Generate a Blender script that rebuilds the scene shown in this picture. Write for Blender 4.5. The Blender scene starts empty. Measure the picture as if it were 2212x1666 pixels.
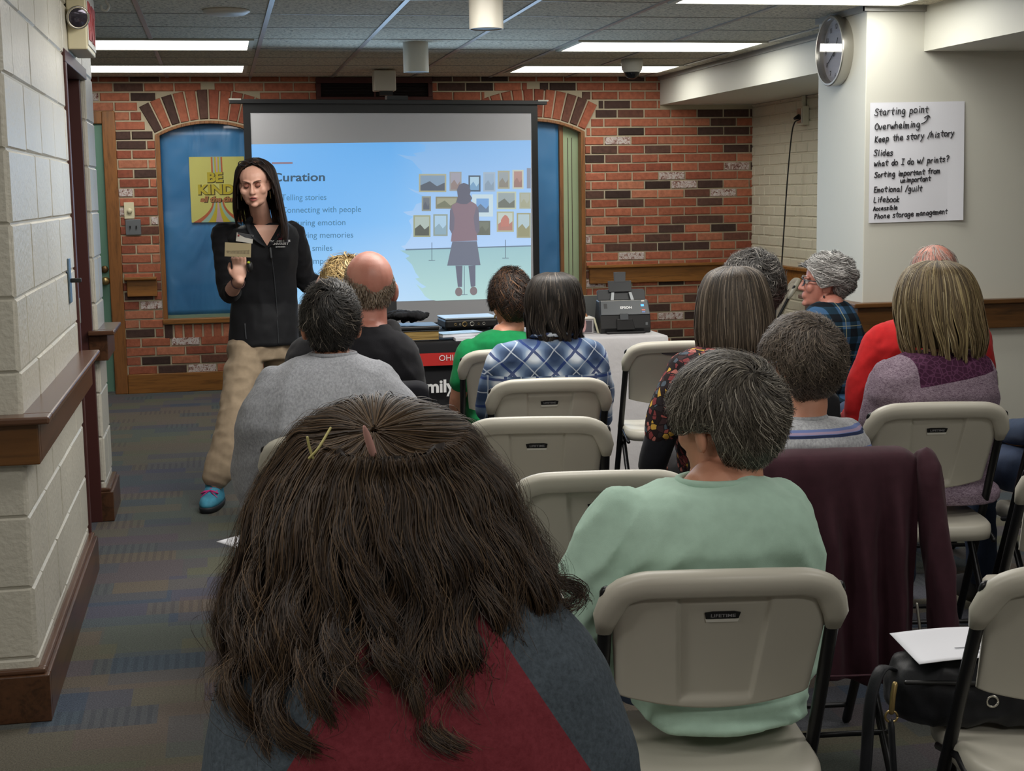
import bpy, math, random
import numpy as np
from mathutils import Vector, Matrix, noise as mnoise

rnd = random.Random(7)
SC = bpy.context.scene
COL = SC.collection

# ------------------------------------------------------------------ camera
F, YAW, PIT, ROL, CAMZ = 3178.7, 0.194412, 0.131652, -0.0154582, 1.52
_cy, _sy, _cp, _sp = math.cos(YAW), math.sin(YAW), math.cos(PIT), math.sin(PIT)
_f = np.array([_sy*_cp, _cy*_cp, -_sp]); _r = np.array([_cy, -_sy, 0.0]); _u = np.cross(_r, _f)
RT = math.cos(ROL)*_r + math.sin(ROL)*_u
UP = -math.sin(ROL)*_r + math.cos(ROL)*_u
CAM = np.array([0.0, 0.0, CAMZ])
cd = bpy.data.cameras.new('camera'); cam = bpy.data.objects.new('camera', cd); COL.objects.link(cam)
cd.sensor_fit = 'HORIZONTAL'; cd.sensor_width = 36.0; cd.lens = F/2212*36.0
cd.clip_start = 0.05; cd.clip_end = 60
m4 = Matrix.Identity(4)
for i in range(3):
    m4[i][0] = RT[i]; m4[i][1] = UP[i]; m4[i][2] = -_f[i]; m4[i][3] = CAM[i]
cam.matrix_world = m4
SC.camera = cam

# ------------------------------------------------------------------ exposure, world, room lights
SC.view_settings.view_transform = 'Standard'; SC.view_settings.look = 'None'
SC.view_settings.gamma = 1.0; SC.view_settings.use_curve_mapping = False
SC.view_settings.exposure = 0.0
w = bpy.data.worlds.new('room_air'); SC.world = w; w.use_nodes = True
w.node_tree.nodes['Background'].inputs[0].default_value = (0.72, 0.74, 0.78, 1)
w.node_tree.nodes['Background'].inputs[1].default_value = 0.10
TROFFER_EMIT = 9.0
def area(name, x, y, z, sx, sy, watts, col=(1.0, 0.97, 0.92)):
    l = bpy.data.lights.new(name, 'AREA'); l.shape = 'RECTANGLE'; l.size = sx; l.size_y = sy
    l.energy = watts; l.color = col
    o = bpy.data.objects.new(name, l); COL.objects.link(o); o.location = (x, y, z)
    return o
# unseen lamps: troffers inferred behind the camera, plus fill added for presenter and audience
for (x, y, e) in ((0.45, 5.9, 22), (2.8, 5.25, 9), (1.3, 5.6, 40), (2.8, 3.5, 9), (0.7, 3.6, 20), (2.8, 1.6, 20), (-0.35, 1.6, 10), (1.2, -0.6, 36), (-2.2, 1.4, 30)):
    area('ceiling_fill_light', x, y, 2.405, 1.15, 0.55, e)
# projector throw: the bluish light that comes back off the screen
sl = area('screen_light', 1.35, 9.45, 1.55, 1.9, 1.2, 16, (0.50, 0.72, 1.0))
sl.rotation_euler = (math.radians(-90), 0, math.radians(4))

# ------------------------------------------------------------------ pixel <-> world (to place things at their own depth)
def ray(px, py):
    return RT*((px-1106)/F) - UP*((py-833)/F) + _f
def onY(px, py, Y):
    d = ray(px, py); return CAM + d*(Y/d[1])
def onX(px, py, X):
    d = ray(px, py); return CAM + d*(X/d[0])
def onZ(px, py, Z):
    d = ray(px, py); return CAM + d*((Z-CAMZ)/d[2])

# ------------------------------------------------------------------ object helpers
def lin(h):
    if isinstance(h, str):
        h = tuple(int(h[i:i+2], 16)/255 for i in (0, 2, 4))
    return tuple((c/12.92 if c <= 0.04045 else ((c+0.055)/1.055)**2.4) for c in h) + (1.0,)

def mesh(name, V, Fc, mats=None, smooth=True, idx=None, cols=None, bevel=0):
    me = bpy.data.meshes.new(name)
    V = np.asarray(V, dtype=np.float32).reshape(-1, 3)
    if isinstance(Fc, np.ndarray):
        nf, k = Fc.shape
        me.vertices.add(len(V)); me.vertices.foreach_set('co', V.ravel())
        me.loops.add(nf*k); me.loops.foreach_set('vertex_index', Fc.astype(np.int32).ravel())
        me.polygons.add(nf); me.polygons.foreach_set('loop_start', np.arange(0, nf*k, k, dtype=np.int32))
        me.update(calc_edges=True)
    else:
        me.from_pydata([tuple(map(float, v)) for v in V], [], [tuple(int(i) for i in f) for f in Fc])
    if mats is not None:
        for m in (mats if isinstance(mats, (list, tuple)) else [mats]): me.materials.append(m)
    if idx is not None: me.polygons.foreach_set('material_index', np.asarray(idx, dtype=np.int32))
    if smooth: me.polygons.foreach_set('use_smooth', np.ones(len(me.polygons), dtype=bool))
    if cols is not None:
        a = me.color_attributes.new('col', 'FLOAT_COLOR', 'POINT')
        c = np.ones((len(V), 4), dtype=np.float32); c[:, :3] = cols
        a.data.foreach_set('color', c.ravel())
    me.validate()
    return me

def link(name, me, parent=None, loc=None):
    o = bpy.data.objects.new(name, me); COL.objects.link(o)
    if parent is not None:
        o.parent = parent
    if loc is not None: o.location = tuple(float(v) for v in loc)
    return o

def bevelmod(o, w=0.004, seg=2, ang=40):
    b = o.modifiers.new('b', 'BEVEL'); b.width = w; b.segments = seg; b.limit_method = 'ANGLE'; b.angle_limit = math.radians(ang)
    return o

class MB:
    """collects primitive shapes of one part; build() links them as ONE mesh object"""
    def __init__(s): s.V = []; s.F = []; s.I = []; s.n = 0
    def add(s, V, Fc, mi=0):
        V = np.asarray(V, dtype=float).reshape(-1, 3)
        s.V.append(V); s.F += [tuple(int(i)+s.n for i in f) for f in Fc]; s.I += [mi]*len(Fc); s.n += len(V); return s
    def box(s, lo, hi, mi=0, M=None):
        x0, y0, z0 = lo; x1, y1, z1 = hi
        V = np.array([(x0,y0,z0),(x1,y0,z0),(x1,y1,z0),(x0,y1,z0),(x0,y0,z1),(x1,y0,z1),(x1,y1,z1),(x0,y1,z1)], float)
        if M is not None: V = np.array([tuple(M @ Vector(v)) for v in V])
        return s.add(V, [(3,2,1,0),(4,5,6,7),(0,1,5,4),(1,2,6,5),(2,3,7,6),(3,0,4,7)], mi)
    def tube(s, pts, r, n=10, mi=0, caps=True, flat=1.0):
        V, Fc = tube(pts, r, n, caps, flat); return s.add(V, Fc, mi)
    def poly(s, pts, mi=0): return s.add(pts, [tuple(range(len(pts)))], mi)
    def prism(s, pts, d, mi=0):
        p = np.asarray(pts, float); n = len(p); d = np.asarray(d, float)
        V = np.vstack([p, p+d])
        Fc = [tuple(range(n)), tuple(range(2*n-1, n-1, -1))] + [(i, i+n, (i+1) % n+n, (i+1) % n) for i in range(n)]
        return s.add(V, Fc, mi)
    def lathe(s, prof, n=24, mi=0, M=None):
        V = []; Fc = []
        for r, z in prof:
            for k in range(n):
                a = 2*math.pi*k/n; V.append((r*math.cos(a), r*math.sin(a), z))
        for i in range(len(prof)-1):
            for k in range(n):
                Fc.append((i*n+k, i*n+(k+1) % n, (i+1)*n+(k+1) % n, (i+1)*n+k))
        Fc.append(tuple(range(n-1, -1, -1))); Fc.append(tuple(range((len(prof)-1)*n, len(prof)*n)))
        if M is not None: V = [tuple(M @ Vector(v)) for v in V]
        return s.add(V, Fc, mi)
    def build(s, name, mats, parent=None, smooth=False, bevel=0, base=None, seg=2):
        V = np.vstack(s.V)
        if base is not None: V = V - np.asarray(base, float)
        o = link(name, mesh(name, V, s.F, mats, smooth, s.I), parent)
        if bevel: bevelmod(o, bevel, seg)
        return o

def frames(P):
    P = np.asarray(P, float); T = np.gradient(P, axis=0); T /= np.linalg.norm(T, axis=1)[:, None]+1e-12
    ref = np.array([0, 0, 1.0]) if abs(T[0][2]) < 0.9 else np.array([1.0, 0, 0])
    N = []; 
    n = ref - T[0]*(ref@T[0]); n /= np.linalg.norm(n)
    for t in T:
        n = n - t*(n@t); n /= np.linalg.norm(n)+1e-12; N.append(n)
    N = np.array(N); return P, T, N, np.cross(T, N)

def tube(pts, r, n=10, caps=True, flat=1.0):
    P, T, N, B = frames(pts); k = len(P)
    r = np.broadcast_to(np.asarray(r, float), (k,)) if np.ndim(r) else np.full(k, float(r))
    V = []
    a = np.arange(n)*2*math.pi/n
    rings = [(P[i], r[i], N[i], B[i]) for i in range(k)]
    if caps:
        s = [(P[0]-T[0]*r[0]*q, r[0]*math.sqrt(max(0, 1-q*q)), N[0], B[0]) for q in (0.9, 0.6)]
        e = [(P[-1]+T[-1]*r[-1]*q, r[-1]*math.sqrt(max(0, 1-q*q)), N[-1], B[-1]) for q in (0.6, 0.9)]
        rings = s + rings + e
    for p, rr, nn, bb in rings:
        V += list(p + rr*(np.cos(a)[:, None]*nn*flat + np.sin(a)[:, None]*bb))
    Fc = []
    for i in range(len(rings)-1):
        for j in range(n):
            Fc.append((i*n+j, i*n+(j+1) % n, (i+1)*n+(j+1) % n, (i+1)*n+j))
    Fc.append(tuple(range(n-1, -1, -1))); Fc.append(tuple(range((len(rings)-1)*n, len(rings)*n)))
    return np.array(V), Fc

def spline(P, m):
    """Catmull-Rom through the rows of P, m samples"""
    P = np.asarray(P, float); n = len(P)
    t = np.linspace(0, n-1, m); i = np.clip(t.astype(int), 0, n-2); u = (t-i)[:, None]
    g = lambda k: P[np.clip(k, 0, n-1)]
    a, b, c, d = g(i-1), g(i), g(i+1), g(i+2)
    return 0.5*((2*b)+(c-a)*u+(2*a-5*b+4*c-d)*u**2+(3*b-a-3*c+d)*u**3)

def loft(rings, n=36, p=2.0, cap=True):
    """rings: (cx,cy,cz,rx,ry[,p]) horizontal superellipse sections"""
    V = []; Fc = []
    for R in rings:
        cx, cy, cz, rx, ry = R[:5]; q = R[5] if len(R) > 5 else p
        a = np.arange(n)*2*math.pi/n; c, s = np.cos(a), np.sin(a)
        x = np.sign(c)*np.abs(c)**(2/q)*rx+cx; y = np.sign(s)*np.abs(s)**(2/q)*ry+cy
        V += list(np.stack([x, y, np.full(n, cz)], 1))
    k = len(rings)
    for i in range(k-1):
        for j in range(n):
            Fc.append((i*n+j, i*n+(j+1) % n, (i+1)*n+(j+1) % n, (i+1)*n+j))
    if cap:
        Fc.append(tuple(range(n-1, -1, -1))); Fc.append(tuple(range((k-1)*n, k*n)))
    return np.array(V), Fc

def ellipsoid(c, r, M=None, nu=16, nv=10):
    V = []; Fc = []
    for i in range(1, nv):
        t = math.pi*i/nv
        for j in range(nu):
            a = 2*math.pi*j/nu; V.append((math.sin(t)*math.cos(a)*r[0], math.sin(t)*math.sin(a)*r[1], math.cos(t)*r[2]))
    V.append((0, 0, r[2])); V.append((0, 0, -r[2])); T = len(V)-2; B = T+1
    for i in range(nv-2):
        for j in range(nu):
            Fc.append((i*nu+j, (i+1)*nu+j, (i+1)*nu+(j+1) % nu, i*nu+(j+1) % nu))
    for j in range(nu):
        Fc.append((T, j, (j+1) % nu)); Fc.append((B, (nv-2)*nu+(j+1) % nu, (nv-2)*nu+j))
    V = np.array(V)
    if M is not None: V = V @ np.asarray(M, float).T
    return V+np.asarray(c, float), Fc

def rotz(a): c, s = math.cos(a), math.sin(a); return np.array([(c, -s, 0), (s, c, 0), (0, 0, 1.0)])
def rotx(a): c, s = math.cos(a), math.sin(a); return np.array([(1.0, 0, 0), (0, c, -s), (0, s, c)])
def roty(a): c, s = math.cos(a), math.sin(a); return np.array([(c, 0, s), (0, 1.0, 0), (-s, 0, c)])

def remesh(name, parts, vox, mat, parent=None, base=(0, 0, 0), smooth=4, disp=None):
    """fuse overlapping closed shapes into one continuous skin"""
    V = []; Fc = []; n = 0
    for v, f in parts:
        V.append(np.asarray(v, float)); Fc += [tuple(int(i)+n for i in q) for q in f]; n += len(v)
    me = mesh('t', np.vstack(V), Fc, None, False)
    ob = bpy.data.objects.new('t', me); COL.objects.link(ob)
    r = ob.modifiers.new('r', 'REMESH'); r.mode = 'VOXEL'; r.voxel_size = vox; r.adaptivity = 0
    if smooth:
        s = ob.modifiers.new('s', 'SMOOTH'); s.factor = 0.5; s.iterations = smooth
    dg = bpy.context.evaluated_depsgraph_get(); dg.update()
    nm = bpy.data.meshes.new_from_object(ob.evaluated_get(dg))
    bpy.data.objects.remove(ob); bpy.data.meshes.remove(me)
    nm.name = name
    k = len(nm.vertices); co = np.empty(k*3, np.float32); nm.vertices.foreach_get('co', co); co = co.reshape(-1, 3)
    if disp is not None:
        no = np.empty(k*3, np.float32); nm.vertices.foreach_get('normal', no); no = no.reshape(-1, 3)
        co = disp(co, no)
    co = co-np.asarray(base, np.float32)
    nm.vertices.foreach_set('co', co.astype(np.float32).ravel())
    nm.materials.clear(); nm.materials.append(mat)
    nm.polygons.foreach_set('use_smooth', np.ones(len(nm.polygons), bool)); nm.update()
    return link(name, nm, parent)

def nz(co, sc, seed=0.0):
    s = np.broadcast_to(np.asarray(sc, float), (3,))
    return np.array([mnoise.noise(Vector((float(c[0])*s[0]+seed, float(c[1])*s[1]+seed*1.7, float(c[2])*s[2]-seed))) for c in co])

def wrinkles(amp=0.006, sc=(14, 14, 9), seed=0.0, fine=0.0):
    def f(co, no):
        n = nz(co, sc, seed); n2 = nz(co, np.asarray(sc)*2.3, seed+5)
        d = amp*(1-2*np.abs(n)) + amp*0.45*n2
        if fine: d = d+fine*nz(co, 60, seed+9)
        return co+no*d[:, None].astype(np.float32)
    return f

def thing(name, label, cat, loc=(0, 0, 0), rz=0.0, group=None):
    o = bpy.data.objects.new(name, None); COL.objects.link(o); o.location = tuple(float(v) for v in loc); o.rotation_euler = (0, 0, rz)
    o.empty_display_size = 0.05
    o['label'] = label; o['category'] = cat
    if group: o['group'] = group
    return o
def tag(o, label, cat, group=None, kind=None):
    o['label'] = label; o['category'] = cat
    if group: o['group'] = group
    if kind: o['kind'] = kind
    return o
def struct(o): o['kind'] = 'structure'; return o
def dup(root, loc, rz, label=None, group=None):
    r = root.copy(); COL.objects.link(r); r.location = tuple(float(v) for v in loc); r.rotation_euler = (0, 0, rz)
    if label: r['label'] = label
    if group: r['group'] = group
    for ch in list(root.children):
        c = ch.copy(); COL.objects.link(c); c.parent = r
        for g in list(ch.children):
            d = g.copy(); COL.objects.link(d); d.parent = c
    return r

def text(name, body, size, mat, parent, M, bold=0.0, align='LEFT', ext=0.0, shear=0.0, space=1.0, xs=1.0):
    """flat lettering as a mesh; M is a 4x4 that carries the text's XY plane to its place"""
    c = bpy.data.curves.new(name, 'FONT'); c.body = body; c.size = size; c.align_x = align; c.offset = bold
    c.extrude = ext; c.shear = shear; c.space_character = space; c.resolution_u = 4
    ob = bpy.data.objects.new(name, c); COL.objects.link(ob)
    dg = bpy.context.evaluated_depsgraph_get(); dg.update()
    me = bpy.data.meshes.new_from_object(ob.evaluated_get(dg)); bpy.data.objects.remove(ob)
    me.transform(M @ Matrix.Diagonal((xs, 1, 1, 1)))
    me.materials.clear(); me.materials.append(mat); me.name = name
    return link(name, me, parent)
def basis(o, x, y):
    x = Vector(x).normalized(); y = Vector(y).normalized(); z = x.cross(y)
    return Matrix(((x[0], y[0], z[0], o[0]), (x[1], y[1], z[1], o[1]), (x[2], y[2], z[2], o[2]), (0, 0, 0, 1)))
# ------------------------------------------------------------------ materials
class G:
    def __init__(s, name):
        s.m = bpy.data.materials.new(name); s.m.use_nodes = True; s.t = s.m.node_tree
        s.p = s.t.nodes['Principled BSDF']
    def n(s, typ, ins=None, **kw):
        nd = s.t.nodes.new(typ)
        for k, v in kw.items(): setattr(nd, k, v)
        for k, v in (ins or {}).items(): s.set(nd.inputs[k], v)
        return nd
    def set(s, sock, v):
        if hasattr(v, 'links') or isinstance(v, bpy.types.NodeSocket): s.t.links.new(v, sock)
        else: sock.default_value = v
    def math(s, op, a, b=0.0, c=None):
        nd = s.n('ShaderNodeMath', operation=op); s.set(nd.inputs[0], a); s.set(nd.inputs[1], b)
        if c is not None: s.set(nd.inputs[2], c)
        return nd.outputs[0]
    def mix(s, f, a, b, blend='MIX'):
        nd = s.n('ShaderNodeMix', data_type='RGBA', blend_type=blend); s.set(nd.inputs[0], f); s.set(nd.inputs[6], a); s.set(nd.inputs[7], b)
        return nd.outputs[2]
    def coord(s, which='Object'): return s.n('ShaderNodeTexCoord').outputs[which]
    def xyz(s, v): return s.n('ShaderNodeSeparateXYZ', {0: v}).outputs
    def mapping(s, v, sc=(1, 1, 1), rot=(0, 0, 0), loc=(0, 0, 0)):
        return s.n('ShaderNodeMapping', {'Vector': v, 'Scale': sc, 'Rotation': rot, 'Location': loc}).outputs[0]
    def noise(s, v, scale, detail=3, rough=0.5, dist=0.0):
        return s.n('ShaderNodeTexNoise', {'Vector': v, 'Scale': scale, 'Detail': detail, 'Roughness': rough, 'Distortion': dist}).outputs
    def ramp(s, f, stops, interp='LINEAR'):
        nd = s.n('ShaderNodeValToRGB'); s.set(nd.inputs[0], f); e = nd.color_ramp.elements; nd.color_ramp.interpolation = interp
        while len(e) < len(stops): e.new(0.5)
        for k, (p, c) in enumerate(stops): e[k].position = p; e[k].color = c
        return nd.outputs[0]
    def bump(s, h, strength=0.3, dist=0.01):
        s.set(s.p.inputs['Normal'], s.n('ShaderNodeBump', {'Height': h, 'Strength': strength, 'Distance': dist}).outputs[0])
    def out(s, col=None, rough=None, **kw):
        if col is not None: s.set(s.p.inputs['Base Color'], col)
        if rough is not None: s.set(s.p.inputs['Roughness'], rough)
        for k, v in kw.items(): s.set(s.p.inputs[k.replace('_', ' ')], v)
        return s.m

def mat(name, col, rough=0.6, metal=0.0, var=None, bump=None, spec=None, sheen=0.0):
    g = G(name); c = lin(col); v = g.coord()
    if var:
        n = g.noise(v, var[0], 4)[0]; d = tuple(x*(1-var[1]) for x in c[:3])+(1,); l = tuple(min(1, x*(1+var[1])) for x in c[:3])+(1,)
        cc = g.ramp(n, [(0.3, d), (0.7, l)])
    else: cc = c
    if bump: g.bump(g.noise(v, bump[0], 4)[0], bump[1], bump[2] if len(bump) > 2 else 0.005)
    kw = {'Metallic': metal}
    if spec is not None: kw['Specular_IOR_Level'] = spec
    if sheen: kw['Sheen_Weight'] = sheen
    return g.out(cc, rough, **kw)
def emit(name, col, s=1.0):
    g = G(name); c = lin(col); g.out((0.02, 0.02, 0.02, 1), 0.6, Emission_Color=c, Emission_Strength=s); return g.m

def wood(name, a, b, axis='x', rough=0.42, sc=1.0):
    g = G(name); v = g.coord()
    S = {'x': (1.2, 14, 14), 'y': (14, 1.2, 14), 'z': (14, 14, 1.2)}[axis]
    mv = g.mapping(v, tuple(q*sc for q in S))
    n = g.noise(mv, 1.6, 5, 0.6, 1.2)[0]; n2 = g.noise(mv, 9.0, 4, 0.7)[0]
    f = g.math('ADD', g.math('MULTIPLY', n, 0.75), g.math('MULTIPLY', n2, 0.28))
    g.bump(n2, 0.12, 0.002)
    return g.out(g.ramp(f, [(0.33, lin(b)), (0.5, lin(a)), (0.68, tuple(min(1, 1.25*x) for x in lin(a)[:3])+(1,))]), rough)
def attr(name, rough=0.8, bump=None, spec=0.3):
    g = G(name); c = g.n('ShaderNodeVertexColor', layer_name='col').outputs[0]; v = g.coord()
    n = g.noise(v, 30, 4)[0]
    cc = g.mix(1.0, c, g.ramp(n, [(0.25, (0.72, 0.72, 0.72, 1)), (0.75, (1.2, 1.2, 1.2, 1))]), 'MULTIPLY')
    if bump: g.bump(g.noise(v, bump[0], 5)[0], bump[1], 0.004)
    return g.out(cc, rough, Specular_IOR_Level=spec)

M = {}
M['brick'] = attr('brick', 0.85, (70, 0.5))
M['mortar'] = mat('mortar', 'b3a78e', 0.95, bump=(90, 0.4))
M['oak'] = wood('oak', '8a5a26', '55340f', 'x')
M['oakv'] = wood('oak_upright', '86562a', '57340f', 'z')
M['oakdark'] = wood('dark_oak', '4b301e', '2a1a0e', 'y', 0.3)
M['oakdarkx'] = wood('dark_oak_across', '5e3d1c', '33200e', 'x', 0.35)
M['block'] = mat('painted_block', 'b9b5a8', 0.36, var=(3, 0.05), bump=(55, 0.55, 0.006), spec=0.6)
M['groove'] = mat('block_joint', 'a6a295', 0.45, bump=(60, 0.3))
M['white_brick'] = mat('white_painted_brick', 'c9c4ae', 0.6, bump=(40, 0.5, 0.006))
M['plaster'] = mat('painted_plaster', 'd0cfc4', 0.55, bump=(150, 0.05))
M['doorframe'] = mat('maroon_door_frame', '43201c', 0.45)
M['green'] = mat('sage_door_paint', '5d8370', 0.5)
M['brass'] = mat('brass', 'a08a5c', 0.35, 0.85)
M['black'] = mat('black_plastic', '121213', 0.45)
M['blackm'] = mat('black_metal', '17171a', 0.35, 0.3)
M['steel'] = mat('brushed_steel', 'b9b6ae', 0.28, 0.95)
M['cream'] = mat('cream_plastic', 'd8cfae', 0.4)
M['greyp'] = mat('grey_plate', '6c6f72', 0.45, 0.3)
M['whitep'] = mat('white_plastic', 'cfcdc4', 0.42)
M['chair'] = mat('chair_plastic', 'bab6a9', 0.40, bump=(500, 0.06, 0.001))
M['paper'] = mat('white_paper', 'e2e3ea', 0.8)
M['ink'] = mat('marker_ink', '17161d', 0.6)
M['vent'] = mat('vent_red_paint', '43160f', 0.6)
M['black_cloth'] = mat('black_cloth', '131317', 0.9, var=(8, 0.15))
M['white_cloth'] = mat('white_table_linen', 'c8c5c6', 0.85, bump=(9, 0.3, 0.03))
M['red'] = mat('red_band', 'b3231f', 0.85)
M['white'] = mat('white_print', 'e6e6e6', 0.7)
M['lens'] = mat('lamp_lens', '4a4650', 0.1, 0.6)
M['redp'] = mat('exit_red', 'b8403c', 0.5)
M['rail_ledge'] = mat('varnished_ledge', '553a2a', 0.25)
def gl():
    g = G('clear_glass'); t = g.t; g.p.inputs['Transmission Weight'].default_value = 1.0; g.p.inputs['IOR'].default_value = 1.1
    g.p.inputs['Roughness'].default_value = 0.0
    mx = t.nodes.new('ShaderNodeMixShader'); tr = t.nodes.new('ShaderNodeBsdfTransparent'); gs = t.nodes.new('ShaderNodeBsdfGlossy'); gs.inputs['Roughness'].default_value = 0.03
    fr = t.nodes.new('ShaderNodeLayerWeight'); fr.inputs[0].default_value = 0.5; pw = t.nodes.new('ShaderNodeMath'); pw.operation = 'POWER'; pw.inputs[1].default_value = 4.0; t.links.new(fr.outputs['Facing'], pw.inputs[0]); ad = t.nodes.new('ShaderNodeMath'); ad.operation = 'ADD'; ad.inputs[1].default_value = 0.045; t.links.new(pw.outputs[0], ad.inputs[0])
    t.links.new(ad.outputs[0], mx.inputs[0]); t.links.new(tr.outputs[0], mx.inputs[1]); t.links.new(gs.outputs[0], mx.inputs[2])
    t.links.new(mx.outputs[0], t.nodes['Material Output'].inputs[0]); t.nodes.remove(g.p); return g.m
M['glass'] = gl()

def carpet():
    g = G('carpet_tiles'); v = g.coord()
    def br(sc, w, h, off, loc, seedcol):
        mv = g.mapping(v, loc=loc)
        b = g.n('ShaderNodeTexBrick', {'Vector': mv, 'Scale': 1.0, 'Color1': (0, 0, 0, 1), 'Color2': (1, 1, 1, 1), 'Mortar': (0.5, 0.5, 0.5, 1), 'Mortar Size': 0.0, 'Brick Width': w, 'Row Height': h, 'Bias': 0.0}, offset=off, squash=0.6, squash_frequency=3)
        return b.outputs[0]
    a = br(1, 0.36, 0.165, 0.37, (0.1, 0.05, 0), 1); b = br(1, 0.50, 0.33, 0.5, (0.7, 0.33, 0), 2)
    pal = [(0.0, lin('454f60')), (0.16, lin('645d56')), (0.34, lin('525a5b')), (0.48, lin('5f5f52')), (0.62, lin('54505e')), (0.74, lin('655e57')), (0.88, lin('4a5762'))]
    c1 = g.ramp(a, pal, 'CONSTANT'); c2 = g.ramp(b, [(0.0, lin('605b55')), (0.3, lin('4a5362')), (0.5, lin('5a5e56')), (0.75, lin('605959'))], 'CONSTANT')
    col = g.mix(0.42, c1, c2)
    x = g.xyz(v)
    st = g.math('SINE', g.math('MULTIPLY', x[0], 190.0)); msk = g.math('GREATER_THAN', a, 0.80)
    col = g.mix(g.math('MULTIPLY', msk, g.math('MULTIPLY', g.math('GREATER_THAN', st, 0.2), 0.26)), col, lin('2f313d'))
    n = g.noise(v, 160, 4, 0.7)[0]; n2 = g.noise(v, 420, 2)[0]
    col = g.mix(1.0, col, g.ramp(g.math('ADD', g.math('MULTIPLY', n, 0.6), g.math('MULTIPLY', n2, 0.4)), [(0.32, (0.62, 0.61, 0.58, 1)), (0.68, (1.75, 1.70, 1.6, 1))]), 'MULTIPLY')
    g.bump(n, 0.8, 0.01)
    return g.out(col, 0.95, Specular_IOR_Level=0.15)
M['carpet'] = carpet()
def ceil():
    g = G('fissured_ceiling_tile'); v = g.coord()
    n = g.noise(g.mapping(v, (1, 1.5, 1)), 55, 4, 0.65, 0.6)[0]; n2 = g.noise(v, 6, 2)[0]
    f = g.ramp(n, [(0.38, lin('7d7a70')), (0.50, lin('d6cfbc')), (0.7, lin('dfd8c6'))])
    g.bump(n, 0.6, 0.01)
    return g.out(g.mix(g.math('MULTIPLY', n2, 0.25), f, lin('c0b8a4')), 0.95, Specular_IOR_Level=0.1)
M['ceiling'] = ceil()
M['tbar'] = mat('ceiling_tbar', '9b9a96', 0.35, 0.2)
M['troffer'] = emit('fluorescent_diffuser', 'fffdf6', TROFFER_EMIT)
M['trofferframe'] = mat('troffer_frame', 'c9c6b6', 0.5)
# ------------------------------------------------------------------ the room
BW = 11.71           # brick wall plane
ZC = 2.42            # ceiling
LX = -0.575          # painted block wall plane
SX = 3.57            # soffit face
PX, PY0, PY1 = 3.255, 7.11, 7.72      # pillar face and its ends
RX = 4.366           # white brick wall
SZ = 2.193           # underside of the soffit

def quad_box(name, lo, hi, m, parent=None, bevel=0):
    b = MB().box(lo, hi); return b.build(name, m, parent, bevel=bevel)

struct(quad_box('floor', (-3.6, -2.6, -0.1), (6.4, 12.3, 0.0), M['carpet']))
struct(quad_box('ceiling', (-3.6, -2.6, ZC), (6.4, 12.3, ZC+0.1), M['ceiling']))
# ceiling grid: long runners and thin cross joints
g = MB()
for k in range(-4, 6):
    x = 0.29+0.625*k
    if x < SX: g.box((x-0.012, -2.5, ZC-0.006), (x+0.012, BW, ZC+0.001))
for k in range(-16, 8):
    y = 8.87+0.60*k
    if y < BW: g.box((-3.5, y-0.003, ZC-0.0025), (SX, y+0.003, ZC+0.001))
g.box((SX-0.022, 7.7, ZC-0.03), (SX-0.001, BW, ZC)); g.box((PX-0.022, PY0-0.02, ZC-0.03), (PX-0.001, PY1, ZC)); g.box((PX-0.022, PY0-0.022, ZC-0.03), (SX, PY0-0.001, ZC))
struct(g.build('trim_1', M['tbar']))

# ---- brick back wall: every course laid as relief on a mortar bed, openings left free
CRS, PIT_B = 0.0721, 0.2255
zm = float(onY(290, 363.4, BW)[2]); z_off = zm % CRS
xoff = float(onY(319, 352, BW)[0])
W1 = (-0.445, 0.375); W2 = (2.10, 2.935)
WZ0, WZS, RISE = 0.545, 1.985, 0.105
def arc(win):
    x0 = (win[0]+win[1])/2; hw = (win[1]-win[0])/2
    r = (hw*hw+RISE*RISE)/(2*RISE); return x0, hw, r, WZS+RISE-r
VO = 0.235
VENT = (0.79, 1.70, 2.235, 2.415)
DOORX = -0.735
class BR:
    pal = ['a8644b', 'b07056', '9c5a43', 'a36049', '8f503d', '5c4138', '4b3731', '40302b', '6b463a']
    wts = [5, 4, 4, 4, 3, 2.2, 2.2, 2.0, 1.4]
    def __init__(s): s.V = []; s.F = []; s.I = []; s.C = []
    def brick(s, P, dvec, inset=0.004, pal=None):
        """P: 4 corner points (ccw seen from the room); dvec: how far it stands out"""
        P = np.array(P, float); c = P.mean(0); n = len(s.V)
        d = np.array(dvec, float)*(0.8+0.5*rnd.random())
        k = np.linalg.norm(P[1]-P[0]); h = np.linalg.norm(P[3]-P[0])
        ax = (P[1]-P[0])/max(k, 1e-6); ay = (P[3]-P[0])/max(h, 1e-6)
        i = min(inset, k*0.2, h*0.2)
        top = np.array([P[0]+ax*i+ay*i, P[1]-ax*i+ay*i, P[2]-ax*i-ay*i, P[3]+ax*i-ay*i])+d
        jit = np.array([[rnd.gauss(0, 0.0012)]*3 for _ in range(4)])*(np.abs(ax)+np.abs(ay)); top += jit
        s.V += list(P)+list(top)
        for a in range(4):
            b = (a+1) % 4; s.F.append((n+a, n+b, n+4+b, n+4+a))
        s.F.append((n+4, n+5, n+6, n+7))
        ww = rnd.random() < 0.085
        s.I += [1 if ww else 0]*5
        col = lin(rnd.choices(pal or s.pal, s.wts if pal is None else None)[0])[:3]; f = 0.88+0.24*rnd.random()
        s.C += [tuple(q*f for q in col)]*8
def whitewash():
    g = G('whitewashed_brick'); v = g.coord()
    n = g.noise(v, 38, 5, 0.75, 1.0)[0]
    g.bump(n, 0.8, 0.008)
    return g.out(g.ramp(n, [(0.40, lin('6d4238')), (0.47, lin('b89a90')), (0.56, lin('d8d4d2')), (0.66, lin('a98a80'))]), 0.9)
M['whitewash'] = whitewash()
B = BR()
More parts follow.
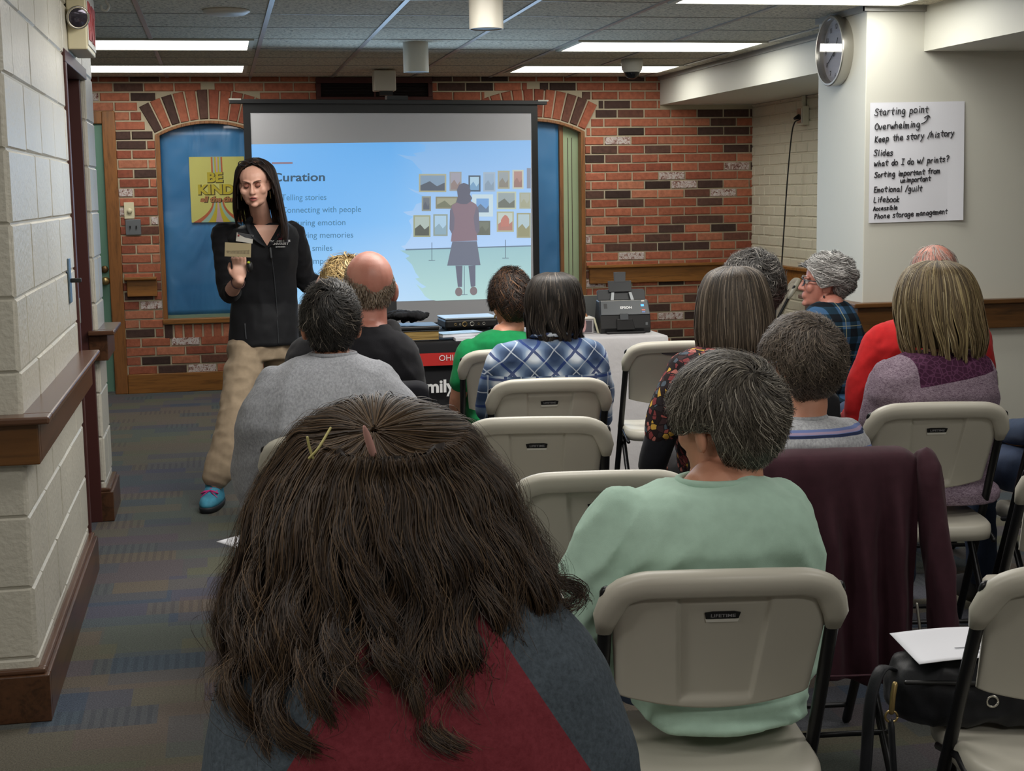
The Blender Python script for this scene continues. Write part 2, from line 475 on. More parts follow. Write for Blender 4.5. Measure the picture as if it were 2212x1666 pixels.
def blocked(x0, x1, z0, z1):
    """free x intervals of a course after the openings are taken out"""
    zc = (z0+z1)/2; cuts = [(-9, DOORX)] if zc < 2.175 else []
    for wn in (W1, W2):
        x0_, hw, r, zc_ = arc(wn)
        if WZ0-0.13 < zc < WZS: cuts.append((wn[0]-0.004, wn[1]+0.004))
        if zc >= WZS-0.02:
            ro = r+VO+0.006
            for q in (0.3, 0.7):
                zz = z0+(z1-z0)*q
                if zz < zc_+ro:
                    hx = math.sqrt(max(0, ro*ro-(zz-zc_)**2)); slope = hw/(WZS-zc_)
                    hx = min(hx, (zz-zc_)*slope+0.012)
                    if hx > 0.02: cuts.append((x0_-hx, x0_+hx))
    if VENT[2]-0.02 < zc: cuts.append((VENT[0], VENT[1]))
    if zc > SZ: cuts.append((SX, 9))
    res = [(x0, x1)]
    for a, b in cuts:
        nr = []
        for p, q in res:
            if b <= p or a >= q: nr.append((p, q)); continue
            if a > p: nr.append((p, a))
            if b < q: nr.append((b, q))
        res = nr
    return [(p, q) for p, q in res if q-p > 0.012]
z = z_off; row = 0
while z < ZC:
    sh = (row % 2)*PIT_B/2+rnd.uniform(-0.006, 0.006)
    x = xoff-PIT_B*8+sh
    while x < RX:
        z1 = min(z+CRS-0.0115, ZC)
        for p, q in blocked(x+0.0055, min(x+PIT_B-0.0055, RX), z, z1):
            if z1-z > 0.01: B.brick([(p, BW, z), (q, BW, z), (q, BW, z1), (p, BW, z1)], (0, -0.009, 0))
        x += PIT_B
    z += CRS; row += 1
for wn in (W1, W2):
    x0, hw, r, zc = arc(wn)
    a0 = math.atan2(hw, WZS-zc); n = 12
    for k in range(n):
        t0 = -a0+2*a0*k/n+0.0055; t1 = -a0+2*a0*(k+1)/n-0.0055
        pt = lambda t, rr: (x0+math.sin(t)*rr, BW, zc+math.cos(t)*rr)
        B.brick([pt(t0, r+0.012), pt(t1, r+0.012), pt(t1, r+VO), pt(t0, r+VO)], (0, -0.012, 0))
    k = 0; x = wn[0]
    while x < wn[1]-0.03:                                    # soldier course under the sill
        B.brick([(x+0.006, BW, WZ0-0.125), (x+0.066, BW, WZ0-0.125), (x+0.066, BW, WZ0-0.02), (x+0.006, BW, WZ0-0.02)], (0, -0.009, 0)); x += 0.0745
wb = link('wall_back', mesh('wall_back', B.V, B.F, [M['brick'], M['whitewash']], False, B.I, np.array(B.C)))
struct(wb)
mb = MB()
t = 0.2
def slab(x0, x1, z0, z1): mb.box((x0, BW, z0), (x1, BW+t, z1))
slab(-1.9, DOORX-0.001, 2.12, ZC); slab(DOORX, W1[0], 0, ZC); slab(W1[1], W2[0], 0, ZC); slab(W2[1], RX+0.2, 0, ZC); slab(-1.9, -1.62, 0, 2.12)
for wn in (W1, W2):
    slab(wn[0], wn[1], 0, WZ0); x0, hw, r, zc = arc(wn)
    P = [(x0+hw, BW, WZS), (x0+hw, BW, ZC), (x0-hw, BW, ZC), (x0-hw, BW, WZS)]
    a0 = math.atan2(hw, WZS-zc)
    P += [(x0+math.sin(q)*r, BW, zc+math.cos(q)*r) for q in np.linspace(-a0, a0, 17)[1:-1]]
    mb.prism(P[::-1], (0, t, 0))
o = mb.build('mortar_bed', M['mortar'], wb)
# backs of the windows: the lit room beyond, papered over
def window(no, wn, paper, mull):
    x0, hw, r, zc = arc(wn); a0 = math.atan2(hw, WZS-zc)
    root = MB()
    A = lambda rr, y: [(x0+math.sin(q)*rr, y, zc+math.cos(q)*rr) for q in np.linspace(-a0, a0, 25)]
    fr = 0.034
    for s in (-1, 1):
        xa = x0+s*hw; root.box((min(xa, xa-s*fr), BW-0.012, WZ0), (max(xa, xa-s*fr), BW+0.09, WZS-0.004))
    hi, lo = A(r, BW-0.010), A(r-0.022, BW-0.010)
    for k in range(24):
        q = [hi[k], hi[k+1], lo[k+1], lo[k]]; root.prism(q, (0, 0.1, 0))
    o = struct(root.build('window_%d' % no, M['oakv'], bevel=0.003))
    MB().box((wn[0]-0.005, BW-0.03, WZ0-0.012), (wn[1]+0.005, BW+0.09, WZ0+0.026)).build('sill', M['oak'], o, bevel=0.004)
    pane = [(x0-hw+fr, BW+0.05, WZ0+0.02), (x0+hw-fr, BW+0.05, WZ0+0.02)]+[(p[0], BW+0.05, p[2]) for p in A(r-0.02, 0)[::-1] if abs(p[0]-x0) < hw-fr]
    MB().poly(pane).build('glass', M['glass'], o)
    MB().box((wn[0]+fr, BW+0.055, WZ0+0.02), (wn[1]-fr, BW+0.15, WZ0+0.05)).build('inner_ledge', M['sage'], o)
    return o
M['sage'] = mat('sage_paint', '76907e', 0.6)
M['pale'] = mat('pale_green_paint', 'a9bb93', 0.6, var=(1.5, 0.1))
def bluepaper():
    g = G('blue_paper'); v = g.coord()
    n = g.noise(g.mapping(v, (1.4, 1, 0.5)), 2.2, 3, 0.5, 0.8)[0]
    g.bump(n, 0.7, 0.06)
    return g.out(g.ramp(n, [(0.3, lin('2b6ea3')), (0.7, lin('3a82b8'))]), 0.42, Specular_IOR_Level=0.6)
M['bluepaper'] = bluepaper()
window(1, W1, None, None); window(2, W2, None, None)
def paper_sheet(x0, x1, z0, z1, y, label):
    n, m = 24, 40; V = []; Fc = []
    for i in range(m+1):
        for j in range(n+1):
            x = x0+(x1-x0)*j/n; zz = z0+(z1-z0)*i/m
            V.append((x, y+0.010*mnoise.noise(Vector((x*4, zz*3, y)))+0.006*mnoise.noise(Vector((x*9, zz*11, 3))), zz))
    for i in range(m):
        for j in range(n):
            k = i*(n+1)+j; Fc.append((k, k+1, k+n+2, k+n+1))
    o = link('window_paper', mesh('window_paper', V, Fc, M['bluepaper']))
    s = o.modifiers.new('s', 'SOLIDIFY'); s.thickness = 0.002
    return tag(o, label, 'paper', 'blue papers over the windows')
paper_sheet(W1[0]+0.02, W1[1]-0.02, WZ0+0.052, 2.075, BW+0.085, 'wide blue paper covering the arched window behind the presenter')
paper_sheet(W2[0]+0.03, 2.735, WZ0+0.052, 2.075, BW+0.085, 'blue paper strip in the arched window right of the screen')
# jamb and pale panel seen through the second window
wr = bpy.data.objects['window_2']
MB().box((2.745, BW+0.08, WZ0+0.05), (2.775, BW+0.16, 2.06)).build('mullion', M['oakv'], wr)
mb = MB().box((2.775, BW+0.10, WZ0+0.05), (2.92, BW+0.13, 2.04)); mb.build('pale_panel', M['pale'], wr)
mb = MB()
for xx in (2.815, 2.848): mb.box((xx, BW+0.094, WZ0+0.05), (xx+0.004, BW+0.1, 1.94))
mb.build('panel_groove', M['doorframe'], wr)
# posters on the papers
def poster(x0, z0, x1, z1, y, label):
    t = thing('poster', label, 'poster', ((x0+x1)/2, y, z0), 0, 'yellow posters in the windows')
    w, h = x1-x0, z1-z0
    L = lambda u, v, d=0.0: ((u-0.5)*w, -0.0015-d, v*h)
    MB().box((-w/2, -0.0015, 0), (w/2, 0, h)).build('sheet', mat('poster_yellow', 'c3bf6b', 0.7), t)
    cols = ['b05a34', '8fb0a0', 'b9a92e', 'b59aa3', 'b9a92e', '8fb0a0', 'b05a34']
    mb = MB(); mt = MB(); n = 7; e0 = np.linspace(0.395, 0.60, n+1); e1 = np.linspace(0.03, 0.99, n+1)
    for k in range(n):
        mt.poly([L(e0[k], 0.74, 0.0006), L(e0[k+1], 0.74, 0.0006), L(e0[k+1], 0.995, 0.0006), L(e0[k], 0.995, 0.0006)], k)
        prev = None
        for q in np.linspace(0, 1, 12):
            s = q**0.45; v = 0.34*(q); s2 = (1-q)**2.2
            a = e0[k]+(e1[k]-e0[k])*s2; b = e0[k+1]+(e1[k+1]-e0[k+1])*s2
            if prev is not None: mb.poly([L(prev[0], prev[2], 0.0006), L(prev[1], prev[2], 0.0006), L(b, v, 0.0006), L(a, v, 0.0006)], k)
            prev = (a, b, v)
    sm_ = [mat('poster_stripe', c, 0.7) for c in cols]; mb.build('stripes', sm_, t); mt.build('stripes', sm_, t)
    ol = mat('poster_gold', 'b5a52a', 0.7); dk = mat('poster_outline', '4d431b', 0.7); br = mat('poster_script', 'a5683f', 0.7)
    for body, u, v, sz, bold, mm in (('BE', 0.45, 0.62, 0.20*h, 0.012, ol), ('KIND', 0.46, 0.435, 0.20*h, 0.012, ol), ('all the time', 0.52, 0.315, 0.115*h, 0.006, br)):
        for q, (d, m_, bo) in enumerate(((0.001, dk, bold+0.004), (0.0016, mm, bold*0.7))):
            dx = 0.004 if q == 0 else 0
            text('lettering', body, sz, m_, t, basis(L(u+dx/w, v-dx/h, d), (1, 0, 0), (0, 0, 1)), bo*0.5, 'CENTER', xs=1.12, shear=0.2 if 'all' in body else 0.0)
    return t
p0, p1 = onY(414, 481, BW+0.06), onY(525, 338, BW+0.06)
poster(p0[0], p0[2], p0[0]+0.42, p1[2], BW+0.068, 'yellow BE KIND poster with striped rainbow beside the presenter')
p0, p1 = onY(1162, 450, BW+0.06), onY(1162, 316, BW+0.06)
poster(p0[0]-0.42, p0[2], p0[0], p1[2], BW+0.068, 'yellow poster mostly hidden behind the right edge of the screen')

# ---- sage door at the left end of the brick wall
d = MB().box((-1.62, BW+0.005, 0.02), (-0.83, BW+0.045, 2.075)).build('door_1', M['green'], bevel=0.003); struct(d)
mb = MB(); mb.box((-0.832, BW-0.025, 0), (-0.735, BW+0.1, 2.165)); mb.box((-1.622, BW-0.024, 2.07), (-0.832, BW+0.1, 2.164)); mb.box((-1.72, BW-0.025, 0), (-1.622, BW+0.1, 2.165))
mb.build('casing', M['oakv'], d, bevel=0.006)
MB().box((-1.62, BW-0.03, 0.0), (-0.832, BW+0.06, 0.014)).build('threshold', M['steel'], d)
kx = onY(228, 607, BW)
rm = Matrix.Translation((kx[0], BW+0.006, kx[2])) @ Matrix.Rotation(math.radians(90), 4, 'X')
MB().lathe([(0.032, 0), (0.032, 0.006), (0.012, 0.01), (0.012, 0.03), (0.026, 0.04), (0.031, 0.055), (0.026, 0.07), (0.01, 0.077)], 20, 0, rm).build('door_knob', M['brass'], d, True)
kx = onY(226, 582, BW); rm = Matrix.Translation((kx[0], BW+0.006, kx[2])) @ Matrix.Rotation(math.radians(90), 4, 'X')
MB().lathe([(0.028, 0), (0.028, 0.012), (0.02, 0.02), (0.006, 0.022)], 20, 0, rm).build('deadbolt', mat('worn_bronze', '6f5638', 0.4, 0.8), d, True)

# ---- wood rail and base on the brick wall
def rail(name, x0, x1, y, zt=0.905, zb=0.755, m='oak', ledge='oak', dep=0.055):
    o = MB().box((x0+0.02, y-dep*0.72, zb), (x1, y, zt-0.022)).build(name, M[m], bevel=0.004); struct(o)
    MB().box((x0, y-dep-0.02, zt-0.022), (x1, y, zt)).build('ledge', M[ledge], o, bevel=0.005)
    return o
rail('trim_2', -0.725, W1[0]-0.035, BW); rail('trim_3', W2[1]+0.005, RX-0.075, BW)
struct(MB().box((-0.733, BW-0.022, 0), (RX, BW, 0.15)).build('baseboard_back', M['oak'], bevel=0.004))
# ---- maroon vent grille over the screen
v = MB(); x0, x1, z0, z1 = VENT
v.box((x0, BW-0.03, z0), (x1, BW+0.01, z0+0.03)); v.box((x0, BW-0.03, z1-0.045), (x1, BW+0.01, z1)); v.box((x0, BW-0.03, z0+0.03), (x0+0.035, BW+0.01, z1-0.045)); v.box((x1-0.035, BW-0.03, z0+0.03), (x1, BW+0.01, z1-0.045)); v.box(((x0+x1)/2-0.008, BW-0.026, z0+0.03), ((x0+x1)/2+0.008, BW, z1-0.045))
vt = v.build('wall_vent', M['vent'], bevel=0.003); tag(vt, 'wide maroon vent grille in the brick above the projector screen', 'vent')
v = MB()
for k in range(9):
    zz = z0+0.036+k*0.0115; v.add(*[np.array([(x0+0.035, BW-0.02, zz), (x1-0.035, BW-0.02, zz), (x1-0.035, BW-0.008, zz+0.007), (x0+0.035, BW-0.008, zz+0.007)]), [(0, 1, 2, 3)]])
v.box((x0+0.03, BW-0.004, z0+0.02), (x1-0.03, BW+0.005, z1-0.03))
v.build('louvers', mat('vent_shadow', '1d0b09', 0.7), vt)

# ---- soffit, alcove, pillar and the near wall on the right
struct(MB().box((SX, -2.6, SZ), (6.4, BW, ZC+0.02)).build('wall_soffit', M['plaster']))
struct(MB().box((PX, PY0, 0), (6.4, PY1, ZC+0.02)).build('wall_pillar', M['plaster'], bevel=0.004))
B2 = BR(); wz = 0.0
while wz < SZ:
    yy = PY1-0.3+(int(round(wz/0.0805)) % 2)*0.11
    while yy < BW:
        a, b = max(yy+0.003, PY1), min(yy+0.217, BW)
        if b-a > 0.02:
            B2.brick([(RX, b, wz+0.003), (RX, a, wz+0.003), (RX, a, min(wz+0.076, SZ)), (RX, b, min(wz+0.076, SZ))], (-0.007, 0, 0), 0.006)
        yy += 0.222
    wz += 0.0805
B2.I = [0]*len(B2.I)
wr_ = struct(link('wall_right', mesh('wall_right', B2.V, B2.F, M['white_brick'], False)))
MB().box((RX, PY1, 0), (RX+0.2, BW+0.2, ZC)).build('mortar_bed', M['white_brick'], wr_)
o = MB().box((RX-0.045, PY1, 0.755), (RX, BW, 0.883)).build('trim_4', M['oakv' if 0 else 'oak'], bevel=0.004); struct(o)
MB().box((RX-0.075, PY1, 0.883), (RX, BW, 0.905)).build('ledge', M['oak'], o, bevel=0.004)
# rail round the pillar
o = MB().box((PX-0.045, PY0-0.045, 0.765), (6.3, PY0, 0.895)).box((PX-0.045, PY0, 0.765), (PX, PY1+0.045, 0.895)).build('trim_5', M['oakdarkx'], bevel=0.004); struct(o)
MB().box((PX-0.075, PY0-0.075, 0.895), (6.3, PY0, 0.918)).box((PX-0.075, PY0, 0.895), (PX, PY1+0.075, 0.918)).build('ledge', M['oakdarkx'], o, bevel=0.005)
struct(MB().box((PX-0.025, PY0-0.025, 0), (6.3, PY0, 0.155)).box((PX-0.025, PY0, 0), (PX, PY1+0.02, 0.155)).build('baseboard_right', M['oakdarkx'], bevel=0.004))
struct(MB().box((6.3, -2.6, 0), (6.4, PY0, ZC)).build('wall_far_right', M['plaster']))
struct(MB().box((-3.6, -2.7, 0), (6.4, -2.6, ZC)).build('wall_rear', M['plaster']))
struct(MB().box((-3.6, -2.6, 0), (-3.5, 4.37, ZC)).build('wall_far_left', M['plaster']))

# ---- painted block wall on the left, with the maroon door frame set into it
def blocks(faces):
    """faces: (fixed axis, plane, u0, u1, z0, z1, outward)"""
    bb = BR()
    for ax, pl, u0, u1, z0, z1, s in faces:
        H, Wd = 0.2105, 0.421; z = -0.025; r = 0
        while z < z1:
            u = u0-Wd+(0.5*Wd if r % 2 else 0.0)
            while u < u1:
                a, b = max(u+0.002, u0), min(u+Wd-0.002, u1); c, e = max(z+0.0025, z0), min(z+H-0.0025, z1)
                if b-a > 0.01 and e-c > 0.01:
                    if ax == 'x': P = [(pl, b, c), (pl, a, c), (pl, a, e), (pl, b, e)] if s < 0 else [(pl, a, c), (pl, b, c), (pl, b, e), (pl, a, e)]; dv = (0.006*s, 0, 0)
                    else: P = [(a, pl, c), (b, pl, c), (b, pl, e), (a, pl, e)]; dv = (0, 0.006*s, 0)
                    bb.brick(P, dv, 0.006)
                u += Wd
            z += H; r += 1
    return bb
LY0, LY1, DY1, LE = 4.37, 6.12, 7.09, 7.50
bb = blocks([('y', LY0, -3.5, LX, 0, ZC, -1), ('x', LX, LY0, LY1, 0, ZC, 1), ('x', LX, LY1, DY1, 2.10, ZC, 1), ('x', LX, DY1, LE, 0, ZC, 1), ('y', DY1+0.002, -0.61, LX, 0, 2.1, -1)])
wl = struct(link('wall_left', mesh('wall_left', bb.V, bb.F, M['block'], False)))
e = 0.001
mb = MB(); mb.box((-3.5, LY0, 0), (LX, LY1, ZC)); mb.box((-3.5, LY1, 2.10), (LX, DY1, ZC)); mb.box((-3.5, DY1+0.002, 0), (LX, LE, ZC)); mb.build('joint_bed', M['groove'], wl)
mb = MB(); mb.box((-0.78, DY1-0.045, 0), (-0.590, DY1, 2.05)); mb.box((-0.78, LY1, 0), (LX+0.014, LY1+0.05, 2.05)); mb.box((-0.78, LY1, 2.05), (LX+0.014, DY1, 2.10)); mb.box((-0.72, DY1-0.06, 0), (-0.66, DY1-0.045, 2.06)); mb.box((-0.78, LY1+0.05, 0), (-0.74, DY1-0.045, 2.05))
df = struct(mb.build('door_2', M['doorframe'], bevel=0.003))
sp = onY(172, 672, LY1); MB().box((LX+0.013, LY1+0.008, sp[2]-0.05), (LX+0.017, LY1+0.035, sp[2]+0.05)).build('strike_plate', M['steel'], df)
def lrail(name, segs):
    b = MB(); l = MB()
    for (x0, y0, x1, y1) in segs:
        b.box((x0, y0, 0.765), (x1, y1, 0.885))
    o = struct(b.build(name, M['oakdark'], bevel=0.004)); return o
o = lrail('trim_6', [(-3.5, LY0-0.05, LX+0.05, LY0-0.004), (LX+0.004, LY0-0.004, LX+0.05, LY1+0.03)])
o.data.materials.append(M['oakdarkx'])
for p in o.data.polygons:
    if abs(p.normal[1]) > 0.7: p.material_index = 1
MB().box((-3.5, LY0-0.085, 0.885), (LX+0.085, LY0, 0.907)).box((LX, LY0, 0.885), (LX+0.085, LY1+0.03, 0.907)).build('ledge', M['rail_ledge'], o, bevel=0.006)
o = lrail('trim_7', [(-0.61, DY1-0.05, LX+0.05, DY1), (LX+0.004, DY1, LX+0.05, LE)])
MB().box((-0.61, DY1-0.08, 0.885), (LX+0.085, DY1, 0.907)).box((LX, DY1, 0.885), (LX+0.085, LE, 0.907)).build('ledge', M['rail_ledge'], o, bevel=0.006)
def lbase(name, segs):
    b = MB(); c = MB()
    for (x0, y0, x1, y1, cx, cy) in segs:
        b.box((x0, y0, 0), (x1, y1, 0.142)); c.box((x0, y0+cy, 0.142), (x1-cx, y1, 0.158))
    o = struct(b.build(name, M['oakdark'], bevel=0.004)); c.build('cap', M['rail_ledge'], o, bevel=0.005); return o
lbase('baseboard_left', [(-3.5, LY0-0.04, LX+0.04, LY0-0.004, 0.012, 0.012), (LX+0.004, LY0-0.004, LX+0.04, LY1+0.01, 0.012, 0.0)])
lbase('baseboard_pier', [(-0.60, DY1-0.04, LX+0.04, DY1, 0.012, 0.012), (LX+0.004, DY1, LX+0.04, LE, 0.012, 0.0)])
# ------------------------------------------------------------------ fixtures on ceiling and walls
TL = {(-0.97, 8.87): 'far left ceiling light panel over the left block wall', (-0.97, 10.57): 'left ceiling light panel nearest the brick wall',
      (2.19, 8.87): 'right ceiling light panel in front of the security camera', (2.19, 10.57): 'right ceiling light panel behind the security camera', (2.19, 6.43): 'ceiling light panel cut off by the top edge left of the clock'}
for (x, y), lab in TL.items():
    t = thing('ceiling_light', lab, 'light', (x+0.61, y+0.31, ZC), 0, 'fluorescent ceiling panels')
    w, h = 0.61, 0.31
    f = MB()
    for lo, hi in (((-w, -h, -0.012), (w, -h+0.03, 0)), ((-w, h-0.03, -0.012), (w, h, 0)), ((-w, -h+0.03, -0.012), (-w+0.03, h-0.03, 0)), ((w-0.03, -h+0.03, -0.012), (w, h-0.03, 0))): f.box(lo, hi)
    f.build('frame', M['trofferframe'], t)
    MB().box((-w+0.03, -h+0.03, -0.007), (w-0.03, h-0.03, -0.001)).build('diffuser', M['troffer'], t)
# cylinder cans under the ceiling
M['can'] = mat('can_paint', 'c7c2b4', 0.4)
for px0, px1, pyb, Yd, lab in ((1013, 1088, 63, 6.45, 'cylinder ceiling fixture nearest the camera, cut by the top edge'), (871, 927, 156, 9.05, 'cylinder ceiling fixture between the nearest one and the brick wall')):
    a, b = onY(px0, pyb, Yd), onY(px1, pyb, Yd); r = (b[0]-a[0])/2*0.97; cx = (a[0]+b[0])/2; zb = a[2]
    t = thing('ceiling_can', lab, 'light fixture', (cx, Yd, ZC), 0, 'cylinder fixtures')
    h = ZC-zb
    MB().lathe([(r-0.004, -h+0.03), (r-0.004, -h), (r, -h), (r, 0), (r*0.9, 0)], 40).build('housing', M['can'], t, True).modifiers.new('e', 'EDGE_SPLIT')
    MB().lathe([(r-0.005, -h+0.004), (0.001, -h+0.03)], 32).build('baffle', M['black'], t, True)
a, b = onY(807, 197, 11.0), onY(854, 197, 11.0); zt = onY(830, 153, 11.0)[2]
t = thing('wall_speaker', 'small white speaker box above the centre of the screen', 'speaker', ((a[0]+b[0])/2, 11.0, ZC))
w2 = (b[0]-a[0])/2
MB().box((-w2, -0.06, a[2]-ZC), (w2, 0.08, zt-ZC)).build('cabinet', M['can'], t, bevel=0.008)
MB().box((-0.02, 0.0, zt-ZC), (0.02, 0.03, 0)).build('bracket', M['can'], t)
MB().box((-0.035, -0.02, a[2]-ZC-0.03), (0.06, 0.05, a[2]-ZC)).build('swivel', M['black'], t)
# dome camera
p = onZ(1365, 128, ZC); t = thing('security_camera', 'white dome security camera hanging from the ceiling', 'camera', (p[0], p[1], ZC))
MB().lathe([(0.075, 0), (0.078, -0.03), (0.07, -0.075), (0.062, -0.08)], 32).build('housing', M['whitep'], t, True)
MB().lathe([(0.058, -0.078), (0.056, -0.095), (0.045, -0.118), (0.025, -0.132), (0.004, -0.137)], 28).build('dome', mat('smoked_dome', '15171a', 0.06), t, True)
MB().lathe([(0.063, -0.078), (0.063, -0.086), (0.057, -0.09)], 28).build('ring', M['whitep'], t, True)
p = onZ(489, 22, ZC); t = MB().lathe([(0.115, 0), (0.115, -0.008), (0.09, -0.022), (0.02, -0.026)], 36).build('smoke_detector', M['whitep'], None, True); t.location = (p[0], p[1], ZC); tag(t, 'flat white disc on the ceiling left of the screen', 'detector')
p = onZ(228, -14, ZC); P = [(0, 0, 0), (0, 0, -0.035), (0.012, 0, -0.055), (0.0, 0, -0.075), (-0.018, 0, -0.07), (-0.022, 0, -0.055)]
t = link('ceiling_hook', mesh('h', *tube(spline(P, 24), 0.006, 8), M['whitep'])); t.location = (p[0], p[1], ZC); tag(t, 'small white hook hanging from the ceiling by the exit sign', 'hook')
# exit sign with two lamp heads
t = thing('exit_sign', 'cream exit sign with two lamp heads on the block wall', 'sign', (LX+0.008, 6.52, 2.115))
MB().box((0, -0.20, 0), (0.078, 0.20, 0.26)).build('housing', M['cream'], t, bevel=0.006)
MB().box((0.078, -0.19, 0.02), (0.082, 0.19, 0.24)).build('face_plate', M['whitep'], t, bevel=0.002)
text('lettering', 'EXIT', 0.19, M['redp'], t, basis((0.0835, -0.165, 0.055), (0, 1, 0), (0, 0, 1)), 0.012, 'LEFT', 0.0015, xs=0.86)
for yy, ang in ((-0.225, -1), (0.225, 1)):
    c = Vector((0.045, yy, 0.125)); ax = Vector((0.35, -1.0, -0.25)) if ang < 0 else Vector((1, 0.1, -0.5))
    q = ax.to_track_quat('Z', 'X').to_matrix().to_4x4(); q = Matrix.Translation(c) @ q
    h = MB().lathe([(0.012, -0.035), (0.035, -0.02), (0.045, 0.0), (0.045, 0.012), (0.04, 0.014)], 24, 0, q).build('lamp_head', M['cream'], t, True)
    MB().lathe([(0.041, 0.0125), (0.036, 0.0155), (0.002, 0.02)], 24, 0, q).build('lens', M['lens'], h, True)
    MB().lathe([(0.0455, 0.006), (0.047, 0.012), (0.041, 0.0155), (0.040, 0.012)], 24, 0, q).build('rim', M['steel'], h, True)
# switches by the sage door
def plate(name, px, py, w, h, m, label, Y=BW):
    p = onY(px, py, Y-0.012); t = thing(name, label, 'switch', (p[0], Y-0.0115, p[2]))
    MB().box((-w/2, -0.008, -h/2), (w/2, 0, h/2)).build('cover_plate', m, t, bevel=0.003); return t
t = plate('dimmer_switch', 279, 455, 0.075, 0.125, M['cream'], 'cream dimmer knob plate above the grey switch plate')
rm = Matrix.Translation((0.003, -0.008, -0.003)) @ Matrix.Rotation(math.radians(90), 4, 'X'); MB().lathe([(0.02, 0), (0.019, 0.014), (0.004, 0.016)], 24, 0, rm).build('knob', M['cream'], t, True)
t = plate('light_switch', 288, 491, 0.115, 0.118, M['greyp'], 'grey double toggle plate under the cream dimmer')
for dx in (-0.023, 0.023):
    MB().box((dx-0.005, -0.02, -0.008), (dx+0.005, -0.008, 0.012)).build('toggle', M['black'], t)
t = thing('wall_switch', 'narrow steel switch plate with black lever on the block wall', 'switch', (LX+0.0075, 5.86, 1.205))
MB().box((0, -0.035, -0.085), (0.006, 0.035, 0.085)).build('cover_plate', mat('blue_steel', '6f8699', 0.3, 0.7), t, bevel=0.002)
MB().box((0.006, -0.012, -0.008), (0.045, 0.012, 0.008)).build('lever', M['black'], t, bevel=0.003)
# outlet with cord in the alcove
p = onX(1738, 250, RX-0.02); t = thing('wall_outlet', 'white surface outlet box high in the brick alcove', 'outlet', (RX-0.008, p[1], p[2]))
MB().box((-0.05, -0.06, -0.07), (0, 0.06, 0.07)).build('box', M['white_brick'], t, bevel=0.004)
MB().box((-0.056, -0.045, -0.055), (-0.05, 0.045, 0.055)).build('cover_plate', M['steel'], t, bevel=0.002)
MB().tube([(-0.02, 0, 0.07), (-0.02, -0.0, SZ-p[2])], 0.018).build('conduit', M['white_brick'], t, True)
oz = p[2]; oy = p[1]
pts = [onX(1727, 258, RX-0.10), onX(1716, 266, RX-0.12), onX(1709, 300, RX-0.12), onX(1700, 400, RX-0.12), onX(1692, 520, RX-0.12), onX(1687, 600, RX-0.12), onX(1684, 680, RX-0.14)]
pts = [(RX-0.06, oy+0.01, oz-0.01)]+[tuple(q) for q in pts]+[(RX-0.15, pts[-1][1]+0.1, 0.012)]
c = thing('power_cord', 'black power cord dropping from the outlet in the alcove', 'cord', (RX-0.008, oy, oz))
sh = np.array([RX-0.008, oy, oz])
link('cable', mesh('c', *tube(spline(np.array(pts)-sh, 60), 0.0055, 8), M['black']), c)
link('plug', mesh('p', *tube(np.array([(RX-0.064, oy+0.005, oz-0.005), (RX-0.10, oy-0.01, oz-0.02)])-sh, [0.018, 0.012], 10), M['black']), c)
# wall clock on the pillar
CY, CZ, CR = 7.44, 2.225, 0.183
t = thing('wall_clock', 'round steel wall clock on the side of the pillar', 'clock', (PX-0.001, CY, CZ))
q = Matrix.Rotation(math.radians(-90), 4, 'Y')
MB().lathe([(CR-0.004, 0), (CR, 0.01), (CR, 0.055), (CR-0.004, 0.06), (CR-0.014, 0.06), (CR-0.018, 0.03), (CR-0.018, 0.012)], 64, 0, q).build('rim', M['steel'], t, True).modifiers.new('e', 'EDGE_SPLIT')
MB().lathe([(CR-0.016, 0.02), (0.001, 0.0205)], 64, 0, q).build('dial', mat('clock_dial', 'a3a2ab', 0.5), t)
for k in range(12):
    a = 2*math.pi*k/12; hh = 12 if k == 0 else k; r = 0.128
    o = Vector((-0.022, 0, 0))
    pos = (-0.0215, -math.sin(a)*r, math.cos(a)*r-0.013)
    text('numeral', str(hh), 0.036, M['ink'], t, basis(pos, (0, -1, 0), (0, 0, 1)), 0.0008, 'CENTER')
def hand(ang, L, w):
    d = np.array([0, -math.sin(ang), math.cos(ang)]); n = np.array([0, math.cos(ang), math.sin(ang)]); o = np.array([-0.026, 0, 0])
    MB().prism([o-d*0.03-n*w, o+d*L-n*w*0.4, o+d*L+n*w*0.4, o-d*0.03+n*w], (-0.002, 0, 0)).build('hand', M['ink'], t)
hand(math.radians(30), 0.075, 0.005); hand(math.radians(236), 0.125, 0.0035)
MB().poly([tuple(q @ Vector(((CR-0.016)*math.cos(a), (CR-0.016)*math.sin(a), 0.05))) for a in np.linspace(0, 2*math.pi, 49)[:-1]]).build('crystal', M['glass'], t)

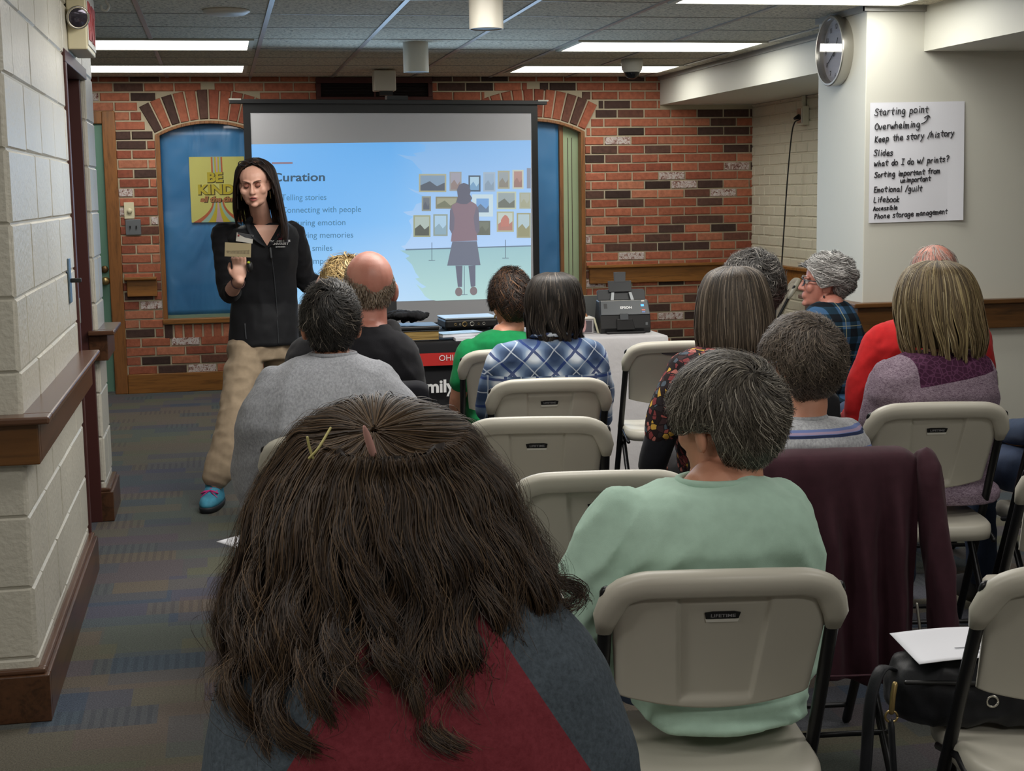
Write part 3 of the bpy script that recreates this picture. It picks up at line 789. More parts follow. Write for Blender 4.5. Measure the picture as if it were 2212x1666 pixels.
# ------------------------------------------------------------------ flip-chart sheet with handwriting
GL = {'S':'90,88,60,100,30,95,20,78,35,60,65,48,78,28,65,6,30,2,8,14','t':'45,95,40,30,48,5,68,3|12,62,82,66','a':'75,50,45,62,18,40,18,15,40,0,62,12,75,45,76,8,88,0','r':'20,60,22,0|22,36,40,58,68,62','i':'40,58,40,0|40,84,42,88','n':'18,60,18,0|18,36,40,58,62,52,66,0','g':'74,52,45,62,18,40,20,14,44,2,64,14,74,52,72,-25,50,-42,20,-36','p':'20,60,16,-42|20,42,46,62,72,46,70,14,44,0,20,14','o':'46,60,18,46,16,14,44,0,74,14,76,44,46,60','O':'50,98,14,70,14,24,48,0,84,24,88,70,50,98','v':'12,60,40,0,72,60','e':'16,30,70,34,66,56,42,62,18,40,20,12,48,0,78,12','w':'8,60,26,0,46,46,66,0,86,60','h':'20,100,18,0|18,34,42,58,66,48,68,0','l':'36,100,36,0','m':'10,60,10,0|10,38,28,58,44,46,46,0|46,38,64,58,82,48,84,0','K':'22,98,20,0|76,96,22,46,80,0','s':'72,52,44,62,24,48,44,32,66,20,52,2,18,6','y':'16,60,42,14|76,60,40,-10,16,-42','/':'70,104,20,-6','d':'72,100,74,0|74,42,46,60,18,40,20,12,46,0,74,18','W':'6,70,22,0,44,56,62,0,88,72','I':'20,96,80,96|50,96,48,0|16,0,78,0','?':'18,80,40,98,72,86,68,62,46,46,44,26|44,6,45,2','f':'74,92,54,98,44,80,42,0|16,54,70,56','u':'16,60,20,14,42,0,66,16,72,60|72,50,76,0','E':'24,96,22,0|24,96,80,98|23,50,66,52|22,0,80,2','L':'24,90,20,0,76,2','b':'22,100,20,0|20,34,46,58,74,40,70,10,42,0,20,14','k':'22,100,20,0|66,58,22,26,72,0','A':'8,0,44,94,80,0|22,36,68,36','c':'72,50,44,60,18,40,20,12,46,0,74,10','P':'22,94,20,0|22,92,66,90,74,66,50,48,22,46'}
GW = {'i':0.62,'l':0.6,'t':0.85,'I':0.9,'m':1.05,'W':1.05,'w':1.0,'r':0.8,'/':0.85,'f':0.85,' ':0.75}
def handwrite(lines, mb, org, ux, uz, nrm, th):
    hr = random.Random(3)
    for (x, y, size, slope, s) in lines:
        cx = x
        for ch in s:
            adv = GW.get(ch, 0.92)*size*0.72
            if ch in GL:
                jx, jy, js = hr.uniform(-.03, .03)*size, hr.uniform(-.06, .06)*size, hr.uniform(.92, 1.08)
                for st in GL[ch].split('|'):
                    q = [float(k) for k in st.split(',')]; P = np.array(q).reshape(-1, 2)/100*size*js
                    P = spline(P, 3*len(P)) if len(P) > 2 else P
                    U = cx+jx+P[:, 0]*0.74+P[:, 1]*0.10; W_ = y+jy+P[:, 1]+slope*(cx-x)
                    P3 = np.array(org)+U[:, None]*np.array(ux)+W_[:, None]*np.array(uz)+np.array(nrm)*0.0012
                    V, Fc = tube(P3, th, 5, True); mb.add(V, Fc)
            cx += adv
A, Bc, C_ = onY(1880, 222, PY0-0.006), onY(2084, 220, PY0-0.006), onY(1880, 482, PY0-0.006)
FW, FH = Bc[0]-A[0], A[2]-C_[2]
t = thing('flip_chart_sheet', 'white flip chart sheet of handwritten notes taped on the pillar', 'paper', (A[0], PY0-0.003, C_[2]))
n, m = 12, 14; V = []; Fc = []
for i in range(m+1):
    for j in range(n+1):
        u, v = j/n, i/m; V.append((u*FW, -0.002-0.012*max(0, u-0.8)*5*(1-v)-0.004*(1-v), v*FH+0.006*u))
for i in range(m):
    for j in range(n):
        k = i*(n+1)+j; Fc.append((k, k+1, k+n+2, k+n+1))
o = link('sheet', mesh('sheet', V, Fc, M['paper'], False), t); s_ = o.modifiers.new('s', 'SOLIDIFY'); s_.thickness = 0.0006
kx = FW/204; kz = FH/260; rows = [(8, 250, 24, 0.06, 'Starting point'), (9, 280, 24, 0.05, 'Overwhelming'), (9, 307, 23, 0.07, 'Keep the story /history'), (8, 336, 18, 0.0, 'Slides'), (9, 359, 18, 0.05, 'What do I do w/ prints?'), (10, 383, 18, 0.05, 'Sorting important from'), (66, 395, 14, 0.05, 'unimportant'), (9, 415, 18, 0.01, 'Emotional /guilt'), (9, 437, 16, 0.0, 'Lifebook'), (9, 455, 14, 0.03, 'Accessible'), (11, 473, 15, 0.05, 'Phone storage management')]
mb = MB(); lines = []
for x, py, sz, sl, s in rows:
    tw = {'Starting point': 116, 'Overwhelming': 97, 'Keep the story /history': 172, 'Slides': 42, 'What do I do w/ prints?': 162, 'Sorting important from': 142, 'unimportant': 66, 'Emotional /guilt': 105, 'Lifebook': 57, 'Accessible': 52, 'Phone storage management': 160}[s]
    adv = sum(GW.get(c, 0.92)*0.72 for c in s); ss = tw/adv
    lines.append((x*kx, FH-(py-222)*kz, ss*kx, sl, s))
for ln in lines:
    mb = MB(); handwrite([ln], mb, (0, -0.006, 0), (1, 0, 0), (0, 0, 1), (0, -1, 0), 0.0023); mb.build('handwriting', M['ink'], t, True)
mb = MB()
for P in ([(110, 268), (120, 262), (124, 252)], [(116, 255), (124, 250), (128, 254)]):
    mb.tube(spline([((x)*kx, -0.0075, FH-(y-222)*kz) for x, y in P], 8), 0.0025, 5)
mb.build('arrow', M['ink'], t, True)
# ------------------------------------------------------------------ folding chairs
def back_panel(slot=False):
    """blow-moulded back: body narrowing downwards, rounded rolled lip over the top, recessed centre panel"""
    nu, nv = 121, 65; V = []; Fc = []
    top = lambda u: 0.845-0.010*u*u-0.030*max(0, abs(u)-0.62)**2/0.1444-0.035*max(0, abs(u)-0.86)**2/0.0196
    bot = lambda u: 0.540+0.026*u*u
    def ss(a, b, x):
        t = min(1, max(0, (x-a)/(b-a))); return t*t*(3-2*t)
    def pt(u, v, back):
        z = bot(u)+(top(u)-0.012-bot(u))*v
        hw = 0.186+0.016*v
        x = u*hw
        yb = -0.235+(0.845-z)*0.47-0.0-0.028*(1-u*u)          # slope with the frame, bowed towards the back
        th = 0.016
        if back:
            r = 0.0
            if not slot:
                inz = ss(0.80, 0.78, z)*ss(0.0, 1.0, 1.0); hwz = 0.070+0.014*(z-0.58)/0.2
                r = 0.010*ss(hwz+0.0035, hwz-0.0035, abs(x))*ss(0.800, 0.793, z)*ss(0.55, 0.575, z)
                r += 0.008*ss(hwz+0.003, hwz-0.003, abs(x))*ss(0.800, 0.796, z)*ss(0.772, 0.786, z)
            e = 0.010*max(0, (abs(u)-0.9)/0.1)**2
            return (x, yb-th+r+e, z)
        return (x, yb, z)
    for back in (0, 1):
        for i in range(nv):
            for j in range(nu):
                V.append(pt(-1+2*j/(nu-1), i/(nv-1), back))
    o = nu*nv
    for i in range(nv-1):
        for j in range(nu-1):
            a = i*nu+j; Fc.append((a, a+nu, a+nu+1, a+1)); Fc.append((o+a, o+a+1, o+a+nu+1, o+a+nu))
    for j in range(nu-1):
        Fc.append((j, j+1, o+j+1, o+j)); k = (nv-1)*nu+j; Fc.append((k+1, k, o+k, o+k+1))
    for i in range(nv-1):
        a = i*nu; Fc.append((a+nu, a, o+a, o+a+nu)); a = i*nu+nu-1; Fc.append((a, a+nu, o+a+nu, o+a))
    mb = MB().add(V, Fc)
    # rolled lip along the top, running down over both shoulders
    P = []; 
    for u in np.linspace(-1, 1, 41):
        z = top(u)-0.026; x = u*0.212; P.append((x, -0.235+(0.845-z)*0.47-0.010-0.028*(1-u*u)-0.006, z))
    P = [(-0.214, P[0][1]+0.022, P[0][2]-0.035)]+P+[(0.214, P[-1][1]+0.022, P[-1][2]-0.035)]
    P = np.array(P); k = len(P); n = 14; base = []
    Pt, T, _, _ = frames(P)
    Ff = []
    for i in range(k):
        e = min(i, k-1-i); s = 0.55 if e == 0 else (0.9 if e == 1 else 1.0)
        nrm = np.array([0, -0.905, -0.425]); up = np.cross(nrm, T[i]); up /= np.linalg.norm(up); 
        if up[2] < 0 and abs(T[i][0]) > 0.5: up = -up
        for q in range(n):
            a = 2*math.pi*q/n; ca, sa = math.cos(a), math.sin(a)
            base.append(P[i]+s*(nrm*0.019*np.sign(ca)*abs(ca)**0.75+up*0.027*np.sign(sa)*abs(sa)**0.75))
    for i in range(k-1):
        for q in range(n): Ff.append((i*n+q, i*n+(q+1) % n, (i+1)*n+(q+1) % n, (i+1)*n+q))
    Ff += [tuple(range(n-1, -1, -1)), tuple(range((k-1)*n, k*n))]
    mb.add(base, Ff)
    return mb
def seat_bm():
    n = 28; rings = []
    out = [];
    for sc, z in ((0.86, 0.382), (0.985, 0.387), (1.0, 0.41), (0.99, 0.428), (0.95, 0.438), (0.6, 0.432), (0.15, 0.428)):
        rings.append((0, -0.020, z, 0.207*sc, 0.215*sc, 5))
    V, Fc = loft(rings, 44, 5); 
    V[:, 2] -= 0.018*np.clip((V[:, 1]-0.08)/0.11, 0, 1)**2
    return MB().add(V, Fc)
def make_chair(label, slot=False):
    t = thing('folding_chair', label, 'chair', (0, 0, 0), 0, 'white folding chairs')
    o = back_panel(slot).build('backrest', M['chair'], t, True)
    seat_bm().build('seat', M['chair'], t, True)
    for s in (-1, 1):
        MB().tube([(s*0.212, -0.222, 0.795), (s*0.212, -0.10, 0.55), (s*0.212, 0.02, 0.305), (s*0.212, 0.175, 0.012)], 0.0135, 10, flat=0.75).build('front_leg', M['blackm'], t, True)
        MB().tube([(s*0.190, 0.055, 0.405), (s*0.190, -0.11, 0.20), (s*0.190, -0.265, 0.012)], 0.0115, 10, flat=0.75).build('rear_leg', M['blackm'], t, True)
        MB().tube([(s*0.202, -0.19, 0.38), (s*0.204, -0.07, 0.415), (s*0.202, 0.06, 0.385)], 0.009, 8).build('hinge_bracket', M['blackm'], t, True)
    for nm, a in (('front_crossbar', (0.148, 0.065)), ('rear_crossbar', (-0.185, 0.11))):
        MB().tube([(-0.198, a[0], a[1]), (0.198, a[0], a[1])], 0.008, 8).build(nm, M['blackm'], t, True)
    if not slot:
        # dark name plate set in the recess
        zc = 0.748; yc = -0.235+(0.845-zc)*0.47-0.028-0.0065
        ux = Vector((1, 0, 0)); uz = Vector((0, -0.425, 0.905)); no = ux.cross(uz)
        cpt = Vector((0, yc, zc))
        P = []
        for x, z_ in ((-0.031, -0.008), (0.029, -0.008), (0.032, 0.006), (0.02, 0.0085), (-0.02, 0.0085), (-0.034, 0.006)):
            P.append(tuple(cpt+ux*x+uz*z_))
        pl = MB().prism(P, tuple(no*0.002)).build('name_plate', M['black'], t)
        text('lettering', 'LIFETIME', 0.0105, mat('plate_print', '8d8d90', 0.5), pl, basis(cpt+no*0.0026-uz*0.0035, ux, uz), 0.0002, 'CENTER', xs=1.15)
        P = [tuple(cpt+ux*x+uz*z_) for x, z_ in ((-0.030, -0.016), (0.028, -0.016), (0.030, -0.009), (-0.032, -0.009))]
        MB().prism(P, tuple(no*0.002)).build('moulded_slot', mat('slot_white', 'd8d6cc', 0.5), t)
    else:
        zc = 0.79; yc = -0.235+(0.845-zc)*0.47-0.028-0.016
        MB().add(*ellipsoid((0, yc, zc), (0.062, 0.006, 0.013))).build('handle_slot', mat('slot_shadow', '58555a', 0.8), t, True)
    return t
CH0 = None
def chair(x, y, deg, label, slot=False, off=0.235):
    """x, y: middle of the top edge of the back"""
    global CH0, CH1
    rz = math.radians(deg); ox, oy = -math.sin(rz)*off, math.cos(rz)*off
    if slot: c = make_chair(label, True); c.location = (x+ox, y+oy, 0); c.rotation_euler = (0, 0, rz); return c
    if CH0 is None:
        CH0 = make_chair(label); CH0.location = (x+ox, y+oy, 0); CH0.rotation_euler = (0, 0, rz); return CH0
    return dup(CH0, (x+ox, y+oy, 0), rz, label)
c_mint = chair(0.872, 2.47, -9, 'white folding chair under the person in the mint green shirt')
c_2 = chair(0.895, 3.43, -8, 'empty white folding chair directly left of the mint shirt shoulder')
c_3 = chair(0.925, 4.317, -11, 'empty white folding chair behind the chair of the blue plaid shirt')
c_4 = chair(1.165, 5.20, -5, 'white folding chair holding the person in the blue plaid shirt')
c_5 = chair(1.225, 6.22, -8, 'white folding chair under the person in the green T-shirt')
c_6 = chair(1.985, 6.30, -6, 'white folding chair with a handle slot in front of the floral blouse', True)
c_7 = chair(0.315, 4.17, -6, 'white folding chair under the person in the grey sweatshirt')
c_8 = chair(0.262, 3.30, -6, 'white folding chair half hidden left of the long brown hair')
c_9 = chair(2.205, 4.24, -10, 'white folding chair under the person in the purple knit top')
c_10 = chair(1.447, 3.39, -6, 'white folding chair under the burgundy jacket')
c_11 = chair(2.185, 3.28, -10, 'white folding chair cut by the right edge, beyond the bag')
c_12 = chair(1.545, 2.33, -10, 'white folding chair at the lower right with a black handbag on it')
c_13 = chair(2.70, 5.18, -8, 'white folding chair under the person in the red jacket')
c_14 = chair(2.57, 6.30, -8, 'white folding chair under the person in teal plaid')
c_15 = chair(4.165, 10.29, 72, 'white folding chair standing in the alcove by the painted brick')
c_16 = chair(0.47, 5.04, -6, 'white folding chair with a dark jacket behind the bald man in black')
c_17 = chair(1.70, 4.45, -8, 'white folding chair under the person in the floral blouse')
c_18 = chair(2.02, 5.35, -8, 'white folding chair of the person with dark grey hair')
c_19 = chair(0.21, 1.50, -4, 'white folding chair of the long haired person in front')
c_20 = chair(2.745, 4.18, -8, 'white folding chair of the person in jeans at the right edge')
c_21 = chair(0.50, 6.20, -6, 'white folding chair of the blonde front row person')

# ------------------------------------------------------------------ projection screen
S0, S1 = onY(525, 222, 9.62), onY(1160, 226, 9.87)
sd = np.array([S1[0]-S0[0], S1[1]-S0[1], 0]); SWID = np.linalg.norm(sd); sd /= SWID; sn = np.array([sd[1], -sd[0], 0])
def onS(px, py, off=0.0):
    d = ray(px, py); p0 = S0+sn*off; return CAM+d*(((p0-CAM)@sn)/(d@sn))
root = thing('projection_screen', 'pull up projection screen with black border showing a slide', 'screen', (float((S0+S1)[0]/2), float((S0+S1)[1]/2), 0))
base = np.array([(S0+S1)[0]/2, (S0+S1)[1]/2, 0])
def sbox(u0, u1, z0, z1, d0, d1):
    P = [S0+sd*u0+sn*d1, S0+sd*u1+sn*d1, S0+sd*u1+sn*d0, S0+sd*u0+sn*d0]
    V = [np.array([p[0], p[1], z0]) for p in P]+[np.array([p[0], p[1], z1]) for p in P]
    return np.array(V)-base, [(3, 2, 1, 0), (4, 5, 6, 7), (0, 1, 5, 4), (1, 2, 6, 5), (2, 3, 7, 6), (3, 0, 4, 7)]
zt = float(S0[2]); zb = 0.60
M['fabric'] = mat('screen_fabric', 'b9b8bb', 0.85)
MB().add(*sbox(0.0, SWID, zb, zt, -0.004, 0.0)).build('fabric', M['fabric'], root)
bd = 0.042
mb = MB(); mb.add(*sbox(-0.002, bd, zb, zt, -0.006, 0.003)); mb.add(*sbox(SWID-bd, SWID+0.002, zb, zt, -0.006, 0.003)); mb.add(*sbox(bd, SWID-bd, zt-0.062, zt, -0.006, 0.003)); mb.add(*sbox(bd, SWID-bd, zb, zb+0.05, -0.006, 0.003))
mb.build('border', M['black'], root)
MB().add(*sbox(-0.085, SWID+0.065, zt-0.006, zt+0.022, -0.03, 0.02)).build('top_bar', M['black'], root, bevel=0.003)
mb = MB()
for u in (-0.09, SWID+0.0): mb = MB().add(*sbox(u, u+0.075, zt+0.016, zt+0.026, -0.032, 0.022)); mb.build('bar_end', M['steel'], root)
mb = MB().add(*sbox(SWID/2-0.02, SWID/2+0.02, 0.02, zt+0.04, -0.06, -0.03)); mb.build('pole', M['blackm'], root)
MB().add(*sbox(SWID/2-0.05, SWID/2+0.09, zt+0.02, zt+0.05, -0.06, 0.0)).build('carry_handle', M['black'], root)
for a in (-1, 1):
    c = S0+sd*(SWID/2)-sn*0.045-base
    MB().tube([c*[1, 1, 0]+[0, 0, 0.45], c*[1, 1, 0]+sd*0.5*a-sn*0.25+[0, 0, 0.012]], 0.012, 8).build('tripod_leg', M['blackm'], root, True)
MB().tube([c*[1, 1, 0]+[0, 0, 0.45], c*[1, 1, 0]+sn*0.55+[0, 0, 0.012]], 0.012, 8).build('tripod_leg', M['blackm'], root, True)
MB().add(*sbox(-0.06, SWID+0.06, 0.50, 0.60, -0.05, 0.05)).build('roller_case', M['black'], root, bevel=0.01)
# the slide thrown on the fabric
def slide_mat(name):
    g = G(name); c = g.n('ShaderNodeVertexColor', layer_name='col').outputs[0]
    g.out((0.15, 0.15, 0.15, 1), 0.9, Emission_Color=c, Emission_Strength=0.92); return g.m
M['slide'] = slide_mat('projected_light')
SV, SF, SC_ = [], [], []
def spoly(pts, col, off, col2=None):
    n = len(SV); c = np.array(lin(col)[:3])
    ys = [p[1] for p in pts]; y0, y1 = min(ys), max(ys)
    for p in pts:
        SV.append(onS(p[0], p[1], off)-base)
        SC_.append(c if col2 is None else c+(np.array(lin(col2)[:3])-c)*(p[1]-y0)/max(1e-6, y1-y0))
    SF.append(tuple(range(n, n+len(pts))))
GX, GY = np.linspace(0, 1, 13), np.linspace(0, 1, 9)
key = {(0, 0): '5fadee', (.5, 0): '5aa9ec', (1, 0): '9ac4ea', (0, .5): '5aabf0', (.5, .5): '7cbef7', (1, .5): 'a4ccf2', (0, 1): '86cdfa', (.5, 1): 'b9dcfb', (1, 1): 'a8d4ea'}
def kcol(u, v):
    a, b = (0, .5) if u < .5 else (.5, 1); c, d = (0, .5) if v < .5 else (.5, 1); p, q = (u-a)*2, (v-c)*2
    f = lambda i, j: np.array(lin(key[(i, j)])[:3])
    return (f(a, c)*(1-p)+f(b, c)*p)*(1-q)+(f(a, d)*(1-p)+f(b, d)*p)*q
TLp, TRp, BLp, BRp = np.array([540, 312.]), np.array([1147, 303.]), np.array([547, 660.]), np.array([1147, 643.])
n0 = len(SV)
for v in GY:
    for u in GX:
        p = (TLp*(1-u)+TRp*u)*(1-v)+(BLp*(1-u)+BRp*u)*v
        SV.append(onS(p[0], p[1], 0.0012)-base); SC_.append(kcol(u, v))
for i in range(8):
    for j in range(12):
        k = n0+i*13+j; SF.append((k, k+13, k+14, k+1))
o1 = 0.0018
torn = [(902, 308), (919, 314), (918, 327), (893, 331), (900, 338), (880, 337), (858, 333), (876, 342), (890, 347), (899, 357), (903, 362), (912, 370), (911, 376), (930, 385), (925, 393), (938, 404), (934, 413), (918, 416), (898, 412), (880, 405), (893, 414), (912, 422), (926, 426), (926, 437), (908, 438), (899, 441), (892, 455), (871, 458), (880, 464), (893, 468), (883, 477), (888, 486), (890, 500), (886, 515), (875, 530), (866, 532), (880, 541), (864, 541), (885, 553), (876, 558), (890, 572), (898, 590), (906, 600), (897, 602), (908, 612), (921, 620), (912, 623), (898, 613), (910, 628), (918, 640), (928, 647), (942, 650)]
tr = [p for p in torn if p[1] < 536]; br_ = [p for p in torn if p[1] >= 536]
# gallery wall, then floor
from mathutils.geometry import tessellate_polygon
def tess(pts, col, off, col2=None):
    t = tessellate_polygon([[Vector((p[0], p[1], 0)) for p in pts]])
    n = len(SV); c = np.array(lin(col)[:3]); ys = [p[1] for p in pts]; y0, y1 = min(ys), max(ys)
    for p in pts:
        SV.append(onS(p[0], p[1], off)-base); SC_.append(c if col2 is None else c+(np.array(lin(col2)[:3])-c)*(p[1]-y0)/(y1-y0))
    for f in t: SF.append(tuple(n+i for i in f))
tess(tr+[(876, 539), (1147, 531), (1147, 303)], '78b0e6', o1, 'aed0f8')
tess([(876, 539)]+br_+[(1147, 643), (1147, 531)], '93bfc8', o1, 'b3d9d6')
spoly([(876, 538), (1147, 530), (1147, 532.5), (876, 541)], '5d7890', 0.0024)
o2, o3, o4 = 0.0024, 0.0030, 0.0036
pics = [(905, 376, 964, 415, 'a8a78a', '7d97b0', '4a5566'), (971, 371, 997, 413, '94989a', '9a99a8', '8b7a78'), (1012, 379, 1038, 414, '34495f', 'a6c8dc', '6d9bc0'), (1044, 372, 1070, 414, '9cb0c2', '8fa9c2', '7d95ac'), (1075, 369, 1101, 408, 'a09f86', '8f9aa0', '7e7a72'), (1107, 367, 1131, 408, 'b9c0b0', 'a6807a', '8d6a66'), (1138, 363, 1146.5, 407, '7d8496', '7d8496', '7d8496'), (911, 424, 931, 456, '8a8f85', '666e78', '50596a'), (941, 425, 990, 451, '82806a', '9a9c86', '6f745f'), (1020, 420, 1065, 468, 'c0d6e0', '6d9fd6', '5a7390'), (1073, 414, 1115, 452, 'b5bfa9', '8f9ea2', '5f665f'), (1122, 416, 1146.5, 451, '9fa48c', 'a3a99d', '9a9d84'), (893, 465, 930, 512, '9aa07f', 'a9b9b2', '4a504a'), (936, 463, 967, 510, '8b9a90', 'a6c8e0', '86a6b8'), (1030, 477, 1059, 508, '5f665c', '6d7468', '5a6156'), (1073, 457, 1110, 501, 'a9ad8f', 'b9c6c0', 'a9756c'), (1116, 460, 1146.5, 514, '979878', 'a9c0c8', '8b8a66')]
for x0, y0, x1, y1, fr, a, b in pics:
    spoly([(x0, y1), (x1, y1), (x1, y0), (x0, y0)], fr, o2)
    k = 3.2 if x1-x0 > 12 else 1
    if fr == 'c0d6e0': k = 9
    spoly([(x0+k, y1-k), (x1-k, y1-k), (x1-k, y0+k), (x0+k, y0+k)], a, o3, a)
    ym = y0+(y1-y0)*0.55
    if x1-x0 > 12: tess([(x0+k, y1-k), (x1-k, y1-k), (x1-k, ym-3), (x0+(x1-x0)*.66, ym+5), (x0+(x1-x0)*.4, ym-6), (x0+k, ym+3)], b, o4)
tess([(1082, 490), (1100, 489), (1100, 474), (1096, 467), (1091, 464), (1086, 469), (1082, 476)], 'b77368', 0.0042)
of = 0.0046
tess([(985, 437), (989, 425), (987, 410), (992, 399), (1002, 395), (1012, 399), (1017, 412), (1015, 420), (1020, 428), (1016, 436), (1008, 441), (996, 441)], '56596d', 0.0054)
tess([(972, 455), (977, 443), (988, 437), (1016, 434), (1028, 441), (1033, 450), (1035, 480), (1036, 498), (1030, 508), (1031, 520), (974, 522), (976, 503), (971, 495)], '806a78', of)
for sgn, xs in ((0, ((972, 455), (976, 447), (982, 470), (981, 495), (976, 505), (971, 495))), (1, ((1034, 455), (1029, 446), (1023, 470), (1026, 496), (1031, 506), (1036, 498)))):
    tess(list(xs), '666478', 0.0050)
tess([(977, 522), (1030, 521), (1038, 573), (966, 574)], '62697e', of)
tess([(984, 574), (999, 574), (998, 620), (989, 620)], '5b6076', of); tess([(1012, 574), (1027, 573), (1027, 618), (1017, 620)], '5b6076', of)
for cx, cy in ((991, 631), (1023, 629)):
    spoly([(cx+8*math.cos(a), cy+(10 if math.sin(a) > 0 else 9)*-math.sin(a)) for a in np.linspace(0, 2*math.pi, 15)[:-1]], '766a70', 0.0050)
for x, y0, y1 in ((933, 524, 562), (1092, 518, 557), (1003, 575, 636)):
    spoly([(x-0.7, y1), (x+0.7, y1), (x+0.7, y0), (x-0.7, y0)], '54687c', 0.0042); spoly([(x-7, y1+1.5), (x+7, y1+1.2), (x+7, y1), (x-7, y1)], '54687c', 0.0042)
spoly([(587, 354.5), (632, 354), (632, 350), (587, 350.4)], '7c6478', o2)
link('projected_slide', mesh('slide', SV, SF, M['slide'], False, None, np.array(SC_)), root)
M['slidetext'] = emit('slide_text', '4c7a9c', 0.95); M['slidehead'] = emit('slide_heading', '3b556b', 0.95)
def slide_text(body, x0, x1, yb, h, m, bold=0.0):
    o, q, r = onS(x0, yb, 0.0024), onS(x1, yb-(x1-x0)*0.012, 0.0024), onS(x0, yb-h, 0.0024)
    c = text('slide_text', body, 1.0, m, root, Matrix.Identity(4), bold)
    co = np.array([v.co for v in c.data.vertices]); wd = co[:, 0].max()-co[:, 0].min(); x_0 = co[:, 0].min()
    up = (r-o)/0.70                                               # cap height of the face is 0.70 em
    W = (o-base)[None]+((co[:, 0]-x_0)/wd)[:, None]*(q-o)[None]+co[:, 1][:, None]*up[None]
    c.data.vertices.foreach_set('co', W.astype(np.float32).ravel()); c.data.update()
slide_text('Curation', 588, 702, 392, 18, M['slidehead'], 0.02)
for s, x1, yb in (('Telling stories', 705, 433), ('Connecting with people', 780, 460), ('Capturing emotion', 746, 488), ('Preserving memories', 763, 515), ('Not just smiles', 718, 543), ('Good composition', 750, 571), ('Good exposure', 728, 598)):
    slide_text(s, 608, x1, yb, 13, M['slidetext'])
# ------------------------------------------------------------------ tables and what lies on them
def cloth(name, x0, x1, y0, y1, z, m, label, sag=0.012, cat='tablecloth'):
    """cloth over a table: flat top, four hanging sides with soft folds"""
    P = []; n = 0; V = []; Fc = []
    per = []
    def edge(a, b, k): return [(a[0]+(b[0]-a[0])*i/k, a[1]+(b[1]-a[1])*i/k) for i in range(k)]
    r = 0.03
    c = [(x0, y0), (x1, y0), (x1, y1), (x0, y1)]
    for i in range(4):
        a, b = c[i], c[(i+1) % 4]; per += edge(a, b, max(8, int(math.dist(a, b)/0.03)))
    N = len(per); cx, cy = (x0+x1)/2, (y0+y1)/2
    lev = [(1.0, z, -0.018), (1.0, z-0.002, -0.006), (1.0, z-0.012, 0.0)]+[(1, z-0.012-(z-0.03)*t, 0) for t in np.linspace(0.08, 1, 12)]
    for li, (s, zz, off) in enumerate(lev):
        for k, (px, py) in enumerate(per):
            a, b = per[k-1], per[(k+1) % N]; tx, ty = b[0]-a[0], b[1]-a[1]; L = math.hypot(tx, ty); nx, ny = ty/L, -tx/L
            t = max(0, (z-0.012-zz)/z)
            d = off+t*(0.03+sag*2*math.sin(k*0.42+mnoise.noise(Vector((k*0.13, 0, x0)))*3)*min(1, t*2))
            V.append((px+nx*d, py+ny*d, zz))
    for i in range(len(lev)-1):
        for k in range(N): Fc.append((i*N+k, (i+1)*N+k, (i+1)*N+(k+1) % N, i*N+(k+1) % N))
    Fc.append(tuple(range(N)))
    o = link(name, mesh(name, V, Fc, m, True)); s = o.modifiers.new('s', 'SOLIDIFY'); s.thickness = 0.0015; e = o.modifiers.new('e', 'EDGE_SPLIT'); e.split_angle = math.radians(60)
    return tag(o, label, cat)
def table(x0, x1, y0, y1, z, label):
    t = thing('folding_table', label, 'table', ((x0+x1)/2, (y0+y1)/2, 0)); w, d = (x1-x0)/2, (y1-y0)/2
    MB().box((-w, -d, z-0.04), (w, d, z)).build('tabletop', M['whitep'], t, bevel=0.006)
    for sx in (-1, 1):
        for sy in (-1, 1): MB().tube([(sx*(w-0.06), sy*(d-0.06), 0.012), (sx*(w-0.06), sy*(d-0.06), z-0.04)], 0.013, 8).build('leg', M['blackm'], t, True)
    return t
T1 = (0.66, 1.57, 7.60, 8.72); T2 = (1.68, 2.335, 7.52, 8.25)
table(T1[0]+0.01, T1[1]-0.01, T1[2]+0.012, T1[3]-0.01, 0.733, 'folding table under the black cloth'); table(T2[0]+0.01, T2[1]-0.01, T2[2]+0.012, T2[3]-0.01, 0.738, 'folding table under the white cloth')
bc = cloth('tablecloth', *T1, 0.737, M['black_cloth'], 'black tablecloth with a red band at the front of the room', 0.003)
wc = cloth('tablecloth', *T2, 0.742, M['white_cloth'], 'white tablecloth under the document scanner', 0.010)
def frontz(py): return onY(945, py, T1[2]-0.02)[2]
yf = T1[2]-0.022
zc0, zc1 = frontz(789), frontz(762)
MB().add([(T1[0]-0.02, yf-0.020, zc0), (T1[1]+0.02, yf-0.020, zc0), (T1[1]+0.015, yf-0.016, zc1), (T1[0]-0.015, yf-0.016, zc1)], [(0, 1, 2, 3)]).build('red_band', M['red'], bc)
p = onY(948, 780, yf-0.022); text('lettering', 'OHIO', 0.044, M['white'], bc, basis(p, (1, 0, 0), (0, -0.05, 1)), 0)
p = onY(886, 850, yf-0.035); text('lettering', 'Family', 0.092, M['white'], bc, basis((p[0], yf-0.034, p[2]), (1, 0, 0), (0, -0.05, 1)), 0.003)
ZT1 = 0.7385
# laptop back
a, b = onY(800, 660, 8.25), onY(857, 640, 8.25)
t = thing('laptop', 'black open laptop on the black table beside the bald head', 'laptop', (b[0]-0.17, 8.25, ZT1))
MB().box((-0.17, -0.23, 0), (0.17, 0.0, 0.018)).build('base', M['black'], t, bevel=0.004)
MB().box((-0.17, 0.0, 0.012), (0.17, 0.008, b[2]-ZT1), M=Matrix.Rotation(math.radians(-4), 4, 'X')).build('lid', mat('laptop_lid', '1b1b1d', 0.5), t, bevel=0.003)
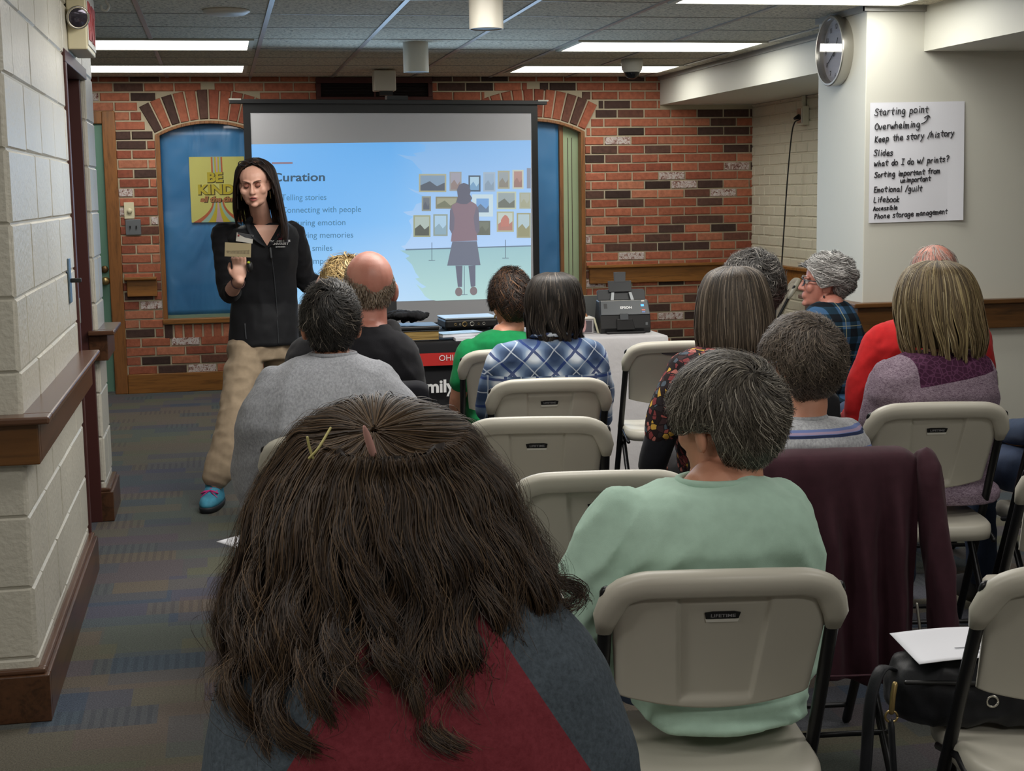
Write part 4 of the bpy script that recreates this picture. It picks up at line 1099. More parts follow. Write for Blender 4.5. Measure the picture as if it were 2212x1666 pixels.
# old book with gloves on it
bp = onZ(905, 737, ZT1+0.002); bx = bp[0]+0.01
t = thing('old_book', 'thick old book with brown page edges on the black table', 'book', (bx, bp[1]+0.13, ZT1))
w, d, h = 0.10, 0.12, 0.056
g = G('page_edges'); v = g.coord(); x = g.xyz(v); n = g.noise(g.mapping(v, (3, 3, 260)), 2.0, 3)[0]; M['pages'] = g.out(g.ramp(n, [(0.35, lin('5a4526')), (0.5, lin('9c8048')), (0.7, lin('b69a62'))]), 0.9)
MB().box((-w+0.004, -d+0.004, 0.006), (w-0.002, d-0.004, h-0.006)).build('pages', M['pages'], t)
MB().box((-w, -d, 0), (w, d, 0.006)).box((-w, -d, h-0.006), (w, d, h)).box((-w, -d, 0.006), (-w+0.004, d, h-0.006)).build('cover', M['black'], t, bevel=0.002)
t2 = thing('photo_album', 'flat black album on top of the thick old book', 'album', (bx-0.02, bp[1]+0.13, ZT1+h))
MB().box((-0.12, -0.12, 0), (0.125, 0.12, 0.024)).build('cover', M['black'], t2, bevel=0.008)
MB().box((-0.115, -0.116, 0.004), (0.127, 0.116, 0.019)).build('pages', mat('album_pages', '7f8488', 0.7), t2)
parts = []
gr = random.Random(11)
for k in range(16):
    c = (bx-0.06+gr.uniform(-0.085, 0.09), bp[1]+0.12+gr.uniform(-0.09, 0.05), ZT1+h+0.024+gr.uniform(0.048, 0.060)); parts.append(ellipsoid(c, (gr.uniform(.03, .055), gr.uniform(.02, .04), gr.uniform(.012, .022)), rotz(gr.uniform(0, 3))))
for k, (dx, dz) in enumerate(((0.075, 0.035), (0.03, 0.045), (-0.05, 0.03))):
    parts.append(tube(spline([(bx-0.06+dx-0.05, bp[1]+0.10, ZT1+h+0.047), (bx-0.06+dx, bp[1]+0.08, ZT1+h+0.045+dz*0.6), (bx-0.06+dx+0.03, bp[1]+0.06, ZT1+h+0.045+dz)], 8), 0.012, 8))
gb = np.array([bx-0.06, bp[1]+0.11, ZT1+h+0.024])
gv = remesh('black_gloves', parts, 0.005, mat('black_knit', '18181b', 0.9), None, gb, 2, wrinkles(0.004, 60, 2)); gv.location = tuple(gb); tag(gv, 'crumpled black gloves lying on the album', 'gloves')
# projector
p0, p1 = onZ(960, 716, ZT1), onZ(1075, 712, ZT1)
px_, py_ = (p0[0]+p1[0])/2, (p0[1]+p1[1])/2+0.12; w = (p1[0]-p0[0])/2
t = thing('projector', 'slim black projector with white top and ports facing the audience', 'projector', (px_, py_, ZT1), 0.05)
MB().box((-w, -0.12, 0.012), (w, 0.12, 0.064)).build('body', M['black'], t, bevel=0.012)
MB().box((-w-0.002, -0.118, 0.064), (w+0.002, 0.12, 0.074)).build('top_cover', mat('projector_top', 'a9b4bd', 0.35), t, bevel=0.006)
mb = MB()
for k, (u, r) in enumerate(((-0.62, 0.008), (-0.45, 0.006), (-0.28, 0.016), (0.0, 0.014), (0.25, 0.006), (0.45, 0.009))):
    q = Matrix.Translation((u*w, -0.1195, 0.037)) @ Matrix.Rotation(math.radians(90), 4, 'X'); MB().lathe([(r, 0), (r, 0.003), (r*0.6, 0.003), (r*0.6, 0.0)], 14, 0, q).build('port', M['steel'] if k % 2 else M['brass'], t, True)
for sx in (-1, 1):
    for sy in (-1, 1): MB().lathe([(0.01, 0), (0.01, 0.013)], 10, 0, Matrix.Translation((sx*w*0.8, sy*0.09, 0))).build('foot', M['black'], t)
# books/papers in front of the projector
p = onZ(975, 735, ZT1); t = thing('photo_book', 'pale blue softcover photo book propped up in front of the projector', 'book', (p[0]+0.045, p[1]+0.06, ZT1), 0.25)
MB().box((-0.11, -0.055, 0.016), (0.12, 0.07, 0.032)).build('pages', M['paper'], t, bevel=0.002)
MB().box((-0.112, -0.057, 0.032), (0.122, 0.072, 0.036)).build('cover', mat('pale_cover', '9db6c6', 0.4, var=(18, 0.3)), t)
p2 = onZ(1003, 737, ZT1); t = thing('white_box', 'small white box under the photo book', 'box', (p2[0]+0.015, p2[1]+0.05, ZT1)); MB().box((-0.06, -0.045, 0), (0.06, 0.045, 0.0155)).build('carton', M['paper'], t, bevel=0.001)
# ---- white table
ZT2 = 0.7435
a, b = onY(1245, 640, 8.02), onY(1306, 638, 8.02)
t = thing('grey_laptop', 'grey laptop lid standing behind the photo box', 'laptop', (b[0]-0.16, 8.02, ZT2))
t.name = 'laptop'
MB().box((-0.17, -0.0, 0), (0.165, 0.22, 0.016)).build('base', M['greyp'], t, bevel=0.004)
MB().box((-0.17, -0.006, 0.012), (0.165, 0.0, a[2]-ZT2)).build('lid', mat('grey_lid', '565857', 0.5), t, bevel=0.002)
MB().box((-0.17, -0.0065, a[2]-ZT2), (0.165, 0.0005, a[2]-ZT2+0.004)).build('lid_edge', mat('lid_edge_metal', 'b3b096', 0.3, 0.6), t)
# photo box
q0, q1 = onZ(1240, 722, ZT2), onZ(1288, 722, ZT2); zt_ = onY(1268, 686, q0[1])[2]
t = thing('photo_box', 'clear plastic photo box with a pink picture on the white table', 'box', ((q0[0]+q1[0])/2, q0[1]+0.06, ZT2)); w = (q1[0]-q0[0])/2; h = zt_-ZT2
MB().box((-w, -0.05, 0), (w, 0.05, h-0.012)).build('body', mat('frosted_plastic', 'a8a5a6', 0.35), t, bevel=0.004)
MB().box((-w-0.004, -0.054, h-0.012), (w+0.004, 0.054, h)).build('lid', mat('frosted_lid', 'cfcac0', 0.4), t, bevel=0.004)
MB().box((-w+0.006, -0.0512, 0.006), (w-0.010, -0.0502, h-0.018)).build('picture', mat('dark_photo', '4f4a50', 0.5), t)
mb = MB()
for cx, ww, hh in ((-0.030, 0.02, 0.075), (-0.004, 0.018, 0.082)):
    mb.poly([(cx+ww*math.cos(a), -0.0515, 0.006+hh*(0.5+0.5*math.sin(a))) for a in np.linspace(-1.57, 4.71, 17)[:-1]])
mb.build('picture_figures', mat('pink_figures', 'b98e8c', 0.6), t)
MB().tube(spline([(-0.03, 0, h), (-0.02, 0, h+0.014), (0.02, 0, h+0.014), (0.03, 0, h)], 12), 0.006, 8).build('handle', mat('tan_handle', 'a5734f', 0.5), t, True)
MB().prism([(w-0.004, -0.052, h-0.004), (w+0.006, -0.052, h-0.004), (w+0.030, -0.052, 0.0), (w+0.020, -0.052, 0.0)], (0, 0.006, 0)).build('flap', mat('cream_flap', 'c9c5a9', 0.5), t)
p = onZ(1131, 712, ZT1); tis = remesh('crumpled_tissue', [ellipsoid((0, 0, 0.03), (0.03, 0.03, 0.03)), ellipsoid((0.02, 0, 0.05), (0.015, 0.02, 0.03)), ellipsoid((-0.015, 0.01, 0.06), (0.012, 0.015, 0.03))], 0.005, M['paper'], None, (0, 0, 0), 1, wrinkles(0.006, 50, 1)); tis.location = (1.556, 8.30, ZT1); tis.scale = (0.8, 0.8, 1); tag(tis, 'crumpled white tissue between the two dark haired heads', 'tissue')
# document scanner
s0, s1 = onZ(1300, 722, ZT2), onZ(1412, 720, ZT2)
sc_w = (s1[0]-s0[0])/2
t = thing('document_scanner', 'black sheet feed document scanner on the white table', 'scanner', ((s0[0]+s1[0])/2+0.005, s0[1]+0.115, ZT2), -0.06)
K = sc_w/0.15
def sp(pts): return [(x*K, y*K, z*K) for x, y, z in pts]
M['scanface'] = mat('scanner_slate', '3d4145', 0.4)
side = [(-0.11, 0.0), (-0.118, 0.03), (-0.105, 0.105), (-0.055, 0.185), (0.02, 0.19), (0.075, 0.06), (0.085, 0.0)]
mb = MB(); mb.prism(sp([(-0.15, y, z) for y, z in side]), (0.30*K, 0, 0)); mb.build('body', M['black'], t, bevel=0.004)
mb = MB(); mb.prism(sp([(-0.147, -0.108, 0.107), (0.147, -0.108, 0.107), (0.139, -0.058, 0.186), (-0.139, -0.058, 0.186)]), (0, -0.003*K, 0.002*K)); mb.build('front_cover', M['scanface'], t, bevel=0.002)
MB().prism(sp([(-0.139, -0.062, 0.184), (0.139, -0.062, 0.184), (0.139, -0.058, 0.189), (-0.139, -0.058, 0.189)]), (0, 0.006*K, 0)).build('silver_edge', M['steel'], t)
MB().prism(sp([(-0.143, 0.0, 0.175), (0.146, 0.0, 0.175), (0.150, 0.035, 0.235), (0.142, 0.04, 0.247), (-0.133, 0.04, 0.247), (-0.143, 0.035, 0.237)]), (0, 0.012*K, 0.0)).build('feeder', mat('scanner_dark', '1c1d20', 0.5), t, bevel=0.003)
MB().prism(sp([(-0.072, 0.02, 0.235), (0.066, 0.02, 0.235), (0.072, 0.06, 0.297), (-0.070, 0.06, 0.297)]), (0, 0.008*K, 0)).build('paper_support', mat('scanner_dark', '1a1b1e', 0.5), t, bevel=0.002)
MB().prism(sp([(-0.033, 0.055, 0.29), (0.036, 0.055, 0.29), (0.044, 0.085, 0.348), (-0.030, 0.085, 0.348)]), (0, 0.006*K, 0)).build('support_extension', mat('scanner_dark', '202125', 0.5), t, bevel=0.002)
for sx in (-1, 1):
    MB().prism(sp([(sx*0.062-0.007, -0.01, 0.185), (sx*0.062+0.012, -0.01, 0.185), (sx*0.052+0.010, 0.012, 0.232), (sx*0.052-0.006, 0.012, 0.232)]), (0, 0.006*K, 0)).build('paper_guide', mat('guide_grey', 'a9adb0', 0.4), t)
MB().prism(sp([(-0.055, -0.130, 0.02), (0.055, -0.130, 0.02), (0.038, -0.123, 0.085), (-0.055, -0.123, 0.085)]), (0, 0.008*K, 0)).build('output_tray', M['black'], t, bevel=0.003)
MB().prism(sp([(-0.036, -0.128, 0.08), (0.014, -0.128, 0.08), (0.014, -0.120, 0.116), (-0.036, -0.120, 0.116)]), (0, 0.005*K, 0)).build('tray_stop', M['scanface'], t, bevel=0.001)
MB().box(tuple(np.array((-0.12, -0.15, 0.0))*K), tuple(np.array((0.11, -0.11, 0.012))*K)).build('front_lip', M['black'], t, bevel=0.003)
def scan_at(u, v, d=0.004):
    a_, b_ = np.array((-0.108, 0.107)), np.array((-0.058, 0.186)); y, z = a_+(b_-a_)*v; return Vector((u*K, (y-d)*K, (z+d*0.6)*K))
uy = Vector((0, 0.05, 0.079)).normalized()
text('lettering', 'EPSON', 0.021*K, M['white'], t, basis(scan_at(-0.028, 0.42), (1, 0, 0), uy), 0.0008, xs=1.1)
def chip(name, u0, u1, v0, v1, m):
    P = [scan_at(u0, v0), scan_at(u1, v0), scan_at(u1, v1), scan_at(u0, v1)]; MB().poly([tuple(q) for q in P]).build(name, m, t)
chip('blue_light', 0.098, 0.116, 0.56, 0.70, emit('blue_indicator', '3f8cff', 3.0)); chip('red_button', 0.100, 0.121, 0.26, 0.35, mat('red_button', 'd4705e', 0.4)); chip('blue_button', 0.100, 0.119, 0.12, 0.20, mat('blue_button', '5f83c4', 0.4))
chip('pictogram', -0.124, -0.104, 0.45, 0.8, M['black']); chip('white_sticker', 0.104, 0.122, 0.9, 0.99, M['whitep'])
MB().poly(sp([(0.118, -0.1185, 0.045), (0.132, -0.1185, 0.045), (0.132, -0.1175, 0.062), (0.118, -0.1175, 0.062)])).build('corner_mark', M['greyp'], t)
# ------------------------------------------------------------------ people: skin, hair and cloth
def skin(name, c):
    g = G(name); v = g.coord(); n = g.noise(v, 18, 4)[0]; a = lin(c)
    g.bump(g.noise(v, 220, 3)[0], 0.12, 0.002)
    cc = g.ramp(n, [(0.3, (a[0]*0.86, a[1]*0.78, a[2]*0.76, 1)), (0.7, a)])
    g.out(cc, 0.48, Subsurface_Weight=0.0); return g.m
M['skin'] = skin('fair_skin', 'c08a70'); M['skin2'] = skin('tan_skin', 'b87f62'); M['skin3'] = skin('rosy_skin', 'b47a6a')
def hairmat():
    g = G('hair_strands'); c = g.n('ShaderNodeVertexColor', layer_name='col').outputs[0]
    g.out(c, 0.5, Specular_IOR_Level=0.3); return g.m
M['hair'] = hairmat()

def ribbons(P, width, out, cols, taper=0.25):
    """P (N,K,3) strand points, out (N,K,3) outward normals -> flat-V strips"""
    N, K, _ = P.shape
    T = np.gradient(P, axis=1); T /= np.linalg.norm(T, axis=2, keepdims=True)+1e-9
    S = np.cross(T, out); S /= np.linalg.norm(S, axis=2, keepdims=True)+1e-9
    O = np.cross(S, T)
    wd = np.linspace(1, 0, K)**0.6*(1-taper)+taper
    wd = (np.broadcast_to(np.asarray(width, float).reshape(-1, 1), (N, K))*wd[None])[..., None]
    V = np.stack([P-S*wd*0.5, P+O*wd*0.22, P+S*wd*0.5], 2).reshape(-1, 3)
    b = (np.arange(N)[:, None]*K+np.arange(K-1)[None])*3
    f = np.stack([b, b+3, b+4, b+1], -1).reshape(-1, 4); f2 = np.stack([b+1, b+4, b+5, b+2], -1).reshape(-1, 4)
    C = np.repeat(np.repeat(cols[:, None], K, 1)[:, :, None], 3, 2)
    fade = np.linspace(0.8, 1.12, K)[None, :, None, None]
    return V, np.vstack([f, f2]), (C*fade).reshape(-1, 3)

def strand_cols(N, pal, rs, wts=None):
    pal = np.array([lin(c)[:3] for c in pal]); k = rs.choice(len(pal), N, p=None if wts is None else np.array(wts)/sum(wts))
    return pal[k]*(0.75+0.5*rs.rand(N))[:, None]

def short_hair(parent, base, c, r, pal, wts=None, n=2600, L=(0.03, 0.06), width=0.0026, yaw=0.0, tilt=38, nape=-0.095, side=-0.012, front=0.055, bald=None, lift=0.008, swirl=0.5, seed=1, wave=0.0, cap=True, K=8, twist=0.0, lump=0.004, whorl_x=0.0, sideback=58):
    """cropped hair over an ellipsoid head: flows out of a crown whorl, cut at a hairline; yaw 0 faces away from the camera (+Y)"""
    rs = np.random.RandomState(seed); c = np.asarray(c, float); r = np.asarray(r, float)
    Rz = rotz(math.radians(yaw)); Rt = roty(math.radians(whorl_x)) @ rotx(math.radians(tilt)); A = Rz @ Rt
    def zmin(D):                                     # D unit dirs in head frame
        az = np.abs(np.degrees(np.arctan2(D[..., 0], -D[..., 1])))
        return np.interp(az, [0, sideback-6, sideback+10, 84, 112, 122, 140, 180], [nape, nape+0.004, side+0.002, side, side-0.014, side+0.02, front-0.012, front])
    def surf(t, az, k=1.0):
        d = np.stack([np.sin(t)*np.sin(az), -np.sin(t)*np.cos(az), np.cos(t)], -1) @ Rt.T
        lp = 1+lump*10*(np.sin(d[..., 0]*7+seed)*np.sin(d[..., 2]*6+seed*2)*np.sin(d[..., 1]*5))
        return d, d*r*k*lp[..., None]
    def okay(d, p):
        g = p[..., 2] > zmin(d)
        if bald is not None:
            bd = np.array(bald[0], float); bd /= np.linalg.norm(bd); g &= np.degrees(np.arccos(np.clip(d @ bd, -1, 1))) > bald[1]
        return g
    if cap:
        nt, na = 44, 64; V = []; keep = np.zeros((nt+1, na), bool)
        for i in range(nt+1):
            t = math.pi*i/nt
            for j in range(na):
                d, p = surf(np.array(t), np.array(2*math.pi*j/na), 0.965); V.append(Rz @ p); keep[i, j] = bool(okay(d, p))
        Fc = []
        for i in range(nt):
            for j in range(na):
                k2 = (j+1) % na
                if keep[i, j] and keep[i+1, j] and keep[i, k2] and keep[i+1, k2]: Fc.append((i*na+j, (i+1)*na+j, (i+1)*na+k2, i*na+k2))
        V = np.array(V)+c-base
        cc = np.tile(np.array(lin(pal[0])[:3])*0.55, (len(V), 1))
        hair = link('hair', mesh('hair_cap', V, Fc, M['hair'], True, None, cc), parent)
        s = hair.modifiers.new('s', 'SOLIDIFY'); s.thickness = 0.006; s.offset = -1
    else: hair = parent
    t0 = np.arccos(1-2*rs.rand(n*3)*0.93); a0 = rs.rand(n*3)*2*math.pi
    d, p = surf(t0, a0); sel = okay(d, p); t0, a0 = t0[sel][:n], a0[sel][:n]; N = len(t0)
    Ls = rs.uniform(L[0], L[1], N)/float(r.mean()); u = np.linspace(0, 1, K)
    ph = rs.rand(N)*6.28
    t = t0[:, None]+Ls[:, None]*u[None]; az = a0[:, None]+swirl*Ls[:, None]*u[None]/np.maximum(0.35, np.sin(t0))[:, None]+twist*np.sin(u*5+ph[:, None])*0.08
    az = az+wave*np.sin(u[None]*7+ph[:, None])*0.12
    d, p = surf(t, az)
    lf = (rs.rand(N)**2*lift)[:, None]*u[None]**1.5+0.001
    p = p+d*(lf+wave*0.004*np.sin(u[None]*6+ph[:, None]*2))[..., None]
    zz = zmin(d)-0.004-0.020*rs.rand(N)[:, None]; p[..., 2] = np.maximum(p[..., 2], zz)
    P = p @ Rz.T+c-base; O = d @ Rz.T
    w_ = width*(0.6+0.8*rs.rand(N))
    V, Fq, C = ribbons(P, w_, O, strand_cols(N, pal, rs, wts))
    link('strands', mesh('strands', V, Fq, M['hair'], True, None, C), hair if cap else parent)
    return hair

def long_hair(parent, base, rings, pal, wts=None, n=4000, width=0.003, gap=None, yaw=0.0, seed=1, K=20, wave=0.004, wl=9.0, flare=0.01, tend=(0.85, 1.05), clump=40, capend=0.9, part=None, t0max=0.6, palt=None, ends=None, frizz=0.0, name='hair', fly=0.0):
    """hair falling from the crown over a stack of rings (cx,cy,cz,rx,ry) top to bottom; gap = (deg half-width of the open front per ring)"""
    rs = np.random.RandomState(seed); R_ = np.array(rings, float); n_r = len(R_)
    gp = np.zeros(n_r) if gap is None else np.interp(np.linspace(0, 1, n_r), np.linspace(0, 1, len(gap)), gap)
    yw = math.radians(yaw)
    def at(s, az):
        """s in [0,1] down the stack; az from the back (0) round to the front (pi)"""
        q = np.clip(s, 0, 1)*(n_r-1); i = np.clip(q.astype(int), 0, n_r-2); u = q-i
        g = lambda k: R_[np.clip(k, 0, n_r-1)]
        a, b, c_, d_ = g(i-1), g(i), g(i+1), g(i+2); u = u[..., None]
        v = 0.5*((2*b)+(c_-a)*u+(2*a-5*b+4*c_-d_)*u**2+(3*b-a-3*c_+d_)*u**3)
        sx, sy = np.sin(az+yw), -np.cos(az+yw)
        tz = v[..., 5]*v[..., 4]*sy if R_.shape[1] > 5 else 0.0
        return np.stack([v[..., 0]+v[..., 3]*sx, v[..., 1]+v[..., 4]*sy, v[..., 2]+tz], -1), np.stack([sx, sy, np.zeros_like(sx)], -1)
    def nrm(s, az):
        e = 0.012; p1, o1 = at(s, az+0.05); p0, _ = at(s, az-0.05); q1, _ = at(np.clip(s+e, 0, 1), az); q0, _ = at(np.clip(s-e, 0, 1), az)
        n_ = np.cross(q1-q0, p1-p0); n_ /= np.linalg.norm(n_, axis=-1, keepdims=True)+1e-9
        ref = o1+np.array([0, 0, 0.9])*(1-np.clip(s*4, 0, 1))[..., None]
        return n_*np.sign((n_*ref).sum(-1, keepdims=True)+1e-9)
    ns, na = 44, 72; ss = np.linspace(0.004, capend, ns); V = []; keep = np.zeros((ns, na), bool)
    for i, s in enumerate(ss):
        az = np.linspace(-math.pi, math.pi, na, endpoint=False); p, o = at(np.full(na, s), az); p = p-nrm(np.full(na, s), az)*0.007
        V += list(p); lim = 180-np.interp(s, np.linspace(0, 1, n_r), gp); keep[i] = np.abs(np.degrees(az)) <= lim+0.01
    Fc = []
    for i in range(ns-1):
        for j in range(na):
            k2 = (j+1) % na
            if keep[i, j] and keep[i+1, j] and keep[i, k2] and keep[i+1, k2]: Fc.append((i*na+j, (i+1)*na+j, (i+1)*na+k2, i*na+k2))
    V = np.array(V)-base
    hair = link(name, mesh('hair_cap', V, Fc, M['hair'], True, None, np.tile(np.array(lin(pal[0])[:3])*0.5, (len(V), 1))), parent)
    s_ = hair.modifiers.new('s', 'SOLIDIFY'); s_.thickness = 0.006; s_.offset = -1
    az0 = rs.uniform(-math.pi, math.pi, n*2)
    t0 = rs.rand(n*2)**1.3*t0max; lim = 180-np.interp(t0, np.linspace(0, 1, n_r), gp); sel = np.abs(np.degrees(az0)) <= lim; az0, t0 = az0[sel][:n], t0[sel][:n]; N = len(az0)
    cid = np.floor((az0+math.pi)/(2*math.pi)*clump).astype(int) % clump
    cph = rs.rand(clump)*6.28; camp = 0.5+rs.rand(clump); cend = rs.uniform(tend[0], tend[1], clump)
    if ends is not None: cend = np.interp(np.linspace(-180, 180, clump), [e[0] for e in ends], [e[1] for e in ends])+rs.uniform(-0.03, 0.03, clump)
    te = np.maximum(cend[cid]+rs.normal(0, 0.025, N), t0+0.12)
    u = np.linspace(0, 1, K); t = t0[:, None]+(te-t0)[:, None]*u[None]
    ph = cph[cid][:, None]+rs.normal(0, 0.35, (N, 1))
    cazc = (np.arange(clump)+0.5)/clump*2*math.pi-math.pi
    az = az0[:, None]+(cazc[cid]-az0)[:, None]*(0.75*np.clip((t-0.45)/0.5, 0, 1))+rs.normal(0, 0.02, (N, 1))
    lm_ = np.radians(180-np.interp(t, np.linspace(0, 1, n_r), gp)); az = np.sign(az)*np.minimum(np.abs(az), lm_-0.03+0.0*az)
    p, o = at(np.minimum(t, 1.0), az); o = nrm(np.minimum(t, 0.995), az)
    p[..., 2] -= np.maximum(t-1.0, 0)*abs(R_[-1, 2]-R_[0, 2])
    grow = np.clip((t-0.15)/0.85, 0, 1.2)**1.3
    lat = np.stack([-o[..., 1], o[..., 0], np.zeros_like(t)], -1)
    wv = wave*camp[cid][:, None]*grow
    p = p+lat*(wv*np.sin(t*wl*2+ph))[..., None]+o*(wv*0.8*np.sin(t*wl*2+ph+1.6)+flare*grow*rs.rand(N, 1)+0.004*rs.rand(N, 1))[..., None]
    if fly:
        fm = (rs.rand(N) < fly)[:, None]*1.0; fq = rs.uniform(4, 14, (N, 1)); fp = rs.rand(N, 1)*6.28; u_ = u[None]
        p = p+lat*(fm*0.022*u_*np.sin(fq*u_+fp))[..., None]+o*(fm*(0.004+0.026*rs.rand(N, 1)*u_**0.8*(0.6+0.4*np.sin(fq*u_*1.3+fp))))[..., None]
    if frizz:
        p = p+(rs.normal(0, 1, (N, 1, 3))*frizz*grow[..., None]**1.5)
    cols = strand_cols(N, pal, rs, wts)
    if palt is not None:
        m = np.clip(1-t0/0.35, 0, 1)[:, None]*rs.rand(N, 1); cols = cols*(1-m)+np.array(lin(palt)[:3])*m
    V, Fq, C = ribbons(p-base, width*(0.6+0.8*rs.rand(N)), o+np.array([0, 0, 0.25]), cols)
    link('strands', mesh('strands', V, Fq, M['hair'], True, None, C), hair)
    return hair

def head_parts(c, yaw=0.0, pitch=0.0, s=1.0, face=True, roll=0.0, ear=1.0, neckto=None, wide=1.0, top=0.082):
    """skull, jaw, nose, ears and neck as overlapping volumes; face looks along +Y turned by yaw"""
    A = rotz(math.radians(yaw)) @ rotx(math.radians(pitch)) @ roty(math.radians(roll)); c = np.asarray(c, float); out = []
    def E(p, r, m=None): v, f = ellipsoid((0, 0, 0), np.asarray(r)*s, m, 20, 14); out.append(((v+np.asarray(p)*s) @ A.T+c, f))
    def T(pts, r): v, f = tube(np.asarray(pts, float)*s, np.asarray(r)*s, 12); out.append((v @ A.T+c, f))
    E((0, -0.012, 0.035), (0.073*(0.5+0.5*wide), 0.093, top)); E((0, 0.028, -0.035), (0.058*wide, 0.060, 0.085)); E((0, 0.033, -0.082), (0.046*wide, 0.050, 0.036))
    for q in (-1, 1):
        E((q*0.079, -0.012, -0.012), (0.010*ear, 0.021, 0.034), rotx(math.radians(-12)) @ rotz(math.radians(q*22))); E((q*0.073, -0.004, -0.036), (0.007, 0.009, 0.011))
    if face:
        T([(0, 0.082, 0.018), (0, 0.094, -0.006), (0, 0.105, -0.030)], (0.008, 0.010, 0.012)); 
        for q in (-1, 1):
            E((q*0.011, 0.094, -0.034), (0.008, 0.009, 0.007)); E((q*0.038*wide, 0.060, -0.026), (0.024, 0.022, 0.026)); E((q*0.028, 0.074, 0.022), (0.028, 0.015, 0.010))
        E((0, 0.078, -0.100), (0.020, 0.017, 0.015)); E((0, 0.083, -0.063), (0.025, 0.014, 0.018))
    nk = np.array([(0, -0.018, -0.05), (0, -0.030, -0.105)])*s @ A.T+c
    end = c+np.array([0, -0.03, -0.21]) if neckto is None else np.asarray(neckto, float)
    v, f = tube([nk[0], nk[1], (nk[1]+end)/2, end], [0.052*s, 0.051*s, 0.053*s, 0.064*s], 18); out.append((v, f))
    return out, A

def hand_parts(w, d, up, s=1.0, curl=0.5, spread=0.12, side=1):
    """palm, four bent fingers of different length and a thumb off the side; d = finger direction, up = back of the hand"""
    d = np.asarray(d, float); d /= np.linalg.norm(d); up = np.asarray(up, float); up -= d*(up@d); up /= np.linalg.norm(up); x = np.cross(d, up)*side
    w = np.asarray(w, float); out = []
    B_ = np.stack([x, d, up], 1)
    v, f = ellipsoid((0, 0.045*s, 0), (0.039*s, 0.052*s, 0.015*s), None, 16, 10); out.append((v @ B_.T+w, f))
    for k, (fx, L) in enumerate(((-0.029, 0.062), (-0.010, 0.075), (0.010, 0.080), (0.028, 0.072))):
        p = np.array([fx, 0.085, 0.0])*s; a = 0.0; pts = [np.array([fx*0.9, 0.05, 0])*s, p]
        for q, l in enumerate((0.45, 0.32, 0.23)):
            a += curl*(0.7+0.25*q)+0.05*k; p = p+np.array([fx*spread*2*(0.4 if q else 1), math.cos(a)*L*l, -math.sin(a)*L*l])*s; pts.append(p)
        v, f = tube(np.array(pts), np.array([0.0085, 0.0088, 0.0082, 0.0075, 0.0062])*s*0.98, 10); out.append((v @ B_.T+w, f))
    pts = np.array([(0.020, 0.015, -0.004), (0.042, 0.042, -0.012), (0.050, 0.068, -0.022), (0.046, 0.090, -0.030)])*s
    v, f = tube(pts, np.array([0.013, 0.0115, 0.0098, 0.0075])*s, 10); out.append((v @ B_.T+w, f))
    return out

def folds(cx, z0, amp=0.010, seed=0.0, n=1.0):
    """drag lines running from the shoulders down towards the spine, crumpling low on the back"""
    def f(co, no):
        x = (co[:, 0]-cx); s_ = np.sign(x+1e-6); ax = np.abs(x); z = co[:, 2]-z0
        u = (ax*0.80+z*0.60); v = (z*0.80-ax*0.60)
        q = np.stack([u*16*n+s_*3.1, v*4.5, co[:, 1]*3+seed], 1); a = nz(q, 1.0, seed)
        q2 = np.stack([x*5, z*24*n, co[:, 1]*4+seed*2], 1); b = nz(q2, 1.0, seed+4)
        low = np.clip((0.66-co[:, 2])/0.12, 0, 1)
        r = (1-2*np.abs(a))*(1-low)*np.clip(ax*7, 0.15, 1)+(1-2*np.abs(b))*low
        d = amp*(r-0.3)+0.0035*nz(co, 11, seed+2)+0.0012*nz(co, 40, seed+7)
        return co+no*d[:, None].astype(np.float32)
    return f
def seat_y(Yc, z): return Yc+0.185+max(0, 0.85-z)*0.42+max(0, z-0.85)*0.03
def prow(Yc, row):
    py, xl, xr, ry = row[:4]
    Y = Yc+0.185
    for _ in range(3):
        a = onY(xl, py, Y); Y = seat_y(Yc, float(a[2]))
    a, b = onY(xl, py, Y), onY(xr, py, Y)
    return ((a[0]+b[0])/2, Y, a[2], (b[0]-a[0])/2, ry)
def shrink(r, k): return (r[0], r[1], r[2], max(0.02, r[3]-k), max(0.02, r[4]-k))

